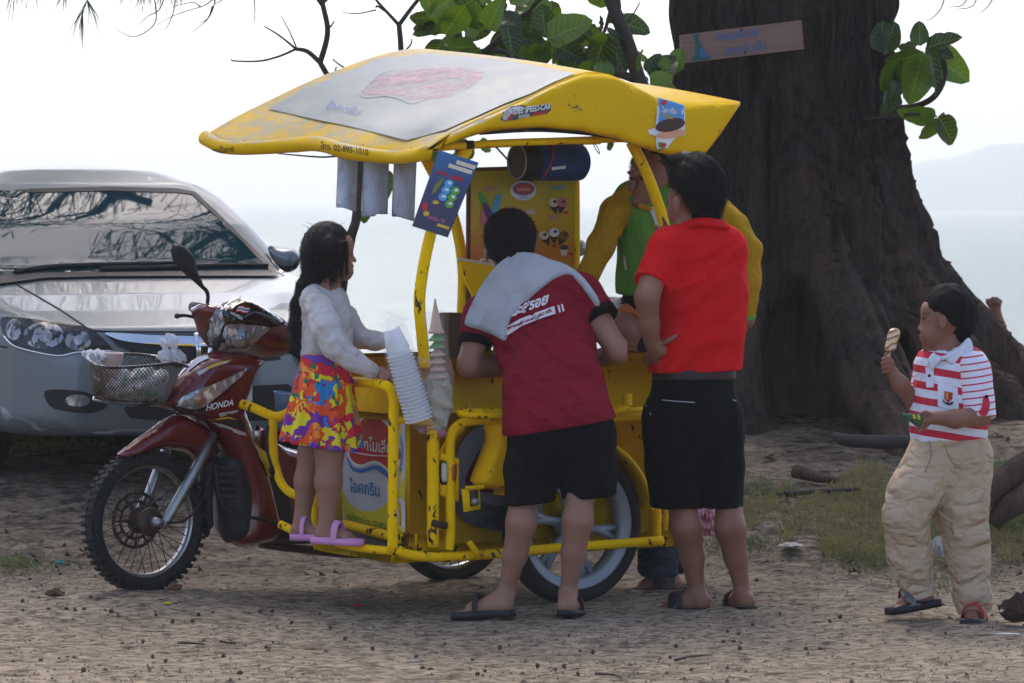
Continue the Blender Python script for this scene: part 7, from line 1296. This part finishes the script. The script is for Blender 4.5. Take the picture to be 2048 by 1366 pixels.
S = sdf_px((1815, 680, 2000, 900), BD, (-.25, .25), .006); S.cap(J(1862, 730, .03), J(1942, 732, -.02), .058, .06, .04); S.chain([J(1902, 752), J(1900, 800), J(1898, 850), J(1897, 900)], [.122, .126, .13, .132], .04, .74); S.plane(J(1895, 880), (.05, 0, -1)); S.ell(J(1898, 706), (.05, .055, .03), .01, op='-'); psh = put(S, 'polo_shirt', MAT_STRIPE, by, (.003, (14, 14, 16), 51)); PSB = bvh_of(psh)
S = sdf_px((1910, 690, 2010, 860), BD, (-.25, .15), .0055); S.cap(J(1946, 738, -.05), J(1961, 838, -.1), .066, .058, .03, cut=True); slv = put(S, 'sleeve', MAT_STRIPE2, by, (.002, (20, 20, 20), 52)); SLB = bvh_of(slv); S = sdf_px((1820, 700, 1880, 830), BD, (-.1, .2), .0055); S.cap(J(1856, 745, .06), J(1842, 792, .06), .052, .05, .03, cut=True); put(S, 'sleeve', MAT_STRIPE2, by)
MAT_WC = cloth('white_collar', (218, 220, 230), .8, .2)
mk('collar', *inflate(sm2([(1890, 718), (1918, 698), (1934, 676), (1943, 682), (1946, 700), (1932, 716), (1913, 731)], 3), lambda x, y, k: J(x, y, -.06-(1940-x)*.0007-k), .003, 8, 5), MAT_WC, by); mk('collar', *inflate(sm2([(1856, 718), (1868, 704), (1872, 712), (1884, 716), (1866, 740), (1858, 732)], 3), lambda x, y, k: J(x, y, -.09-k), .003, 6, 5), MAT_WC, by); mk('collar', *tube(crom([J(1870, 712, -.06), J(1888, 716, -.085), J(1915, 700, -.07), J(1935, 680, -.02), J(1925, 682, .05), J(1890, 695, .06), J(1868, 705, .02)], 4, True), .008, 8, True), MAT_WC, by)
decal('pocket', [(1876, 766), (1915, 776), (1918, 824), (1876, 812)], PSB, MAT_WC, psh, .004, 8); decal('crest', [(1889, 782), (1905, 786), (1904, 798), (1896, 806), (1888, 797)], PSB, mat('crest_red', (176, 40, 30), .6), psh, .007, 4); decal('crest', [(1891, 785), (1897, 786), (1896, 800), (1891, 797)], PSB, mat('crest_gold', (206, 140, 50), .6), psh, .0085, 4); decal('crest_ribbon', [(1884, 798), (1890, 804), (1898, 806), (1907, 803), (1906, 808), (1897, 811), (1886, 805)], PSB, mat('crest_black', (34, 26, 24), .6), psh, .0088, 4)
decal('button', oval(1860, 752, 3, 3, 10), PSB, MAT_BLK, psh, .006, 3); decal('placket', [(1852, 735), (1868, 735), (1868, 775), (1854, 775)], PSB, MAT_WC, psh, .004, 6)
decal('sleeve_tab', sm2([(1966, 796), (1975, 796), (1978, 812), (1972, 830), (1958, 828), (1964, 812)], 2), SLB, mat('red_tab', (196, 30, 60), .8), slv, .005, 5); decal('tab_button', oval(1971, 794, 3.5, 3.5, 10), SLB, MAT_BLK, slv, .008, 3)
t_k = cloth('khaki_twill', (190, 166, 138), .9, .8, (6, 6, 9), .1); S = sdf_px((1755, 855, 2000, 1235), BD, (-.25, .25), .0065); S.cap(J(1898, 890), J(1900, 920), .127, .135, .04, .8); S.chain([J(1872, 915, -.0), J(1828, 985, -.06), J(1812, 1030, -.07), J(1820, 1109, -.02)], [.11, .095, .084, .08], .02, .95); S.cap(J(1820, 1109, -.02), J(1838, 1192, .0), .08, .064, .02, cut=True); S.chain([J(1930, 915), J(1922, 1010), J(1937, 1109), J(1944, 1180)], [.108, .1, .08, .072], .02, .95); S.cap(J(1944, 1180), J(1948, 1226), .072, .064, .02, cut=True); S.plane(J(1898, 868), (-.05, 0, 1))
v, q = S.mesh(); lowz = np.clip((J(0, 1030).z-v[:, 2])/.35, 0, 1); amp = .002+.0045*lowz; dv = v-np.array(J(1895, 1050)); dv[:, 2] = 0; dv /= np.linalg.norm(dv, axis=1)[:, None]+1e-9; v += dv*(amp*(1-2*np.abs(sines(v, (7, 7, 14), 61))+.4*sines(v, (14, 14, 34), 62)))[:, None]; pan = mk('trousers', v, q, t_k, by); PNB = bvh_of(pan)
for nm, pl, off in (('cargo_pocket', [(1906, 1020), (1965, 1008), (1974, 1070), (1978, 1088), (1930, 1095), (1912, 1080)], .012), ('pocket_flap', [(1906, 1012), (1965, 1000), (1968, 1022), (1912, 1038)], .02)): decal(nm, pl, PNB, t_k, by, off, 6)
for pl in ([(1888, 888), (1898, 912), (1910, 930), (1925, 940)], [(1858, 880), (1862, 910), (1850, 945)]): pts = [p for p in (onto(x, y, PNB, .001) for x, y in pl) if p]; mk('seam', *tube(crom(pts, 4), .0022, 5), mat('seam_brown', (150, 130, 106), .9), by)
mk('trouser_button', *lathe([(.0001, .003), (.006, .002), (.007, 0)], onto(1911, 933, PNB, .002), (0, -1, 0), 12), mat('button_tan', (160, 140, 110), .5), by)
S = sdf_px((1825, 555, 1965, 700), BD, (-.15, .15), .0046); S.ell(J(1899, 619), (.0925, .0865, .0975), .01).cap(J(1922, 640), J(1920, 668), .052, .038, .04).ell(J(1852, 672), (.075, .2, .082), .03, op='-').ell(J(1884, 655, -.085), (.022, .05, .036), .012, op='-').ell(J(1838, 634), (.028, .2, .034), .02, op='-'); S.wob(.0016, (140, 140, 90), 7); fuzz(put(S, 'hair', HAIR_S, by), 8000, .005, .3, 4, .0007)
mk('eye', *lathe([(.0001, .002), (.004, .0015), (.0055, 0)], J(1846.5, 637, -.044), (-.8, -.6, 0), 10), MAT_EYE, by); mk('eyebrow', *tube([J(1845, 627, -.045), J(1852, 625.5, -.057), J(1859, 628, -.064)], .0018, 5), HAIR_S, by)
sandal(by, J(1872, 1205, .0), J(1776, 1222, -.05), .085, MAT_BSAN, mat('black_patent', (14, 14, 16), .2, coat=1), ((.4, .68),), .026, lift=.075); sandal(by, J(1960, 1236, .06), J(1938, 1246, -.14), .085, MAT_BSAN, mat('red_strap', (200, 30, 36), .5), ((.42, .72),), .022, lift=.07)
# what he holds
lol = empty('ice_lolly', J(1778, 700, -.06), 'banana-striped ice lolly held up in the walking boy\'s hand', 'ice lolly')
t = NT('lolly_ice'); sp_ = t.n('ShaderNodeSeparateXYZ'); t.l(t.map((1, 1, 1), (0, R(25), 0)), sp_.inputs[0]); f_ = t.math('FRACT', t.math('MULTIPLY', t.math('ADD', sp_.outputs[2], t.math('MULTIPLY', t.noise(45, 2), .02)), 1/.022)); t.set(Base_Color=t.mix(t.math('GREATER_THAN', f_, .6), lin((226, 200, 150)), lin((140, 108, 100))), Roughness=.4); t.b.inputs['Subsurface Weight'].default_value = .2
mk('ice', *inflate(sm2([(1769, 699), (1773, 680), (1775, 668), (1780, 659), (1790, 656), (1799, 660), (1800, 672), (1794, 684), (1792, 698), (1784, 703), (1774, 702)], 3), lambda x, y, k: J(x, y, -.062-k), .012, 8, 3), t.m, lol); mk('stick', *inflate([(1776, 700), (1782, 701), (1778, 732), (1773, 731)], lambda x, y, k: J(x, y, -.064-k), .001, 2, 4, edge=.0012), mat('lolly_stick', (206, 176, 130), .7), lol)
wr = empty('ice_cream_wrapper', J(1828, 838, -.2), 'green and yellow ice cream wrapper in the walking boy\'s lower hand', 'wrapper')
w_ = mk('foil', *inflate([(1800, 828), (1812, 827), (1830, 827), (1848, 829), (1846, 842), (1838, 854), (1826, 848), (1812, 838)], lambda x, y, k: J(x, y, -.214-k+.003*math.sin(x*.7)), .005, 5, 3), mat('green_foil', (20, 84, 50), .25, .3, coat=.5), wr); WRB = bvh_of(w_)
for pl in ([(1824, 829), (1829, 829), (1833, 838), (1828, 838)], [(1834, 829), (1839, 830), (1841, 838), (1837, 840)]): decal('foil_stripe', pl, WRB, MAT_YDEC, wr, .002, 3)
# ---------- someone behind the root, only a raised fist shows
FD = 19.9; J = lambda x, y, dd=0.0: P(x, y, FD+dd)
fp = empty('person', J(2010, 830), 'person hidden behind the big root with only a raised fist showing', 'person')
S = sdf_px((1930, 580, 2110, 850), FD, (-.3, .4), .009); S.chain([J(1990, 616), J(1998, 650), J(2010, 700)], [.03, .034, .042], .02); S.chain([J(2010, 700), J(2040, 770)], [.042, .05], .02); S.ell(J(1990, 608), (.036, .036, .036), .015); fingers(S, [[J(1984, 606, -.03), J(1978, 600, -.045), J(1980, 610, -.05)], [J(1989, 602, -.035), J(1986, 596, -.05), J(1986, 606, -.055)], [J(1995, 602, -.035), J(1994, 597, -.05), J(1993, 607, -.055)], [J(2000, 606, -.03), J(2001, 602, -.045), J(1999, 611, -.05)], [J(1980, 612, -.02), J(1975, 604, -.03), J(1974, 598, -.03)]], .012); S.cap(J(2040, 775), J(2030, 840), .12, .13, .04, .7); S.cap(J(2040, 760), J(2045, 740, .02), .05, .05, .03); put(S, 'body', SKIN_B, fp)
S = sdf_px((1960, 740, 2110, 860), FD, (-.3, .3), .012); S.cap(J(2038, 790), J(2030, 850), .135, .14, .04, .75); put(S, 'shirt', MAT_SG, fp)
# pink thing glimpsed behind the man's legs
tag(crumple('plastic_bag', P(1418, 1045, 13.75), (.045, .04, .05), 77, mat('pink_film', (206, 140, 156), .4), 'small pink plastic bag glimpsed between the red-shirted man\'s legs', 'bag'), None)
